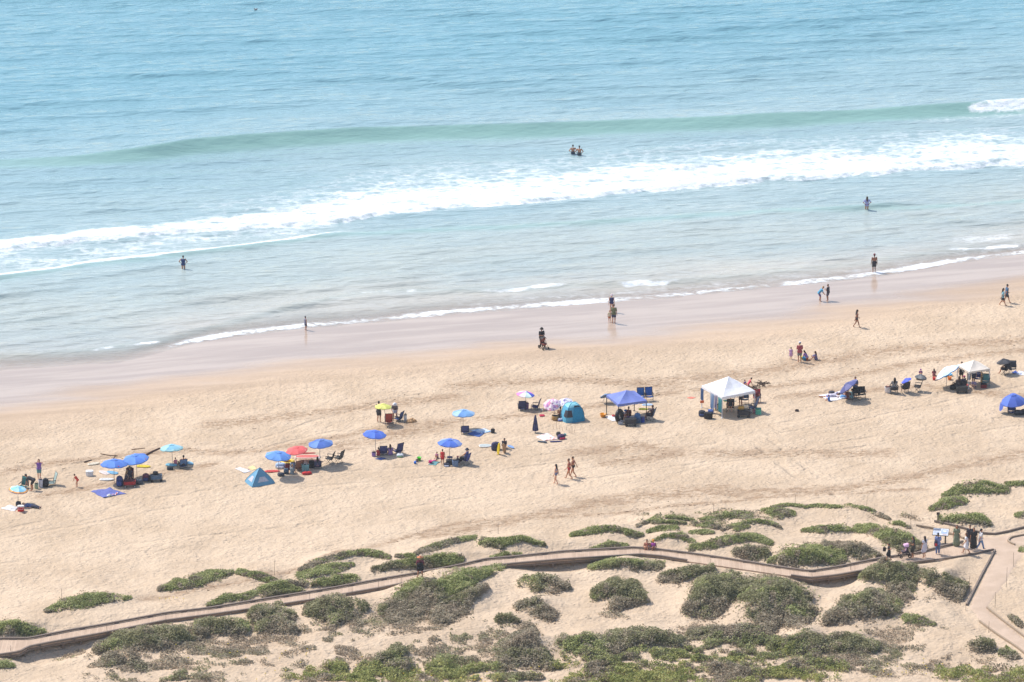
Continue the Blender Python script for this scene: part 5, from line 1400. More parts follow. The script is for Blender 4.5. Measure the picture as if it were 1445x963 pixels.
def person(label, px, py, H, pose, face, skin, hair, top=None, bottom=None, hat=None, sink=0.0, group=None, lift=0.0, build=1.0):
    J = joints(pose, H); mb = MB()
    torso_caps(mb, J)
    mb.cap(J['neck'] - J['u'] * .03, J['head'] - J['hd'] * .03, .030, .027, 8)
    for s in (-1, 1):
        j = J[s]
        mb.cap(j['hp'], j['kn'], .054, .034, 9); mb.cap(j['kn'], j['an'], .034, .021, 9)
        cf = (j['kn'] * .7 + j['an'] * .3) - J['f'] * .006; mb.ell(cf, (.036, .036, .036), 8, 6)
        mb.cap(j['an'] + Vector((0, 0, -.01)), j['toe'], .022, .016, 7)
        mb.cap(j['sh'], j['el'], .032, .024, 8); mb.cap(j['el'], j['wr'], .023, .015, 8)
        d = (j['wr'] - j['el']).normalized(); mb.cap(j['wr'], j['wr'] + d * .045, .018, .017, 7)
        mb.cap(j['wr'] + d * .012, j['wr'] + d * .04 + J['f'] * .02, .008, .006, 6)
    hx = Vector((1, 0, 0)); hu, hf = J['hd'], J['hf']
    rot = Matrix((hx, hf, hx.cross(hf))).transposed().to_4x4()
    big = 1.0 if H > 1.35 else 1.0 + (1.35 - H) * .45
    mb.ell(J['head'], (.043 * big, .054 * big, .066 * big), 14, 10, 0, rot)
    Hd = lambda x, y, z: J['head'] + (rot.to_3x3() @ Vector((x, y, z))) * big
    mb.cap(Hd(0, .02, -.035), Hd(0, .03, -.05), .028 * big, .018 * big, 8)
    mb.cap(Hd(0, .05, .008), Hd(0, .062, -.010), .006 * big, .009 * big, 6)
    for s in (-1, 1): mb.ell(Hd(s * .044, -.004, -.002), (.006, .011, .016), 6, 5, 0, rot)
    mb.v = [(x * H, y * H, z * H) for x, y, z in mb.v]
    o = remesh(mb, 'person', M('skin', skin, .55, .06), .0165 * H / 1.7 + .002, 2)
    # fingers, eyes and mouth join the body mesh
    ex = MB()
    for s in (-1, 1):
        j = J[s]; d = (j['wr'] - j['el']).normalized(); sd = hx * s if abs(d.x) < .8 else Vector((0, 1, 0)); sd = (sd - d * sd.dot(d)).normalized(); nn = d.cross(sd)
        b0 = j['wr'] + d * .045; acr = nn
        for i, Ln in enumerate((.036, .043, .040, .031)):
            st = b0 + acr * (.0105 * (i - 1.5)); k = st + d * Ln * .55; e = k + d * Ln * .4 - sd * Ln * .35
            ex.cap(st - d * .012, k, .0052, .0048, 5); ex.cap(k, e, .0047, .0038, 5)
        th = j['wr'] + d * .018; ex.cap(th, th + (acr * .9 + d * .6).normalized() * .034, .0065, .005, 5)
        ex.ell(Hd(s * .019, .047, .010), (.0075, .006, .005), 6, 5, 1, rot)
    ex.ell(Hd(0, .047, -.030), (.015, .006, .004), 7, 5, 2, rot)
    me = o.data; me.materials.append(M('eye', (40, 32, 30), .4)); me.materials.append(M('lip', (165, 95, 90), .5))
    ex.v = [(x * H, y * H, z * H) for x, y, z in ex.v]
    exo = ex.build('tmp', list(me.materials), None, True)
    import bmesh
    bm = bmesh.new(); bm.from_mesh(me); bm.from_mesh(exo.data); bm.to_mesh(me); bm.free()
    bpy.data.objects.remove(exo)
    kids = []
    def cloth(name, mbx, c, vox=.02):
        mbx.v = [(x * H, y * H, z * H) for x, y, z in mbx.v]
        k = remesh(mbx, name, col_mat(c), vox * H / 1.7 + .002, 3); k.parent = o; return k
    if top:
        tk, tc = top; g = MB()
        if tk in ('shirt', 'long', 'tank', 'dress', 'longdress', 'swimsuit'):
            torso_caps(g, J, add=.014 if tk not in ('swimsuit',) else .008, lo=.0 if tk != 'tank' else .0)
            if tk in ('shirt', 'long', 'dress', 'longdress'):
                for s in (-1, 1):
                    j = J[s]; e = j['sh'] + (j['el'] - j['sh']) * (.72 if tk != 'dress' else .4)
                    g.cap(j['sh'] * .94 + J['neck'] * .06, e if tk != 'long' else j['el'], .039, .034, 9)
                    if tk == 'long': g.cap(j['el'], j['el'] + (j['wr'] - j['el']) * .85, .034, .027, 9)
            if tk in ('dress', 'longdress'):
                fr = .86 if tk == 'dress' else 1.45
                km = (J[-1]['kn'] + J[1]['kn']) / 2; am = (J[-1]['an'] + J[1]['an']) / 2
                for s in (-1, 1):
                    e = J[s]['hp'] + (J[s]['kn'] - J[s]['hp']) * min(fr, 1)
                    g.cap(J[s]['hp'], e + hx * s * .015, .070, .078, 10)
                    if fr > 1: g.cap(J[s]['kn'], J[s]['kn'] + (J[s]['an'] - J[s]['kn']) * .65 + hx * s * .02, .078, .085, 10)
                e = J['pel'] + (km - J['pel']) * min(fr, 1.0)
                g.cap(J['pel'], e, .07, .09, 10)
                if fr > 1: g.cap(km, km + (am - km) * .65, .09, .10, 10)
        elif tk == 'bikini':
            a = J['pel'] + J['u'] * .205; g.cap(a - hx * .055, a + hx * .055, .064, .064, 10)
        cloth({'dress': 'dress', 'longdress': 'dress', 'bikini': 'bikini_top', 'swimsuit': 'swimsuit'}.get(tk, 'shirt'), g, tc)
    if bottom:
        bk, bc = bottom; g = MB()
        hr = .074 if bk == 'brief' or not top else .068
        g.cap(J[-1]['hp'] + J['u'] * .02, J[1]['hp'] + J['u'] * .02, hr, hr, 10)
        if bk != 'brief': g.cap(J['pel'] - hx * .03 + J['u'] * .07, J['pel'] + hx * .03 + J['u'] * .07, hr - .006, hr - .006, 10)
        for s in (-1, 1):
            j = J[s]
            if bk == 'brief': g.cap(j['hp'], j['hp'] + (j['kn'] - j['hp']) * .10, .067, .063, 9)
            if bk == 'shorts': g.cap(j['hp'], j['hp'] + (j['kn'] - j['hp']) * .72, .066, .058, 9)
            if bk == 'pants': g.cap(j['hp'], j['kn'], .065, .046, 9); g.cap(j['kn'], j['kn'] + (j['an'] - j['kn']) * .93, .045, .038, 9)
            if bk == 'skirt': g.cap(j['hp'], j['hp'] + (j['kn'] - j['hp']) * .85, .075, .09, 10)
        cloth({'brief': 'swim_briefs', 'pants': 'trousers', 'skirt': 'skirt', 'shorts': 'shorts'}[bk], g, bc)
    if hair:
        hc, style = hair; g = MB()
        g.ell(Hd(0, -.012, .014), (.049 * big, .055 * big, .062 * big), 14, 10, 0, rot)
        if style == 'long':
            g.cap(Hd(0, -.035, .01), J['neck'] - J['u'] * .10 - J['f'] * .055, .040, .030, 9)
            for s in (-1, 1): g.cap(Hd(s * .036, -.02, .0), J['neck'] + hx * s * .045 - J['u'] * .06 - J['f'] * .04, .022, .018, 8)
        elif style == 'bun': g.ell(Hd(0, -.045, .055), (.026, .026, .026), 10, 7)
        elif style == 'tail': g.cap(Hd(0, -.06, .02), J['neck'] - J['u'] * .06 - J['f'] * .075, .022, .012, 8)
        cloth('hair', g, M('hair', hc, .6), .014)
    if hat:
        hc, style = hat; g = MB(); T_ = Matrix.Translation(J['head']) @ rot
        sc = lambda L_: [(r * big, z * big) for r, z in L_]
        if style == 'cap':
            g.lathe(sc([(.058, .012), (.059, .035), (.050, .060), (.028, .076), (.0, .080)]), 18, 0, T_ , True)
            g.add([Hd(x, y, .018) for x, y in ((-.045, .035), (.045, .035), (.036, .10), (-.036, .10))] + [Hd(x, y, .026) for x, y in ((-.045, .035), (.045, .035), (.036, .10), (-.036, .10))],
                  [(3, 2, 1, 0), (4, 5, 6, 7), (0, 1, 5, 4), (1, 2, 6, 5), (2, 3, 7, 6), (3, 0, 4, 7)])
        else:
            br = .135 if style == 'wide' else .098
            g.lathe(sc([(.056, .022), (br, .012 if style == 'wide' else -.004), (br, .018 if style == 'wide' else .003), (.060, .030), (.056, .058), (.040, .078), (.0, .082)]), 22, 0, T_, True)
        g.v = [(x * H, y * H, z * H) for x, y, z in g.v]
        k = g.build('hat', col_mat(hc), None, True); k.parent = o
    p = gpt(px, py); o.location = (p.x, p.y, p.z + lift - sink); o.rotation_euler = (0, 0, R(face))
    if pose in ('camp', 'chair') and lift < .3: SEATED.append((o, pose, label))
    return tag(o, label, 'person', group)
SEATED = []
SK1, SK2, SK3 = (230, 175, 145), (205, 145, 112), (165, 112, 86)
BLK, BRN, BLD = (38, 30, 28), (85, 58, 42), (190, 150, 100)
def hanging(label, px, py, ztop, w, drop, c, rz, name='hanging_towel', cat='towel', group='towels drying under the white canopy'):
    """cloth hanging in folds; (px, py) is the ground point below it"""
    p = gpt(px, py); n, m_ = 16, 6; vs = []
    for q_ in (0, 1):
        for j in range(m_ + 1):
            for i in range(n + 1):
                u = i / n - .5; k = j / m_
                vs.append((u * w * (1 - .12 * k), .05 * math.sin(i * 1.55) * (.35 + k) + q_ * .02, ztop - drop * k * (1 + .05 * math.sin(i * .8))))
    W_ = n + 1; K = W_ * (m_ + 1)
    fs = [(j * W_ + i, j * W_ + i + 1, (j + 1) * W_ + i + 1, (j + 1) * W_ + i) for j in range(m_) for i in range(n)]
    fs += [tuple(x + K for x in f[::-1]) for f in fs]
    o = MB().add(vs, fs).build(name, col_mat(c), None, True); o.location = p; o.rotation_euler = (0, 0, R(rz))
    return tag(o, label, cat, group)
NAVY, ROYAL, SKY = (52, 58, 110), (48, 100, 205), (120, 175, 225)
W = person
# ---------- far left camp
umbrella('small umbrella banded light blue, orange and navy, leftmost on the sand', 26.5, 696, 28, 25.8, 712, [(120, 205, 235), (175, 225, 240)], ring=(4, (245, 165, 60), (45, 90, 160)), spin=.2)
towel('rumpled white towel at the left picture edge beside the red tote', [(1, 718), (14, 713), (26, 717), (20, 722)], printed((238, 235, 235), [(205, 205, 210)], 3))
bag('bright red bag with a white band under the orange-edged umbrella', 29.5, 721.5, .48, .3, .44, (225, 45, 40), 'cooler', 0, (245, 240, 238), name='cool_bag', group='bags and coolers by the umbrellas')
W('person lying on their back in a blue top under the orange-edged umbrella', 44, 716, 1.6, 'back', -115, SK1, (BLK, 'short'), ('shirt', (95, 115, 165)), ('pants', (60, 62, 85)))
bag('dark backpack at the foot of the orange-edged umbrella', 26, 713.5, .4, .3, .32, (50, 55, 70), 'pack', group='bags and coolers by the umbrellas')
towel('dark flat sandals cloth on the sand in front of the red bag', [(30, 724.5), (33, 723.5), (37, 724.5), (34, 725.5)], (70, 55, 60), fold=.01)
chair('dark teal folding chair beside the man in black bending over', 33.5, 690, (45, 110, 110), 160, 'low')
W('man in black shirt and black shorts bending over beside the teal chair', 46, 692.5, 1.72, 'bend', 72, SK2, (BLK, 'short'), ('shirt', (52, 50, 54)), ('shorts', (38, 36, 42)))
W('woman in a purple top and green shorts holding a phone to her face', 55.5, 676, 1.62, 'phone', 185, SK1, (BRN, 'long'), ('shirt', (150, 105, 190)), ('shorts', (115, 160, 155)))
bag('pale green tote between the man in black and the white bag', 51.5, 690, .3, .25, .42, (170, 195, 165), 'tote', group='bags and coolers by the umbrellas')
bag('tall white tote left of the black backpack', 57.5, 688, .34, .3, .62, (225, 222, 232), 'tote', 10, group='bags and coolers by the umbrellas')
bag('black backpack standing between the white tote and the pale chair', 64.5, 687, .46, .32, .66, (42, 42, 48), 'pack', group='bags and coolers by the umbrellas')
chair('pale grey green folding chair seen from its side, rightmost of the left camp', 72, 685, (165, 185, 180), 110, 'low', up=.75)
W('small child in an orange red top stooping alone on the sand', 109, 687.5, 1.12, 'stoop', 60, SK1, (BRN, 'short'), ('swimsuit', (225, 70, 50)), None)
# ---------- twin blue umbrellas
umbrella('blue umbrella with a red patch, front one of the overlapping pair on the left', 162, 661.5, 39.5, 161.3, 682, [(55, 115, 210), (70, 130, 220)], logo=((215, 60, 70), 290), spin=.15)
umbrella('blue umbrella with a red patch, rear one of the overlapping pair on the left', 191.8, 654.5, 38.5, 193.3, 674, [(58, 120, 214), (75, 138, 222)], tilt=8, tdir=200, logo=((215, 60, 70), 335), spin=.1)
board('cream board lying askew by the driftwood behind the white cooler', 132, 655.5, .95, .42, 25, (238, 225, 200))
bag('white cooler alone on the sand left of the boards', 126.5, 671.5, .56, .4, .40, (242, 240, 240), 'cooler', 0, (250, 250, 250), group='bags and coolers by the umbrellas')
board('white board with a pink edge pointing up to the left', 147, 668, 1.05, .48, 132, (245, 228, 222))
board('light blue board lying behind the front blue umbrella pole', 158.5, 668, .95, .50, 150, (130, 190, 225))
board('slim white board lying level in front of the pink edged one', 150.5, 677.5, 1.08, .45, 2, (240, 240, 238))
board('yellow board lying right of the rear blue umbrella pole', 202.5, 659, 1.08, .48, -8, (240, 215, 60))
bag('navy backpack chair folded upright at the front blue umbrella pole', 169, 686, .52, .36, .78, (50, 66, 120), 'pack', 0, (62, 84, 150), group='bags and coolers by the umbrellas')
W('person with long fair hair seated on the sand behind the red wagon', 178, 679, 1.55, 'sit', -60, SK1, (BLD, 'long'), ('tank', (105, 100, 115)), ('shorts', (70, 70, 85)))
W('person in a straw sun hat seated beside the red chair', 187.5, 676, 1.6, 'chair', 70, SK2, (BRN, 'long'), ('shirt', (90, 75, 80)), ('shorts', (55, 55, 65)), ((175, 145, 100), 'wide'))
chair('dark red folding chair between the two seated people behind the red wagon', 183, 678.5, (150, 40, 45), 180, 'low')
wagon('red folding wagon with pale wheels in the shade of the front blue umbrella', 183, 687, (185, 45, 50), 8, wheels=(215, 215, 220), Wd=.5)
towel('folded pale violet towel heaped in the red wagon', [(178, 680), (182, 677.5), (187, 678.5), (184, 681)], (150, 150, 190), fold=.05)
bag('low grey gear bag right of the red wagon', 196.5, 683, .55, .4, .36, (85, 92, 105), 'duffel', group='bags and coolers by the umbrellas')
bag('round maroon backpack between the grey gear bag and the blue grey wagon', 206, 678.5, .52, .4, .56, (125, 65, 80), 'pack', 0, (55, 75, 125), group='bags and coolers by the umbrellas')
bag('black bag leaning on the left end of the blue grey wagon', 212.5, 679, .3, .3, .44, (50, 52, 60), 'pack', group='bags and coolers by the umbrellas')
wagon('blue grey folding wagon under the rear blue umbrella', 220.5, 679, (95, 120, 150), 10, L=.85)
bag('black bag lying on top of the blue grey wagon', 219.5, 678, .4, .3, .22, (48, 46, 55), 'duffel', lift=.5, group='bags and coolers by the umbrellas')
towel('violet blue blanket spread in the sun in front of the red wagon', [(128.7, 694), (155, 689.5), (178, 697), (146.6, 703.5)], (105, 115, 185), name='blanket', cat='blanket', fold=.05)
towel('small red and white towel crumpled on the violet blue blanket', [(157, 698), (162, 696), (168, 697), (161, 700.5)], striped([(235, 225, 225), (205, 85, 80)], 6), fold=.1, th=.05)
ht = thing('sun_hat', 'round white hat on the near corner of the violet blue blanket', 'hat', gpt(154.5, 700.5) + Vector((0, 0, .06)), 0, 'small things on blankets')
MB().lathe([(.20, 0), (.205, .012), (.10, .03), (.09, .09), (.05, .115), (0, .12)], 20).build('crown', M('cloth', (240, 238, 230), .85), ht, True); MB().torus((0, 0, .035), .098, .012, 20, 6).build('hat_band', M('cloth', (90, 90, 120), .85), ht, True)
stick('thick dark driftwood log sloping up right behind the rear blue umbrella', [(206, 643), (214, 638.5), (225, 633.5)], .11, (105, 78, 68))
stick('thin forked stick behind the front blue umbrella', [(142, 641), (152, 643), (166, 644)], .035)
stick('short upright-looking twig crossing the thin forked stick', [(160, 648), (163, 643)], .03)
stick('pale straight stick above the driftwood log', [(186, 635), (204, 633)], .035, (170, 135, 110))
stick('dark short log near the cream board', [(119.5, 653), (129, 650)], .07, (95, 72, 58))
# ---------- light blue umbrella right of the pair
umbrella('light blue patterned umbrella over a shirtless person in a striped chair', 242.5, 638.5, 33.5, 243.3, 655, [(125, 190, 215), (150, 205, 222), (110, 180, 210)], ring=(4, (140, 195, 200)), spin=.3)
W('shirtless person seated in the blue striped chair', 254.5, 657, 1.7, 'chair', 25, SK2, (BLK, 'short'), None, ('shorts', (60, 60, 80)))
chair('blue striped folding chair with a shirtless person in it', 257.5, 659.5, striped([(45, 85, 150), (45, 85, 150), (150, 185, 215)], 9, 'Z'), 20, 'low', up=.55)
board('light blue board lying left of the striped chair', 242, 657, .9, .5, -15, (135, 200, 225))
board('pale blue board lying right of the striped chair', 268, 654.5, .7, .4, -50, (150, 205, 230))
bag('black duffel in the shade left of the striped chair', 240, 663, .5, .35, .26, (50, 54, 62), 'duffel', group='bags and coolers by the umbrellas')
W('small child in pink sitting beside the shirtless person', 248, 655.5, 1.0, 'sit', 20, SK1, (BRN, 'short'), ('shirt', (230, 130, 150)), ('shorts', (200, 110, 130)))
# ---------- blue tent and red umbrella group
towel('white towel left of the blue and pale tent', [(332, 662), (340, 660), (354, 666), (344, 668)], (240, 235, 235))
towel('pale yellow towel behind the blue and pale tent', [(350, 660), (357, 657.5), (363, 662), (356, 664)], (242, 222, 160))
dome_tent('low pop-up tent, blue grey with two pale windows', 367, 681, 1.95, 1.5, 1.2, 26, (80, 150, 185), ((205, 205, 215), 18, 12), sharp=True)
board('long red board lying behind the tent', 384.5, 666, 1.15, .42, 4, (225, 80, 75))
umbrella('blue umbrella overlapping a red one', 393, 650, 37.5, 393.5, 673, [(70, 135, 220), (85, 150, 225)], logo=((225, 95, 110), 340), spin=.3)
umbrella('red umbrella, the only red one on the beach', 419, 641, 31, 418, 661, [(235, 75, 75), (240, 85, 82)], tilt=7, tdir=200, logo=((235, 230, 230), 350), spin=.2)
umbrella('blue patterned umbrella right of the red one', 453, 632.5, 36, 451.5, 657, [(60, 110, 195), (95, 140, 210), (50, 100, 190)], ring=(5, (70, 120, 205)), spin=.5)
board('red and white striped airbed on its frame behind the red umbrella pole', 434, 651, 1.95, .75, 2, (235, 205, 195), (225, 120, 110), name='airbed', cat='airbed', group='inflatables', lift=.32)
board('red stripe cushion lying along the airbed', 431, 648, 1.6, .2, 3, (205, 75, 70), name='long_cushion', cat='cushion', group='inflatables', lift=.42)
tube_ring('yellow ring with a black patch under the blue and red umbrellas', 406, 654, .42, .12, (240, 205, 60))
bag('pale blue and white bundle behind the blue umbrella pole', 396, 660.5, .8, .45, .40, (180, 205, 235), 'duffel', 0, (225, 230, 240), group='bags and coolers by the umbrellas')
bag('dark maroon tote beside the pale blue bundle', 406, 662.5, .36, .28, .44, (120, 35, 45), 'tote', group='bags and coolers by the umbrellas')
bag('small pale blue tote right of the maroon tote', 413.5, 660.5, .4, .3, .42, (165, 190, 225), 'tote', group='bags and coolers by the umbrellas')
chair('brown striped folding chair under the red umbrella', 422, 663, striped([(130, 85, 70), (175, 125, 100)], 10, 'Z'), 12, 'low', up=.62)
W('person in a pink grey top seated under the patterned blue umbrella', 434, 658, 1.6, 'chair', -20, SK2, (BLK, 'long'), ('shirt', (170, 130, 145)), ('shorts', (80, 75, 95)))
bag('black tote right of the person in pink grey', 440, 660.5, .46, .3, .55, (36, 36, 42), 'tote', group='bags and coolers by the umbrellas')
bag('teal and white striped beach bag in front of the brown chair', 431, 665.5, .58, .35, .58, (120, 175, 175), 'tote', 0, (225, 235, 235), group='bags and coolers by the umbrellas')
bag('long bright red duffel in front of the striped beach bag', 433, 669.5, .75, .3, .2, (225, 50, 50), 'duffel', 12, group='bags and coolers by the umbrellas')
W('person with a grey shirt sitting on the sand at the blue umbrella pole', 412, 669.5, 1.45, 'sit', -25, SK1, (BLD, 'short'), ('shirt', (140, 150, 155)), ('shorts', (110, 105, 105)))
bag('dark sneakers and bag heap at the left foot of the blue umbrella', 396.5, 671.5, .55, .35, .24, (72, 74, 88), 'duffel', group='bags and coolers by the umbrellas')
bag('blue grey backpack left of the person in the grey shirt', 404, 668.5, .4, .3, .42, (85, 105, 125), 'pack', group='bags and coolers by the umbrellas')
chair('navy folding chair at the pole of the patterned blue umbrella', 447.5, 660.5, (70, 75, 110), 10, 'low', up=.42)
towel('white cloth hung by the patterned umbrella pole', [(447, 647), (449, 644), (452, 644.5), (450, 648)], (240, 240, 245), fold=.1)
chair('black folding chair with arms, left one of two by the patterned blue umbrella', 465, 654, (52, 52, 55), 75, 'camp')
chair('dark grey folding chair, right one of two by the patterned blue umbrella', 477.5, 653, (78, 78, 76), 60, 'camp', up=.62)
# ---------- yellow umbrella
umbrella('lime yellow umbrella, the only yellow one', 541, 578.5, 24.5, 543.5, 600, [(215, 215, 80), (222, 220, 95)], spin=.4)
W('man in a dark shirt standing behind the yellow umbrella', 534.5, 596, 1.75, 'hold', -20, SK2, (BLK, 'short'), ('shirt', (70, 70, 82)), ('shorts', (58, 58, 66)))
W('person in a white cap stooping beside a blue chair', 557.5, 592.5, 1.7, 'stoop', 178, SK2, (BLD, 'short'), ('shirt', (110, 100, 105)), ('shorts', (225, 222, 230)), ((240, 240, 245), 'bucket'))
chair('rust red folding chair under the yellow umbrella', 548.5, 597, (190, 80, 65), 5, 'low', up=.7)
chair('blue folding chair turned away by the stooping person', 561.5, 594, (65, 85, 140), 60, 'low', up=.6)
bag('white bag with a black base standing right of the blue chair', 572, 594.5, .24, .2, .52, (235, 232, 228), 'tote', 0, (35, 32, 34), group='bags and coolers by the umbrellas')
# ---------- plain blue umbrella with chairs below the yellow one
umbrella('deep blue umbrella below the yellow one', 529, 619, 33.5, 530, 641, [(45, 95, 210), (60, 115, 220)], spin=.05)
W('child in a red shirt sitting left under the deep blue umbrella', 534, 643, 1.2, 'sit', -10, SK1, (BRN, 'short'), ('shirt', (205, 60, 60)), ('shorts', (120, 95, 150)))
chair('navy folding chair right of the child in red', 540.5, 641, (70, 72, 130), 8, 'low', up=.58)
W('woman in a lilac patterned top sitting between two navy chairs', 551, 642, 1.55, 'sit', 10, SK1, (BRN, 'long'), ('shirt', (165, 125, 175)), ('shorts', (90, 80, 110)))
chair('navy folding chair with a tall back at the right end under the deep blue umbrella', 561, 640, (58, 62, 115), 35, 'low', up=.75)
bag('white bag with green bottom on the sand in front of the tall navy chair', 564.5, 644.5, .55, .4, .22, (225, 230, 235), 'duffel', 0, (120, 160, 110), group='bags and coolers by the umbrellas')
towel('blue towel in the shade below the child in red', [(530, 648), (538, 645.5), (545, 647), (537, 650)], (60, 85, 150))
bag('lilac bag left of the child in red', 527.5, 644, .32, .3, .32, (150, 120, 185), 'tote', group='bags and coolers by the umbrellas')
# ---------- blue umbrella with children
umbrella('half pale half deep blue umbrella above a child in red', 635, 631.3, 35, 634.6, 650, [(60, 115, 215), (45, 100, 205), (50, 105, 210), (125, 155, 220)], spin=.0)
W('boy in red swimwear standing with his back to the camera by the umbrella', 624.5, 655.8, 1.25, 'stand', -5, SK2, (BLK, 'short'), ('tank', (225, 60, 60)), ('shorts', (190, 40, 50)))
W('small child in a pink striped top squatting left of the boy in red', 617, 646.5, .95, 'sit', 150, SK2, (BRN, 'short'), ('shirt', (205, 130, 165)), ('shorts', (90, 70, 80)))
MBx = gpt(634.8, 652)
t_ = thing('side_table', 'low folding table with a navy top at the umbrella pole', 'table', MBx)
MB().soft((0, 0, .36), (.42, .36, .04), ((0, 1), (1, .97)), 5).build('table_top', M('cloth', (40, 55, 115), .85), t_)
for sx, sy in ((-1, -1), (1, -1), (1, 1), (-1, 1)): MB().cap((sx * .17, sy * .14, -.02), (sx * .15, sy * .12, .37), .014, .014, 6).build('leg', STEEL, t_)
bag('brown box bag behind the navy topped table', 634, 655, .5, .35, .36, (85, 78, 76), 'crate', 0, (105, 98, 92), group='bags and coolers by the umbrellas')
bag('blue grey cool bag in front of the seated adult', 642.5, 658, .48, .36, .48, (115, 140, 175), 'tote', 0, group='bags and coolers by the umbrellas')
bag('black and white bag lying right of the boy in red', 630.5, 658, .5, .36, .26, (52, 54, 70), 'duffel', 0, (200, 205, 225), group='bags and coolers by the umbrellas')
W('adult in a dark hat seated with a child under the half pale umbrella', 653.5, 653, 1.72, 'camp', 60, SK2, (BLK, 'short'), ('tank', (95, 100, 160)), ('pants', (45, 45, 52)), ((58, 60, 78), 'bucket'))
W('small child with a pink hat beside the adult in a dark hat', 647, 652, .9, 'sit', 120, SK2, (BLK, 'short'), ('shirt', (90, 70, 75)), ('shorts', (60, 55, 65)), ((225, 80, 110), 'cap'))
chair('blue folding chair holding the adult in a dark hat', 656, 655.5, (62, 80, 165), 60, 'camp')
towel('sea green towel left of the boy in red', [(604.5, 656), (612, 651.5), (622, 652), (615, 657.5)], (95, 150, 155))
bucket('magenta toy bucket on the corner of the sea green towel', 607.5, 654, .15, .2, (240, 40, 150), (240, 120, 190))
bucket('lime green toy bucket alone on the sand', 591.5, 650, .16, .26, (90, 225, 40))
bucket('small blue toy bucket tipped over, leftmost of the sand toys', 584, 655, .12, .18, (50, 120, 220), None, 80)
ball('small brown ball between the lime and blue buckets', 588.5, 651.8, .12, [(90, 70, 55), (105, 80, 62)])
W('child lying on the sand beside the magenta bucket', 611, 651.5, .8, 'front', -60, SK2, (BLK, 'short'), ('swimsuit', (225, 110, 170)), None)
# ---------- light blue umbrella, towel and boards
umbrella('pale blue chequered umbrella shading a blue chair and towel', 654, 589.3, 33, 653.5, 607, [(105, 165, 220), (150, 190, 228), (90, 150, 215)], spin=.3)
chair('navy folding chair at the pole of the pale blue umbrella', 656, 611.5, (68, 78, 135), 5, 'low', up=.52)
towel('blue towel in the shade of the pale blue umbrella', [(659, 613), (668, 608.5), (685, 611), (676, 617)], (62, 100, 170))
towel('white and pale blue towel stretching right from the shaded blue towel', [(664, 608), (684, 605.2), (694, 609), (680, 613)], printed((225, 235, 245), [(150, 190, 230)], 2.2))
bag('black bag on the right end of the pale blue towel', 695.5, 611, .32, .28, .28, (42, 42, 50), 'tote', group='bags and coolers by the umbrellas')
board('white swim float with a dark print', 684.5, 630, .95, .62, 5, (240, 240, 238), (190, 200, 198), name='swim_float', cat='inflatable', group='inflatables')
bag('dark navy duffel left of the upright yellow board', 699.5, 635, .7, .4, .62, (62, 62, 100), 'pack', 20, group='bags and coolers by the umbrellas')
board('yellow board standing up leaning to the right', 703.5, 642, 1.12, .40, 20, (245, 215, 25), stand=18)
board('tan board standing behind the yellow one, leaning left', 711.5, 640, .98, .38, -30, (205, 160, 115), stand=20)
W('person crouching behind the upright boards', 711.5, 633, 1.5, 'crouch', 190, SK3, (BLK, 'short'), ('shirt', (70, 66, 74)), ('shorts', (62, 60, 70)))
board('small pale blue board on the sand right of the upright boards', 721, 631.5, .75, .3, -55, (150, 185, 235))
# ---------- folded umbrella and blanket
closed_umbrella('closed navy umbrella standing by the spotted blanket', 755.5, 611, 25, (62, 64, 110))
towel('white blanket with pink spots next to the closed navy umbrella', [(755, 616.5), (773, 611.5), (789, 620), (768, 623)], printed((250, 238, 232), [(235, 160, 150)], 4.5, .58), name='blanket', cat='blanket')
bag('navy and crimson backpack lying at the right end of the spotted blanket', 792, 619.5, .62, .42, .36, (75, 62, 100), 'pack', 25, (205, 50, 85), group='bags and coolers by the umbrellas')
bag('small dark bag behind the crimson backpack', 788, 614.5, .36, .3, .26, (55, 50, 55), 'duffel', group='bags and coolers by the umbrellas')
bucket('teal toy pail right of the crimson backpack', 797.5, 615, .1, .15, (90, 165, 165))
board('navy umbrella sleeve lying along the spotted blanket', 784.5, 624, .95, .13, 5, (72, 75, 130), name='umbrella_sleeve', cat='sleeve', group='small things on blankets')
board('dark flat strip standing in for the shadow below the spotted blanket', 765.5, 624.5, .78, .2, -18, (80, 95, 110), name='shadow_strip', cat='shadow_strip', group='small things on blankets')  # dark strip laid where the blanket's edge casts only a shadow
for k, (a, b, h) in enumerate(((781, 606, 7), (785.5, 605, 10), (789.5, 606, 6), (794, 608, 5), (803, 611, 7), (806, 612, 11), (808.5, 613, 9), (810.5, 611, 12), (799, 607, 5))):
    p = gpt(a, b); o = MB().cap((0, 0, -.05), (random.gauss(0, .03), 0, h / (ppm(p) * .94)), .013, .008, 5).build('reed_stick', M('dry_reed', (150, 115, 85))); o.location = p
    tag(o, 'thin dry stick pushed upright into the sand below the turquoise tent', 'stick', 'sticks planted below the turquoise tent')
# ---------- rainbow umbrella, pink umbrellas, turquoise tent
umbrella('umbrella in pink, white, mint and blue panels', 741.5, 561.2, 26, 741.8, 577.5, [(245, 110, 190), (240, 215, 235), (215, 240, 230), (60, 90, 215), (240, 120, 195), (120, 110, 220)], spin=R(178))
chair('navy folding chair seen from behind under the multicoloured umbrella', 736.5, 578.5, (50, 58, 105), 5, 'low', up=.66)
bag('plum tote between the two navy chairs', 743, 577.5, .36, .28, .50, (130, 95, 145), 'tote', group='bags and coolers by the umbrellas')
chair('navy folding chair turned side on, right under the multicoloured umbrella', 755, 577.5, (48, 52, 110), 75, 'low', up=.66)
umbrella('white umbrella with pink flowers, tilted to the camera', 779, 575.5, 25, 783, 589, [printed((252, 240, 243), [(240, 160, 180), (200, 140, 190)], 3.2, .56, 'printed_pink'), printed((250, 225, 232), [(225, 150, 190), (170, 130, 190)], 3.0, .54, 'printed_pink_b')], tilt=24, tdir=255, dome=.42)
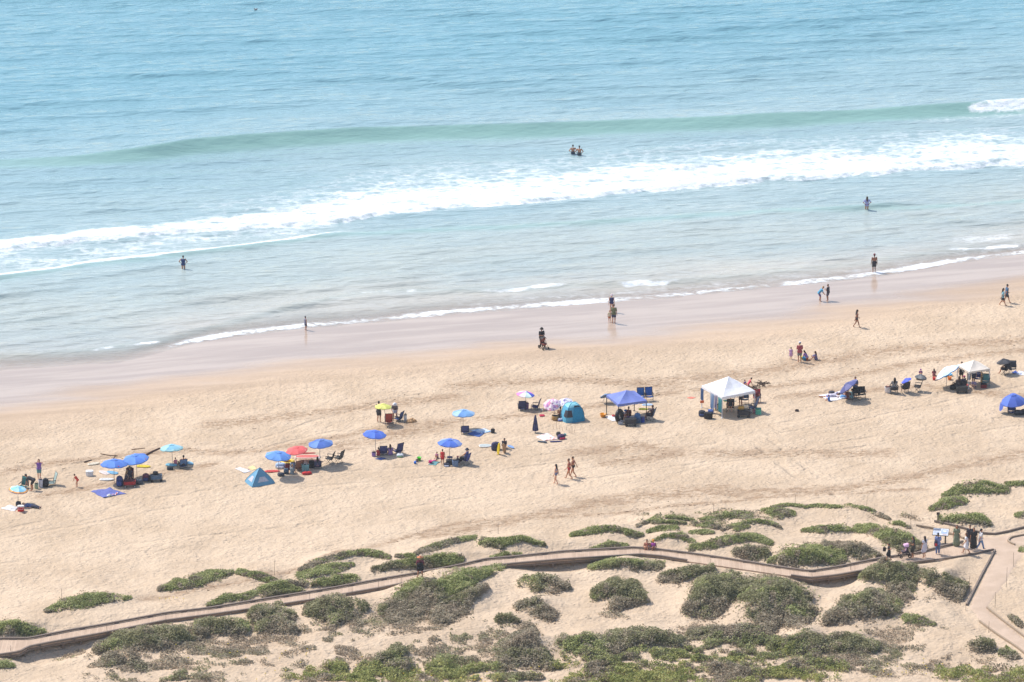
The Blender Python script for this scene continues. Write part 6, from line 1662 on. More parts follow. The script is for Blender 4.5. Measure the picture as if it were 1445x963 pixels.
umbrella('white umbrella with blue flecks behind the pink flowered one', 797.5, 571.5, 22, 796, 584, [printed((246, 243, 250), [(105, 105, 190), (150, 130, 200)], 4.0, .57, 'printed_blue')], tilt=14, tdir=240, dome=.36)
W('shirtless person sitting left of the turquoise tent', 790.5, 589.5, 1.65, 'sit', -10, SK2, (BLK, 'short'), None, ('shorts', (90, 70, 80)))
bag('straw basket beside the shirtless person at the turquoise tent', 783.5, 593, .55, .42, .36, (180, 140, 85), 'basket', group='bags and coolers by the umbrellas')
dome_tent('rounded turquoise pop-up tent with a dark mesh window', 808, 592.5, 1.75, 1.5, 1.42, 20, (50, 160, 195), ((70, 66, 75), 15, 23), c2=(120, 205, 222), door=((45, 150, 190), 19))
bag('white and navy bag in front of the turquoise tent', 790.5, 594, .4, .3, .2, (205, 205, 225), 'duffel', 0, (80, 85, 150), group='bags and coolers by the umbrellas')
board('crimson flying disc on the sand above the closed umbrella', 765, 587.3, .42, .38, 0, (210, 50, 85), name='flying_disc', cat='toy', group='sand toys')
ball('small white and red ball by the multicoloured umbrella', 766, 580.5, .12, [(235, 225, 215), (235, 225, 215), (225, 120, 90)])
# ---------- blue pop-up canopy
pnear = gpt(872.5, 598); s_ = ppm(pnear); a_ = R(22); sz = 2.38
cx_, cy_ = pnear.x + sz / 2 * (math.cos(a_) - math.sin(a_)), pnear.y + sz / 2 * (math.sin(a_) + math.cos(a_))
pc = proj(cx_, cy_, float(hz(np.array([cx_]), np.array([cy_]))[0]))
gazebo('blue pop-up canopy with a black inner tube leaning on its near leg', float(pc[0]), float(pc[1]), sz, 22, 1.62, .62, (105, 125, 205), .2, DARKMETAL)
tube_ring('big black inner tube standing on edge under the blue canopy', 874, 596.5, .40, .17, (40, 38, 40), Matrix.Rotation(R(62), 4, 'Z') @ Matrix.Rotation(R(86), 4, 'X'), lift=.55)
chair('blue folding chair behind the blue canopy, left one of two', 904.5, 567, (40, 105, 175), 185, 'camp', up=.6)
chair('blue folding chair behind the blue canopy, right one of two', 916.5, 566.5, (38, 100, 180), 190, 'camp', up=.62)
umbrella('small slate blue umbrella seen edge-on behind the blue canopy', 854.5, 560, 17, 851, 569, [(110, 145, 180)], tilt=38, tdir=120, dome=.22, h=.62)
board('white and blue board resting on the low table at the right canopy leg', 913.5, 577, .85, .45, 5, (190, 215, 240), lift=.28)
board('bright yellow board propped level under the blue canopy', 907.5, 583.5, .72, .36, 3, (245, 235, 50), lift=.3)
W('person in a dark red top sitting under the blue canopy', 887.5, 588, 1.6, 'sit', 160, SK3, (BLK, 'short'), ('shirt', (130, 60, 55)), ('shorts', (70, 55, 60)))
W('child in a blue hat sitting left of the person in dark red', 882, 588, 1.1, 'sit', -170, SK1, (BRN, 'short'), ('shirt', (240, 238, 238)), ('shorts', (180, 70, 70)), ((60, 130, 190), 'bucket'))
W('person lying on a towel under the blue canopy', 890, 592, 1.5, 'back', 80, SK2, (BLK, 'short'), ('shirt', (240, 235, 238)), ('shorts', (120, 85, 130)))
W('person seated in a chair at the right leg of the blue canopy', 914, 590.5, 1.62, 'camp', 70, SK3, (BLK, 'short'), ('shirt', (105, 80, 85)), ('shorts', (70, 62, 72)))
chair('dark blue folding chair at the right leg of the blue canopy', 917.5, 593, (50, 85, 130), 70, 'camp', up=.6)
bucket('orange toy bucket left of the blue canopy', 851, 588.5, .24, .26, (245, 165, 35))
towel('white towel running out left from under the blue canopy', [(853, 588), (866, 586.5), (874, 594), (864, 595)], (238, 238, 242))
bag('small red pouch on the white towel left of the inner tube', 866, 588, .3, .22, .14, (225, 75, 75), 'duffel', group='bags and coolers by the umbrellas')
wagon('dark grey wagon in front under the blue canopy', 889.5, 600.5, (62, 60, 64), 5, L=.82, Wd=.5, deep=.34, handle=False)
bag('tall steel blue bag right of the dark grey wagon', 899.5, 596.5, .52, .4, .78, (75, 115, 160), 'pack', group='bags and coolers by the umbrellas')
bag('small royal blue bin right of the steel blue bag', 907, 596, .3, .3, .42, (50, 80, 175), 'cooler', group='bags and coolers by the umbrellas')
bag('pale cooler at the foot of the near canopy leg', 876, 598.5, .4, .3, .26, (225, 225, 232), 'cooler', group='bags and coolers by the umbrellas')
# ---------- white pop-up canopy
pn_ = gpt(1018.7, 590.5); a_ = R(29.7); sz = 3.02
cx_, cy_ = pn_.x + sz / 2 * (math.cos(a_) - math.sin(a_)), pn_.y + sz / 2 * (math.sin(a_) + math.cos(a_))
pc = proj(cx_, cy_, float(hz(np.array([cx_]), np.array([cy_]))[0]))
gazebo('large white pop-up canopy with towels hanging along its left side', float(pc[0]), float(pc[1]), sz, 29.7, 1.78, .98, (240, 238, 240), .22)
# towels hang along the left edge, between the left and near corner
def left_edge(f):
    L_ = Vector((cx_, cy_, 0)) + Matrix.Rotation(a_, 3, 'Z') @ Vector((-sz / 2, sz / 2 - f * sz, 0))
    q_ = proj(L_.x, L_.y, float(hz(np.array([L_.x]), np.array([L_.y]))[0])); return float(q_[0]), float(q_[1])
for f, ww, dr, c, lab in ((.03, .42, .95, (95, 130, 180), 'slate blue towel hanging alone at the left corner of the white canopy'),
                          (.52, .55, 1.25, striped([(140, 180, 225), (235, 238, 245)], 6.5), 'blue and white striped towel hanging from the white canopy'),
                          (.70, .50, 1.1, striped([(175, 160, 185), (125, 110, 150), (235, 230, 238)], 6), 'mauve striped towel hanging between the striped and teal ones'),
                          (.90, .55, 1.15, (95, 180, 185), 'teal towel hanging by the near leg of the white canopy')):
    q_ = left_edge(f); hanging(lab, q_[0], q_[1], 1.62, ww, dr, c, 119.7)
chair('black folding chair with a yellow edge under the white canopy', 1030.5, 581.5, (45, 42, 42), 175, 'camp', up=.5)
bag('yellow bag beside the black chair under the white canopy', 1012, 578, .36, .3, .42, (235, 205, 45), 'tote', group='bags and coolers by the umbrellas')
board('lime and turquoise float hung under the white canopy', 1028, 577, .85, .34, 8, (160, 215, 80), (110, 200, 200), name='swim_float', cat='inflatable', group='inflatables', lift=.62)
chair('slate grey folding chair at the back under the white canopy', 1051, 570.5, (90, 105, 125), 178, 'camp', up=.58)
W('person in a pale shirt standing at the back under the white canopy', 1045.5, 572.5, 1.6, 'stand', 150, SK2, (BLK, 'short'), ('shirt', (200, 205, 215)), ('shorts', (70, 70, 80)))
chair('red folding chair in the sun right of the white canopy', 1068, 568, (215, 55, 65), 180, 'camp', up=.55)
W('dark haired person in the red chair right of the white canopy', 1068, 566.5, 1.4, 'camp', 180, SK3, (BLK, 'short'), ('shirt', (150, 60, 65)), ('shorts', (80, 60, 65)))
wagon('black wagon heaped with gear under the white canopy', 1049.5, 588, (58, 58, 62), -6, L=.95, Wd=.55, deep=.32)
bag('mustard bag on the black wagon', 1046, 587, .5, .36, .28, (215, 165, 75), 'duffel', lift=.52, group='bags and coolers by the umbrellas')
bag('cream bag on the right of the black wagon', 1052.5, 586.5, .42, .36, .34, (240, 215, 180), 'duffel', lift=.52, group='bags and coolers by the umbrellas')
W('person in a black top reclining behind the black wagon', 1045, 580.5, 1.5, 'chair', 150, SK1, (BLK, 'short'), ('shirt', (60, 60, 70)), ('shorts', (60, 62, 70)))
chair('navy folding chair with a tall back at the right leg of the white canopy', 1061.5, 582, (105, 120, 160), 60, 'camp', up=.95)
bag('mint green cooler at the right edge of the white canopy shade', 1070, 584.5, .44, .36, .48, (110, 215, 180), 'cooler', group='bags and coolers by the umbrellas')
for (a, b, c, lab) in ((1059.5, 583.5, (220, 205, 205), 'pale drink bottle left of the mint cooler'), (1064.2, 583.8, (235, 120, 150), 'pink drink bottle next to the mint cooler')):
    p = gpt(a, b); bt = thing('bottle', lab, 'bottle', p, 0, 'bottles by the mint cooler')
    MB().lathe([(.06, 0), (.065, .02), (.065, .3), (.03, .36), (.03, .4)], 14).build('body', M('plastic', c, .3), bt, True); MB().lathe([(.034, .4), (.034, .44)], 12).build('lid', M('plastic', (245, 245, 245), .4), bt)
bag('black gear bag, left one of the heap left of the white canopy', 990.5, 587, .55, .4, .44, (52, 54, 66), 'duffel', 0, (60, 80, 130), group='bags and coolers by the umbrellas')
bag('black gear bag, right one of the heap left of the white canopy', 999.5, 590.5, .66, .42, .46, (46, 44, 48), 'crate', -10, group='bags and coolers by the umbrellas')
bag('blue bag in the heap left of the white canopy', 1003, 583.5, .46, .36, .32, (95, 125, 195), 'duffel', group='bags and coolers by the umbrellas')
p = gpt(990.5, 583); fl = thing('toy_flag', 'orange flag on a stick above the gear heap', 'flag', p)
MB().cap((0, 0, -.1), (0, 0, 1.05), .012, .01, 6).build('pole', STEEL, fl); MB().box((.0, 0, .92), (.30, .03, .2), R(8)).build('flag_cloth', M('cloth', (240, 110, 45), .8), fl)
W('child digging in the sand in a pink suit behind the white canopy', 1057, 546, 1.25, 'kneel', -80, SK2, (BLK, 'short'), ('swimsuit', (225, 90, 110)), None)
W('small child in a blue swim top digging behind the white canopy', 1050.5, 544.5, .95, 'sit', -150, SK2, (BLK, 'short'), ('swimsuit', (110, 110, 190)), None)
towel('faint red towel far left of the white canopy', [(970, 562), (976, 560.3), (982, 561.5), (976, 563)], (235, 130, 110))
# ---------- navy umbrella with people lying in the sun
umbrella('navy umbrella tipped steeply over people on a white blanket', 1196.5, 549, 32, 1198, 566, [(70, 75, 135), (105, 105, 155), (70, 78, 140), (100, 102, 152)], tilt=40, tdir=168, h=1.22, dome=.30, spin=.4)
W('man in a slate shirt standing behind the navy umbrella', 1206.5, 560, 1.7, 'hold', 165, SK2, (BLK, 'short'), ('shirt', (85, 95, 135)), ('shorts', (45, 45, 52)))
chair('wide black folding chair right of the navy umbrella', 1208.5, 564, (32, 31, 36), 178, 'camp', up=.42)
chair('second black folding chair, right end of the navy umbrella group', 1216, 563, (36, 34, 38), 185, 'camp', up=.46)
towel('white blanket under the sunbathers left of the navy umbrella', [(1155, 558.5), (1188, 552), (1199, 562), (1172, 567)], (248, 244, 246), name='blanket', cat='blanket')
W('sunbather in a white top lying face down on the white blanket', 1172, 560, 1.65, 'front', -82, SK2, (BLK, 'short'), ('shirt', (222, 215, 228)), ('shorts', (150, 150, 200)))
W('person lying on the blanket behind the first sunbather', 1184, 556.5, 1.5, 'front', -100, SK2, (BLK, 'short'), ('tank', (230, 215, 215)), ('shorts', (90, 90, 150)))
W('child in blue swimwear sitting at the near edge of the white blanket', 1170, 566.5, .95, 'sit', 60, SK1, (BRN, 'short'), ('shirt', (70, 125, 205)), ('shorts', (60, 90, 170)))
W('person sitting with their back to the camera under the navy umbrella', 1196.5, 563.5, 1.6, 'sit', 5, SK3, (BLK, 'bun'), ('tank', (120, 62, 60)), ('shorts', (80, 140, 210)))
W('person in pale mint and blue sitting right of the umbrella pole', 1201.5, 562, 1.45, 'sit', -20, SK1, (BRN, 'short'), ('shirt', (175, 220, 220)), ('shorts', (70, 135, 215)))
bag('dark duffel behind the sunbathers', 1173.5, 556, .5, .35, .24, (75, 72, 85), 'duffel', group='bags and coolers by the umbrellas')
bag('blue and white bag in the middle of the white blanket', 1190, 562, .5, .36, .24, (110, 170, 230), 'duffel', 0, (225, 230, 240), group='bags and coolers by the umbrellas')
bag('dark straw hat-like basket alone on bright sand below the white canopy', 1124.5, 580.5, .32, .28, .1, (90, 70, 66), 'basket', group='bags and coolers by the umbrellas')
# ---------- seated woman, two dark chairs, small blue umbrella
chair('dark folding chair under the woman in a grey patterned top', 1261.5, 555.5, (62, 60, 68), 5, 'camp', up=.2)
W('woman in a grey patterned top sitting left of the small blue umbrella', 1261.5, 556, 1.8, 'camp', 5, SK2, (BLK, 'long'), ('long', printed((150, 150, 150), [(105, 105, 112)], 9, .5, 'printed_grey')), ('pants', (70, 68, 76)))
bag('white tote with red figures left of the woman in grey', 1253, 554, .55, .4, .46, (240, 232, 230), 'tote', 0, (215, 90, 95), group='bags and coolers by the umbrellas')
chair('black camp chair under the small royal blue umbrella', 1277, 554, (50, 48, 54), 15, 'camp', up=.6)
W('person seated in the black camp chair under the small royal blue umbrella', 1276, 552.5, 1.6, 'camp', 15, SK2, (BLK, 'short'), ('shirt', (80, 76, 82)), ('shorts', (70, 68, 76)))
umbrella('small royal blue umbrella clamped over a camp chair', 1278.5, 539, 16, 1276, 555, [(45, 75, 215), (75, 100, 220)], tilt=28, tdir=165, h=1.05, dome=.34)
chair('empty black camp chair right of the small royal blue umbrella', 1294.5, 552.5, (48, 46, 46), 75, 'camp', up=.6)
umbrella('grey patterned umbrella lying on the sand', 1299, 533.5, 17, 1299, 535, [(120, 122, 122), (85, 88, 95), (135, 135, 132)], tilt=8, tdir=20, h=.16, dome=.42, pole=DARKMETAL)
W('child with a purple hat behind the grey patterned umbrella', 1299, 529.5, 1.0, 'sit', 180, SK1, (BRN, 'short'), ('shirt', (150, 80, 140)), ('shorts', (90, 70, 100)), ((150, 70, 150), 'cap'))
W('child with brown hair sitting on the sand by the tilted blue and white umbrella', 1318, 531, 1.15, 'sit', 0, SK2, (BRN, 'long'), ('shirt', (160, 85, 90)), ('shorts', (110, 60, 70)))
bucket('yellow and red toy bucket in front of the brown haired child', 1318, 536.5, .13, .24, (235, 60, 70), (250, 190, 50))
bucket('orange toy bucket near the tan canopy', 1340, 536, .17, .24, (245, 140, 30))
# ---------- tan canopy and the tilted blue and white umbrella
umbrella('big white and sky blue umbrella tipped on its side by the tan canopy', 1336, 527, 37, 1335.5, 547, [(232, 242, 248), (190, 222, 242)], tilt=33, tdir=160, h=1.3, dome=.34, ring=(5, (70, 150, 215)), spin=.3)
board('sky blue board under the edge of the tilted blue and white umbrella', 1336, 531, .95, .5, 5, (85, 165, 215), (140, 205, 235), lift=.1)
pn_ = gpt(1368.5, 549); a2 = R(25); sz2 = 1.86
cx2, cy2 = pn_.x + sz2 / 2 * (math.cos(a2) - math.sin(a2)), pn_.y + sz2 / 2 * (math.sin(a2) + math.cos(a2))
gazebo('small tan pop-up canopy near the right picture edge', 1373, 541.5, 1.88, 25, 1.42, .55, (232, 218, 200), .16)
W('person in a black shirt standing at the left side of the tan canopy', 1356.5, 538.5, 1.68, 'stand', 10, SK2, (BRN, 'short'), ('shirt', (42, 40, 46)), ('shorts', (58, 56, 66)))
W('man in dark clothes standing under the tan canopy', 1373.5, 541.6, 1.56, 'stand', 175, SK2, (BLK, 'short'), ('shirt', (60, 66, 92)), ('shorts', (52, 56, 80)))
chair('dark folding chair under the woman with the pink cap', 1357, 546, (58, 58, 66), 30, 'low', up=.4)
chair('brown folding chair under the person in grey brown', 1350.5, 547, (95, 82, 78), 20, 'low', up=.4)
W('woman with a pink cap sitting in front of the tan canopy', 1357, 545, 1.6, 'chair', 30, SK2, (BLK, 'short'), ('shirt', (70, 75, 105)), ('shorts', (60, 60, 72)), ((240, 95, 145), 'cap'))
W('person in a grey brown top sitting left of the woman with the pink cap', 1350.5, 546, 1.62, 'chair', 20, SK2, (BRN, 'long'), ('shirt', (130, 112, 112)), ('shorts', (90, 80, 86)))
W('person in lilac sitting in the shade in the middle of the tan canopy', 1374.5, 547, 1.4, 'sit', 160, SK1, (BRN, 'short'), ('shirt', (170, 150, 175)), ('shorts', (120, 110, 130)))
board('orange and cream board standing against the back of the tan canopy', 1385, 540, 1.15, .34, -20, (235, 175, 90), (240, 215, 170), stand=10)
chair('royal blue folding chair behind the man in dark clothes', 1379, 541, (52, 72, 165), 150, 'camp', up=.4)
chair('green folding chair at the right leg of the tan canopy', 1391, 545.5, (95, 150, 145), 170, 'camp', up=.5)
bag('red and black cooler in front of the green chair', 1388, 547.5, .48, .34, .36, (150, 55, 60), 'cooler', 0, (50, 45, 50), group='bags and coolers by the umbrellas')
hanging('grey bag-like towel hung from the near edge of the tan canopy', 1367, 548, 1.3, .32, .62, (110, 118, 130), 20, group='cloths hung on the tan canopy')
hanging('small dark pouch hung on the right leg of the tan canopy', 1393, 541.5, 1.32, .22, .3, (62, 60, 66), 20, group='cloths hung on the tan canopy')
wagon('dark wagon full of gear in front of the seated women', 1357, 554, (70, 72, 72), 0, L=.85, handle=False)
bag('black bag on the shaded sand left of the dark wagon', 1344.5, 549, .5, .4, .32, (36, 36, 42), 'duffel', group='bags and coolers by the umbrellas')
towel('red towel spread under the tan canopy', [(1357, 545), (1362, 542.6), (1368, 544), (1362, 546)], (215, 70, 85))
# ---------- black umbrellas, top right
umbrella('black umbrella over a dark camp chair near the right picture edge', 1416, 515, 21, 1418, 528, [(52, 52, 58), (74, 74, 80)], dome=.42, tilt=10, tdir=150)
umbrella('second black umbrella tipped right behind the first', 1423, 522, 15, 1424, 529, [(34, 33, 38)], tilt=50, tdir=-10, h=.72, dome=.40)
chair('black folding chair turned side on under the black umbrella', 1417.5, 528, (42, 42, 48), 70, 'camp', up=.48)
chair('dark grey folding chair right of the black umbrellas', 1428.5, 527, (74, 76, 82), 175, 'camp', up=.5)
W('person in a dark top sitting between the black umbrellas', 1421, 527.5, 1.5, 'camp', 60, SK2, (BLK, 'short'), ('shirt', (60, 54, 60)), ('shorts', (60, 58, 66)))
towel('blue towel at the foot of the dark grey chair', [(1428, 526), (1433, 524), (1437, 526), (1432, 528)], (80, 110, 200))
towel('white towel right of the blue one at the picture edge', [(1433, 529), (1438, 524), (1448, 526), (1446, 530)], (238, 238, 250))
# ---------- blue beach shelter
umbrella('blue dome shelter with side flaps cut by the right picture edge', 1429.5, 570.5, 36, 1428.5, 582.5, [(58, 98, 200), (75, 115, 212), (52, 92, 196)], dome=.62, h=.92, tilt=6, tdir=210, flap=((50, 90, 190), 160, 215, .62), spin=.2, n=8)
chair('small blue chair under the blue dome shelter', 1427.5, 584.5, (62, 80, 150), 180, 'low', up=.3)
bag('dark grey bag under the blue dome shelter', 1437, 585, .7, .4, .34, (72, 74, 84), 'duffel', group='bags and coolers by the umbrellas')
towel('beige mat in front of the small blue chair', [(1422, 585.5), (1428, 583.5), (1434, 585), (1428, 587)], (205, 180, 150))
bag('black backpack at the right end under the blue dome shelter', 1444, 585, .4, .32, .42, (45, 45, 55), 'pack', group='bags and coolers by the umbrellas')
# ---------- people by the water
W('bather waist deep in the sea raising an arm, left one of two', 808.5, 231, 1.68, 'hips', 10, SK2, (BLK, 'short'), None, ('shorts', (60, 66, 80)), sink=-.14)
W('bather waist deep in the sea with a hand on the hip, right one of two', 817.5, 232, 1.7, 'hips', -8, SK2, (BLK, 'short'), None, ('shorts', (70, 80, 90)), sink=-.10)
W('woman in a navy swimsuit wading with hands on hips', 259, 391, 1.68, 'hips', -5, SK2, (BRN, 'bun'), ('swimsuit', (50, 75, 125)), None, sink=-.26)
W('boy in dark trunks standing at the foam edge on the left', 431, 466.5, 1.25, 'stand', -60, SK2, (BLK, 'short'), ('tank', (140, 140, 160)), ('shorts', (52, 55, 80)))
W('woman in a lilac top wading thigh deep on the right', 1223, 305.5, 1.66, 'hips', 5, SK2, (BRN, 'long'), ('shirt', (185, 180, 225)), ('brief', (140, 70, 70)), sink=-.2)
W('shirtless man in black shorts and a red cap at the water edge', 1233.5, 385.5, 1.74, 'stand', 8, SK3, (BLK, 'short'), None, ('shorts', (48, 44, 50)), ((150, 55, 75), 'cap'))
W('boy in a turquoise shirt bending over something on the wet sand', 1156.5, 425.5, 1.5, 'stoop', -85, SK2, (BLD, 'short'), ('shirt', (85, 165, 200)), ('shorts', (120, 100, 150)))
W('boy in a black shirt standing beside the boy in turquoise', 1168.5, 425, 1.5, 'hold', 60, SK2, (BRN, 'short'), ('shirt', (62, 54, 62)), ('shorts', (92, 84, 100)))
W('girl in a dark bikini walking on the wet sand', 1208.5, 462.5, 1.6, 'walk', -80, SK3, (BLK, 'long'), ('bikini', (50, 42, 52)), ('brief', (48, 40, 50)))
W('walker in a pale blue top, front one of the pair near the right picture edge', 1414.5, 431.5, 1.58, 'walk', -85, SK2, (BLK, 'long'), ('shirt', (140, 190, 205)), ('shorts', (58, 58, 66)))
W('walker in a darker blue shirt, rear one of the pair near the right picture edge', 1420, 427.5, 1.68, 'walk', -75, SK2, (BLK, 'short'), ('shirt', (70, 105, 140)), ('shorts', (52, 55, 66)))
W('woman in a navy swimsuit and pale cap at the foam behind the man in olive', 863, 441, 1.62, 'stand', 178, SK1, (BRN, 'short'), ('swimsuit', (50, 60, 110)), None, ((235, 215, 222), 'cap'))
W('man in an olive shirt and navy shorts on the wet sand', 866, 457, 1.72, 'stand', -12, SK2, (BRN, 'short'), ('shirt', (120, 120, 85)), ('shorts', (52, 56, 88)))
W('small child in white and yellow holding close to the man in olive', 860, 454.5, 1.02, 'stand', 170, SK1, (BLD, 'short'), ('shirt', (240, 225, 190)), ('shorts', (200, 120, 70)))
W('man in a black shirt and hat pushing a stroller along the sand', 764, 490.5, 1.74, 'hold', -158, SK3, (BLK, 'short'), ('shirt', (42, 40, 46)), ('pants', (92, 84, 82)), ((42, 38, 40), 'bucket'))
def stroller(label, px, py, rz, c, child):
    p = gpt(px, py); t = thing('stroller', label, 'stroller', p, R(rz), 'strollers')
    mb = MB()
    for s in (-1, 1):
        mb.bar([(s * .22, -.38, 1.0), (s * .22, .30, .14)], .014, 6); mb.bar([(s * .22, -.05, .62), (s * .22, -.34, .14)], .014, 6); mb.bar([(s * .22, -.34, .14), (s * .22, .30, .16)], .012, 6)
    mb.bar([(-.22, -.38, 1.0), (.22, -.38, 1.0)], .016, 6); mb.build('frame', DARKMETAL, t)
    for sx in (-1, 1):
        for y, r in ((.30, .11), (-.34, .14)):
            w_ = MB().torus((sx * .26, y, r), r * .72, r * .28, 16, 8, Matrix.Rotation(R(90), 4, 'Y')).build('wheel', TYRE, t, True)
    MB().soft((0, .0, .34), (.40, .44, .14), ((0, .8), (.5, 1), (1, .95)), 4).build('seat', M('cloth', c, .85), t, True)
    MB().box((0, -.20, .62), (.38, .06, .56), 0, 0, R(-18)).build('backrest', M('cloth', c, .85), t)
    vs = [(.21 * math.cos(math.pi * i / 10), -.26 + .36 * j / 5, .84 + (.22 * math.sin(math.pi * i / 10)) * math.cos(j / 5 * .9)) for j in range(6) for i in range(11)]
    MB().add(vs, [(j * 11 + i, j * 11 + i + 1, j * 11 + 12 + i, j * 11 + 11 + i) for j in range(5) for i in range(10)]).build('sun_hood', M('canopy', child, .85), t)
    return t
stroller('dark stroller with a reddish seat pushed by the man in black', 767.5, 492.5, -150, (150, 75, 60), (70, 60, 60))
W('man in a red shirt and white cap standing by the seated girls', 1128.3, 511.3, 1.74, 'hold', 4, SK2, (BLK, 'short'), ('shirt', (175, 75, 85)), ('shorts', (125, 120, 118)), ((235, 235, 245), 'cap'))
W('toddler in a lilac dress standing left of the man in red', 1116, 507.5, 1.05, 'stand', -10, SK2, (BLK, 'short'), ('dress', (215, 170, 215)), None)
W('girl in a purple top kneeling over sand toys', 1137.5, 508, 1.3, 'kneel', 60, SK2, (BLK, 'long'), ('shirt', (160, 110, 185)), ('shorts', (85, 80, 95)))
W('girl in a grey blue dress sitting at the right of the sand toys', 1151.5, 508, 1.4, 'sit', 75, SK2, (BRN, 'long'), ('dress', (115, 105, 145)), None)
bucket('blue and orange striped toy bucket in front of the kneeling girl', 1135.5, 508.5, .2, .26, (60, 150, 205), (240, 120, 50))
bucket('orange toy bucket right of the striped one by the kneeling girl', 1138.7, 508.6, .13, .26, (240, 130, 50), (130, 200, 225))
bucket('pale yellow toy bucket beside the man in red', 1131.3, 507.2, .12, .24, (240, 230, 90))
# ---------- three walkers on the open sand
W('girl in a pale bikini walking alone ahead of the pair', 785, 683.3, 1.62, 'stride', 70, SK1, (BLK, 'long'), ('bikini', (180, 180, 205)), ('brief', (130, 135, 165)))
W('woman in a red bikini, front one of the walking pair', 803.2, 676, 1.66, 'walk', 75, SK2, (BRN, 'bun'), ('bikini', (200, 60, 60)), ('brief', (195, 60, 60)))
W('woman in a black bikini, rear one of the walking pair', 809, 673, 1.66, 'walk', 70, SK2, (BRN, 'bun'), ('bikini', (170, 90, 80)), ('brief', (42, 38, 42)))
# ---------- people on the boardwalk
W('woman in a straw hat and red shorts carrying a black bag on the boardwalk', 593, 818.0, 1.70, 'apart', 5, SK2, (BLK, 'short'), ('shirt', (125, 50, 62)), ('shorts', (200, 85, 85)), ((225, 140, 95), 'wide'), lift=.10)
pb = gpt(593, 818.3); sb = bag('black shoulder bag on the back of the woman in the straw hat', 593, 819.2, .50, .22, .58, (24, 24, 28), 'pack', 5, lift=.74, group='bags carried on the walkway')
W('person with black hair sitting behind the boardwalk kerb, left of three', 913, 776, 1.55, 'sit', 170, SK2, (BLK, 'bun'), ('tank', (190, 120, 100)), ('shorts', (120, 70, 80)))
W('small child sitting between two adults behind the boardwalk kerb', 917.2, 776.5, 1.05, 'sit', 180, SK2, (BLK, 'short'), ('shirt', (225, 220, 225)), ('shorts', (200, 70, 130)))
W('person in magenta with an orange cap sitting behind the boardwalk kerb', 921.5, 776.5, 1.6, 'sit', 185, SK3, (BRN, 'short'), ('tank', (200, 90, 185)), ('shorts', (110, 100, 180)), ((240, 160, 60), 'cap'))
DL = .12
W('girl in a black dress reaching out with a dark bag on the walkway', 1254.5, 793.5, 1.36, 'reach', 95, SK2, (BLK, 'short'), ('dress', (32, 30, 34)), None, lift=DL)
bag('small dark bag held out by the girl in black', 1247.6, 794, .24, .14, .26, (46, 36, 40), 'tote', lift=.86, group='bags carried on the walkway')
stroller('stroller with a pink hooded toddler on the walkway', 1276, 790, 100, (70, 60, 75), (225, 170, 205)).location.z += .2
W('toddler in a pink hat sitting in the stroller', 1276, 790, .85, 'chair', 100, SK1, (BLK, 'short'), ('shirt', (220, 170, 200)), ('shorts', (190, 140, 170)), ((235, 180, 215), 'bucket'), lift=.48)
W('woman in a short olive dress pushing the stroller', 1288.5, 789, 1.64, 'hold', 95, SK2, (BLK, 'long'), ('dress', (62, 60, 50)), None, lift=DL)
W('woman in a white sundress with long dark hair', 1304.5, 789.5, 1.68, 'stand', 40, SK2, (BLK, 'long'), ('dress', (228, 224, 238)), None, lift=DL)
W('person in a blue shirt and jeans facing the information panel', 1323, 784.5, 1.66, 'hold', -5, SK2, (BLK, 'tail'), ('shirt', (140, 155, 205)), ('pants', (95, 120, 170)), lift=DL)
bag('red and navy backpack worn by the person in jeans', 1320.2, 785, .26, .22, .44, (70, 72, 92), 'pack', 0, (205, 50, 60), lift=.78, group='bags carried on the walkway')
W('woman in a long sage green dress behind the walkway', 1349.5, 772.5, 1.7, 'stand', 172, SK2, (BRN, 'long'), ('longdress', (140, 150, 120)), None, lift=.05)
W('woman in a white dress with a long coat walking left', 1363.8, 783.5, 1.64, 'walk', 80, SK2, (BRN, 'long'), ('dress', (238, 234, 238)), None, lift=DL)
W('woman in a long black dress beside the woman in white', 1373.5, 777.5, 1.7, 'stand', 175, SK2, (BRN, 'short'), ('longdress', (46, 42, 44)), None, lift=DL)
W('person with a dark shirt half hidden behind the woman in black', 1368, 774, 1.72, 'stand', 165, SK2, (BLK, 'short'), ('shirt', (62, 55, 62)), ('pants', (70, 66, 72)), lift=DL)
W('woman in a white top and jeans, rightmost of the walkway group', 1383, 778, 1.66, 'walk', -70, SK2, (BLK, 'tail'), ('shirt', (240, 236, 236)), ('pants', (125, 155, 200)), lift=DL)
# ---------- bird on the sea, seaweed
p = Vector((*[float(v) for v in plane_pt(361, 15)], .02)); bd = MB()
bd.ell((0, 0, .12), (.36, .16, .15), 14, 8); bd.cap((.26, 0, .16), (.38, 0, .36), .06, .055, 8); bd.ell((.40, 0, .40), (.09, .065, .07), 10, 7); bd.cap((.46, 0, .39), (.58, 0, .36), .022, .008, 6); bd.cap((-.30, 0, .15), (-.52, 0, .20), .07, .02, 8)
o = bd.build('sea_bird', M('feather', (165, 158, 155), .8), None, True); o.location = p; o.rotation_euler = (0, 0, R(235)); o.scale = (.62, .62, .62)
tag(o, 'lone dark bird resting on the open sea near the top', 'bird')
for (pts, lab) in (([(1063, 547), (1068, 545.5), (1074, 544)], 'dark kelp heap beside the digging children'), ([(1072, 541.5), (1078, 541.5), (1085, 542)], 'dark strand of kelp right of the digging children')):
    c0 = gpt(*pts[1]); mb = MB()
    for _ in range(26):
        q_ = random.choice(pts); g_ = gpt(q_[0] + random.gauss(0, 1.8), q_[1] + random.gauss(0, .9)) - c0
        mb.cap(g_ + Vector((0, 0, .03)), g_ + Vector((random.gauss(0, .2), random.gauss(0, .16), .05 + random.random() * .08)), .035, .015, 6)
    o = mb.build('kelp_heap', M('kelp', (80, 58, 42), .7)); o.location = c0; tag(o, lab, 'seaweed', 'kelp heaps behind the white canopy')
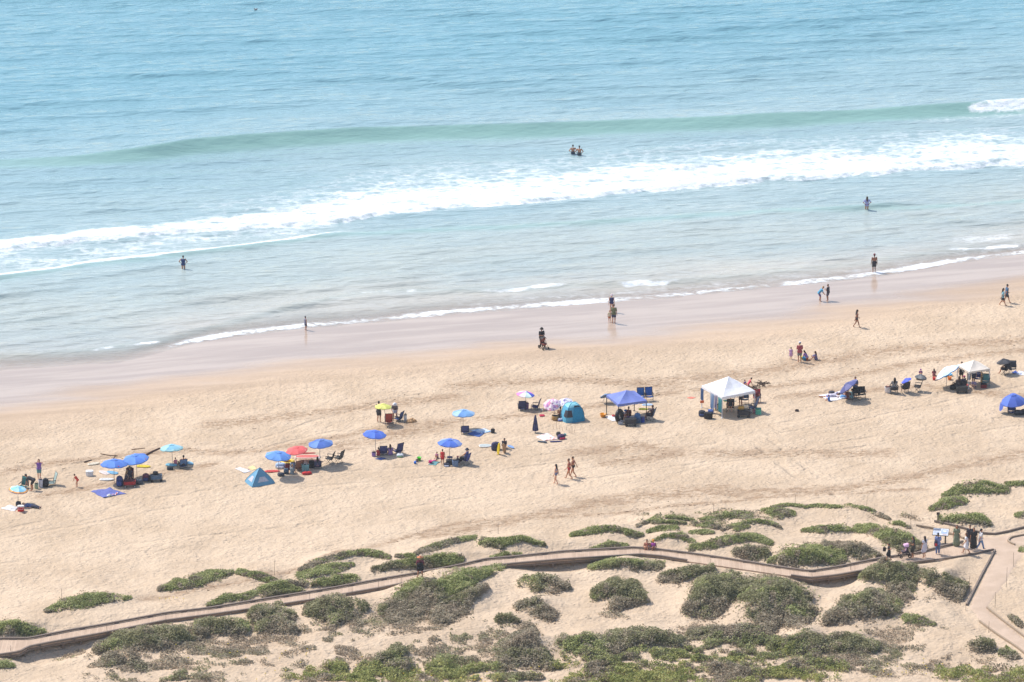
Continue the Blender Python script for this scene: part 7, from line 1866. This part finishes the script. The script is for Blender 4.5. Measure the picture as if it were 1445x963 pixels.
p = gpt(579, 595.5); mb = MB()
for _ in range(9): mb.ell((random.gauss(0, .18), random.gauss(0, .12), .05), (.2, .16, .12 + random.random() * .14), 10, 7)
o = mb.build('sand_pile', M('dug_sand', (200, 160, 118), .95, .2)); o.location = p; tag(o, 'small dug heap of damp sand right of the yellow umbrella', 'sand pile')
# bits of dry kelp and twigs along the wrack lines, too many to count
mb = MB(); cand = 0
for t_, w_ in WRACK[:7]:
    a_, b__, _ = flat_pts(t_); L_ = np.hypot(np.diff(a_), np.diff(b__)).sum()
    for _ in range(int(L_ * 3.2)):
        i = random.randrange(len(a_) - 1); f = random.random(); x = a_[i] + (a_[i + 1] - a_[i]) * f + random.gauss(0, w_ * .55); y = b__[i] + (b__[i + 1] - b__[i]) * f + random.gauss(0, w_ * .5)
        if fbm(np.array([x / 2.2]), np.array([y / 2.2]), 400, 2)[0] < .02: continue
        z = float(hz(np.array([x]), np.array([y]))[0]); an = random.random() * 3.14; l_ = .05 + random.random() ** 3 * .35
        mb.cap((x, y, z + .012), (x + math.cos(an) * l_, y + math.sin(an) * l_ * .7, z + .02), .008 + random.random() * .02, .008, 5)
o = mb.build('beach_litter', M('dry_kelp', (105, 78, 58), .9, .3, 4)); tag(o, 'scraps of dry kelp and twigs along the old tide lines', 'debris', kind='stuff')

# everyone who sits on a chair sits on the nearest one
taken = set()
def _pairs():
    for o, pose, lab in SEATED:
        for i, (t, kind, face) in enumerate(CHAIRS):
            yield (t.location - o.location).length, o, pose, lab, i
done = set()
for d, o, pose, lab, i in sorted(_pairs(), key=lambda q_: q_[0]):
    if d > .95 or i in taken or o.name in done: continue
    taken.add(i); done.add(o.name); t, kind, face = CHAIRS[i]
    o.location = t.location.copy(); o.rotation_euler = (0, 0, R(face))
    dz = (.42 if kind == 'camp' else .215) - (.30 if pose == 'camp' else .17) * (o.dimensions.z / .78 if False else 1.6) + .09
    o.location.z += dz
for o, pose, lab in SEATED:
    if o.name not in done: print('NO CHAIR', pose, lab)
HAZE = .00012
# ------------------------------------------------------------------ camera, sun and sky
cd = bpy.data.cameras.new('camera'); cam = bpy.data.objects.new('camera', cd); col.objects.link(cam)
cam.location = (0, 0, CAMZ); cam.rotation_euler = (math.pi / 2 - PITCH, 0, 0)
cd.sensor_width = 36; cd.lens = FPX / PW * 36; cd.clip_start = 1; cd.clip_end = 20000
scene.camera = cam
w = bpy.data.worlds.new('World'); scene.world = w; w.use_nodes = True
nt = w.node_tree; bg = nt.nodes['Background']; sky = nt.nodes.new('ShaderNodeTexSky')
sky.sky_type = 'NISHITA'; sky.sun_disc = False; sky.sun_elevation = SUN_EL; sky.sun_rotation = SUN_AZ
sky.air_density = 1.0; sky.dust_density = 1.6; sky.ozone_density = 1.0
nt.links.new(sky.outputs[0], bg.inputs[0]); bg.inputs[1].default_value = 0.15
sd = bpy.data.lights.new('sun', 'SUN'); sd.energy = 3.5; sd.angle = R(.53); sd.color = (1, .955, .89)
so = bpy.data.objects.new('sun', sd); col.objects.link(so)
dirv = Vector((-math.sin(SUN_AZ) * math.cos(SUN_EL), -math.cos(SUN_AZ) * math.cos(SUN_EL), -math.sin(SUN_EL)))
so.rotation_euler = dirv.to_track_quat('-Z', 'Y').to_euler(); so.location = (-60, 420, 90)
vs = scene.view_settings; vs.view_transform = 'Standard'; vs.look = 'None'; vs.gamma = 1; vs.use_curve_mapping = False; vs.exposure = 0.41
scene.cycles.max_bounces = 6; scene.cycles.transparent_max_bounces = 8; scene.cycles.use_denoising = True; scene.cycles.denoiser = 'OPENIMAGEDENOISE'; scene.cycles.denoising_input_passes = 'RGB_ALBEDO_NORMAL'


# ------------------------------------------------------------------ one even box of thin haze, added round the scene to lift the darks
hb = MB().box((0, 4600, 72.5), (12000, 10400, 150)); hm = bpy.data.materials.new('haze'); hm.use_nodes = True; hn = hm.node_tree
hn.nodes.remove(hn.nodes['Principled BSDF']); pv = hn.nodes.new('ShaderNodeVolumePrincipled')
pv.inputs['Color'].default_value = (.93, .96, 1, 1); pv.inputs['Density'].default_value = HAZE; pv.inputs['Anisotropy'].default_value = .2
hn.links.new(pv.outputs[0], hn.nodes['Material Output'].inputs['Volume'])
tag(hb.build('haze', hm), 'thin pale haze added in the air to lift dark tones', 'haze', kind='stuff')
scene.cycles.volume_bounces = 0
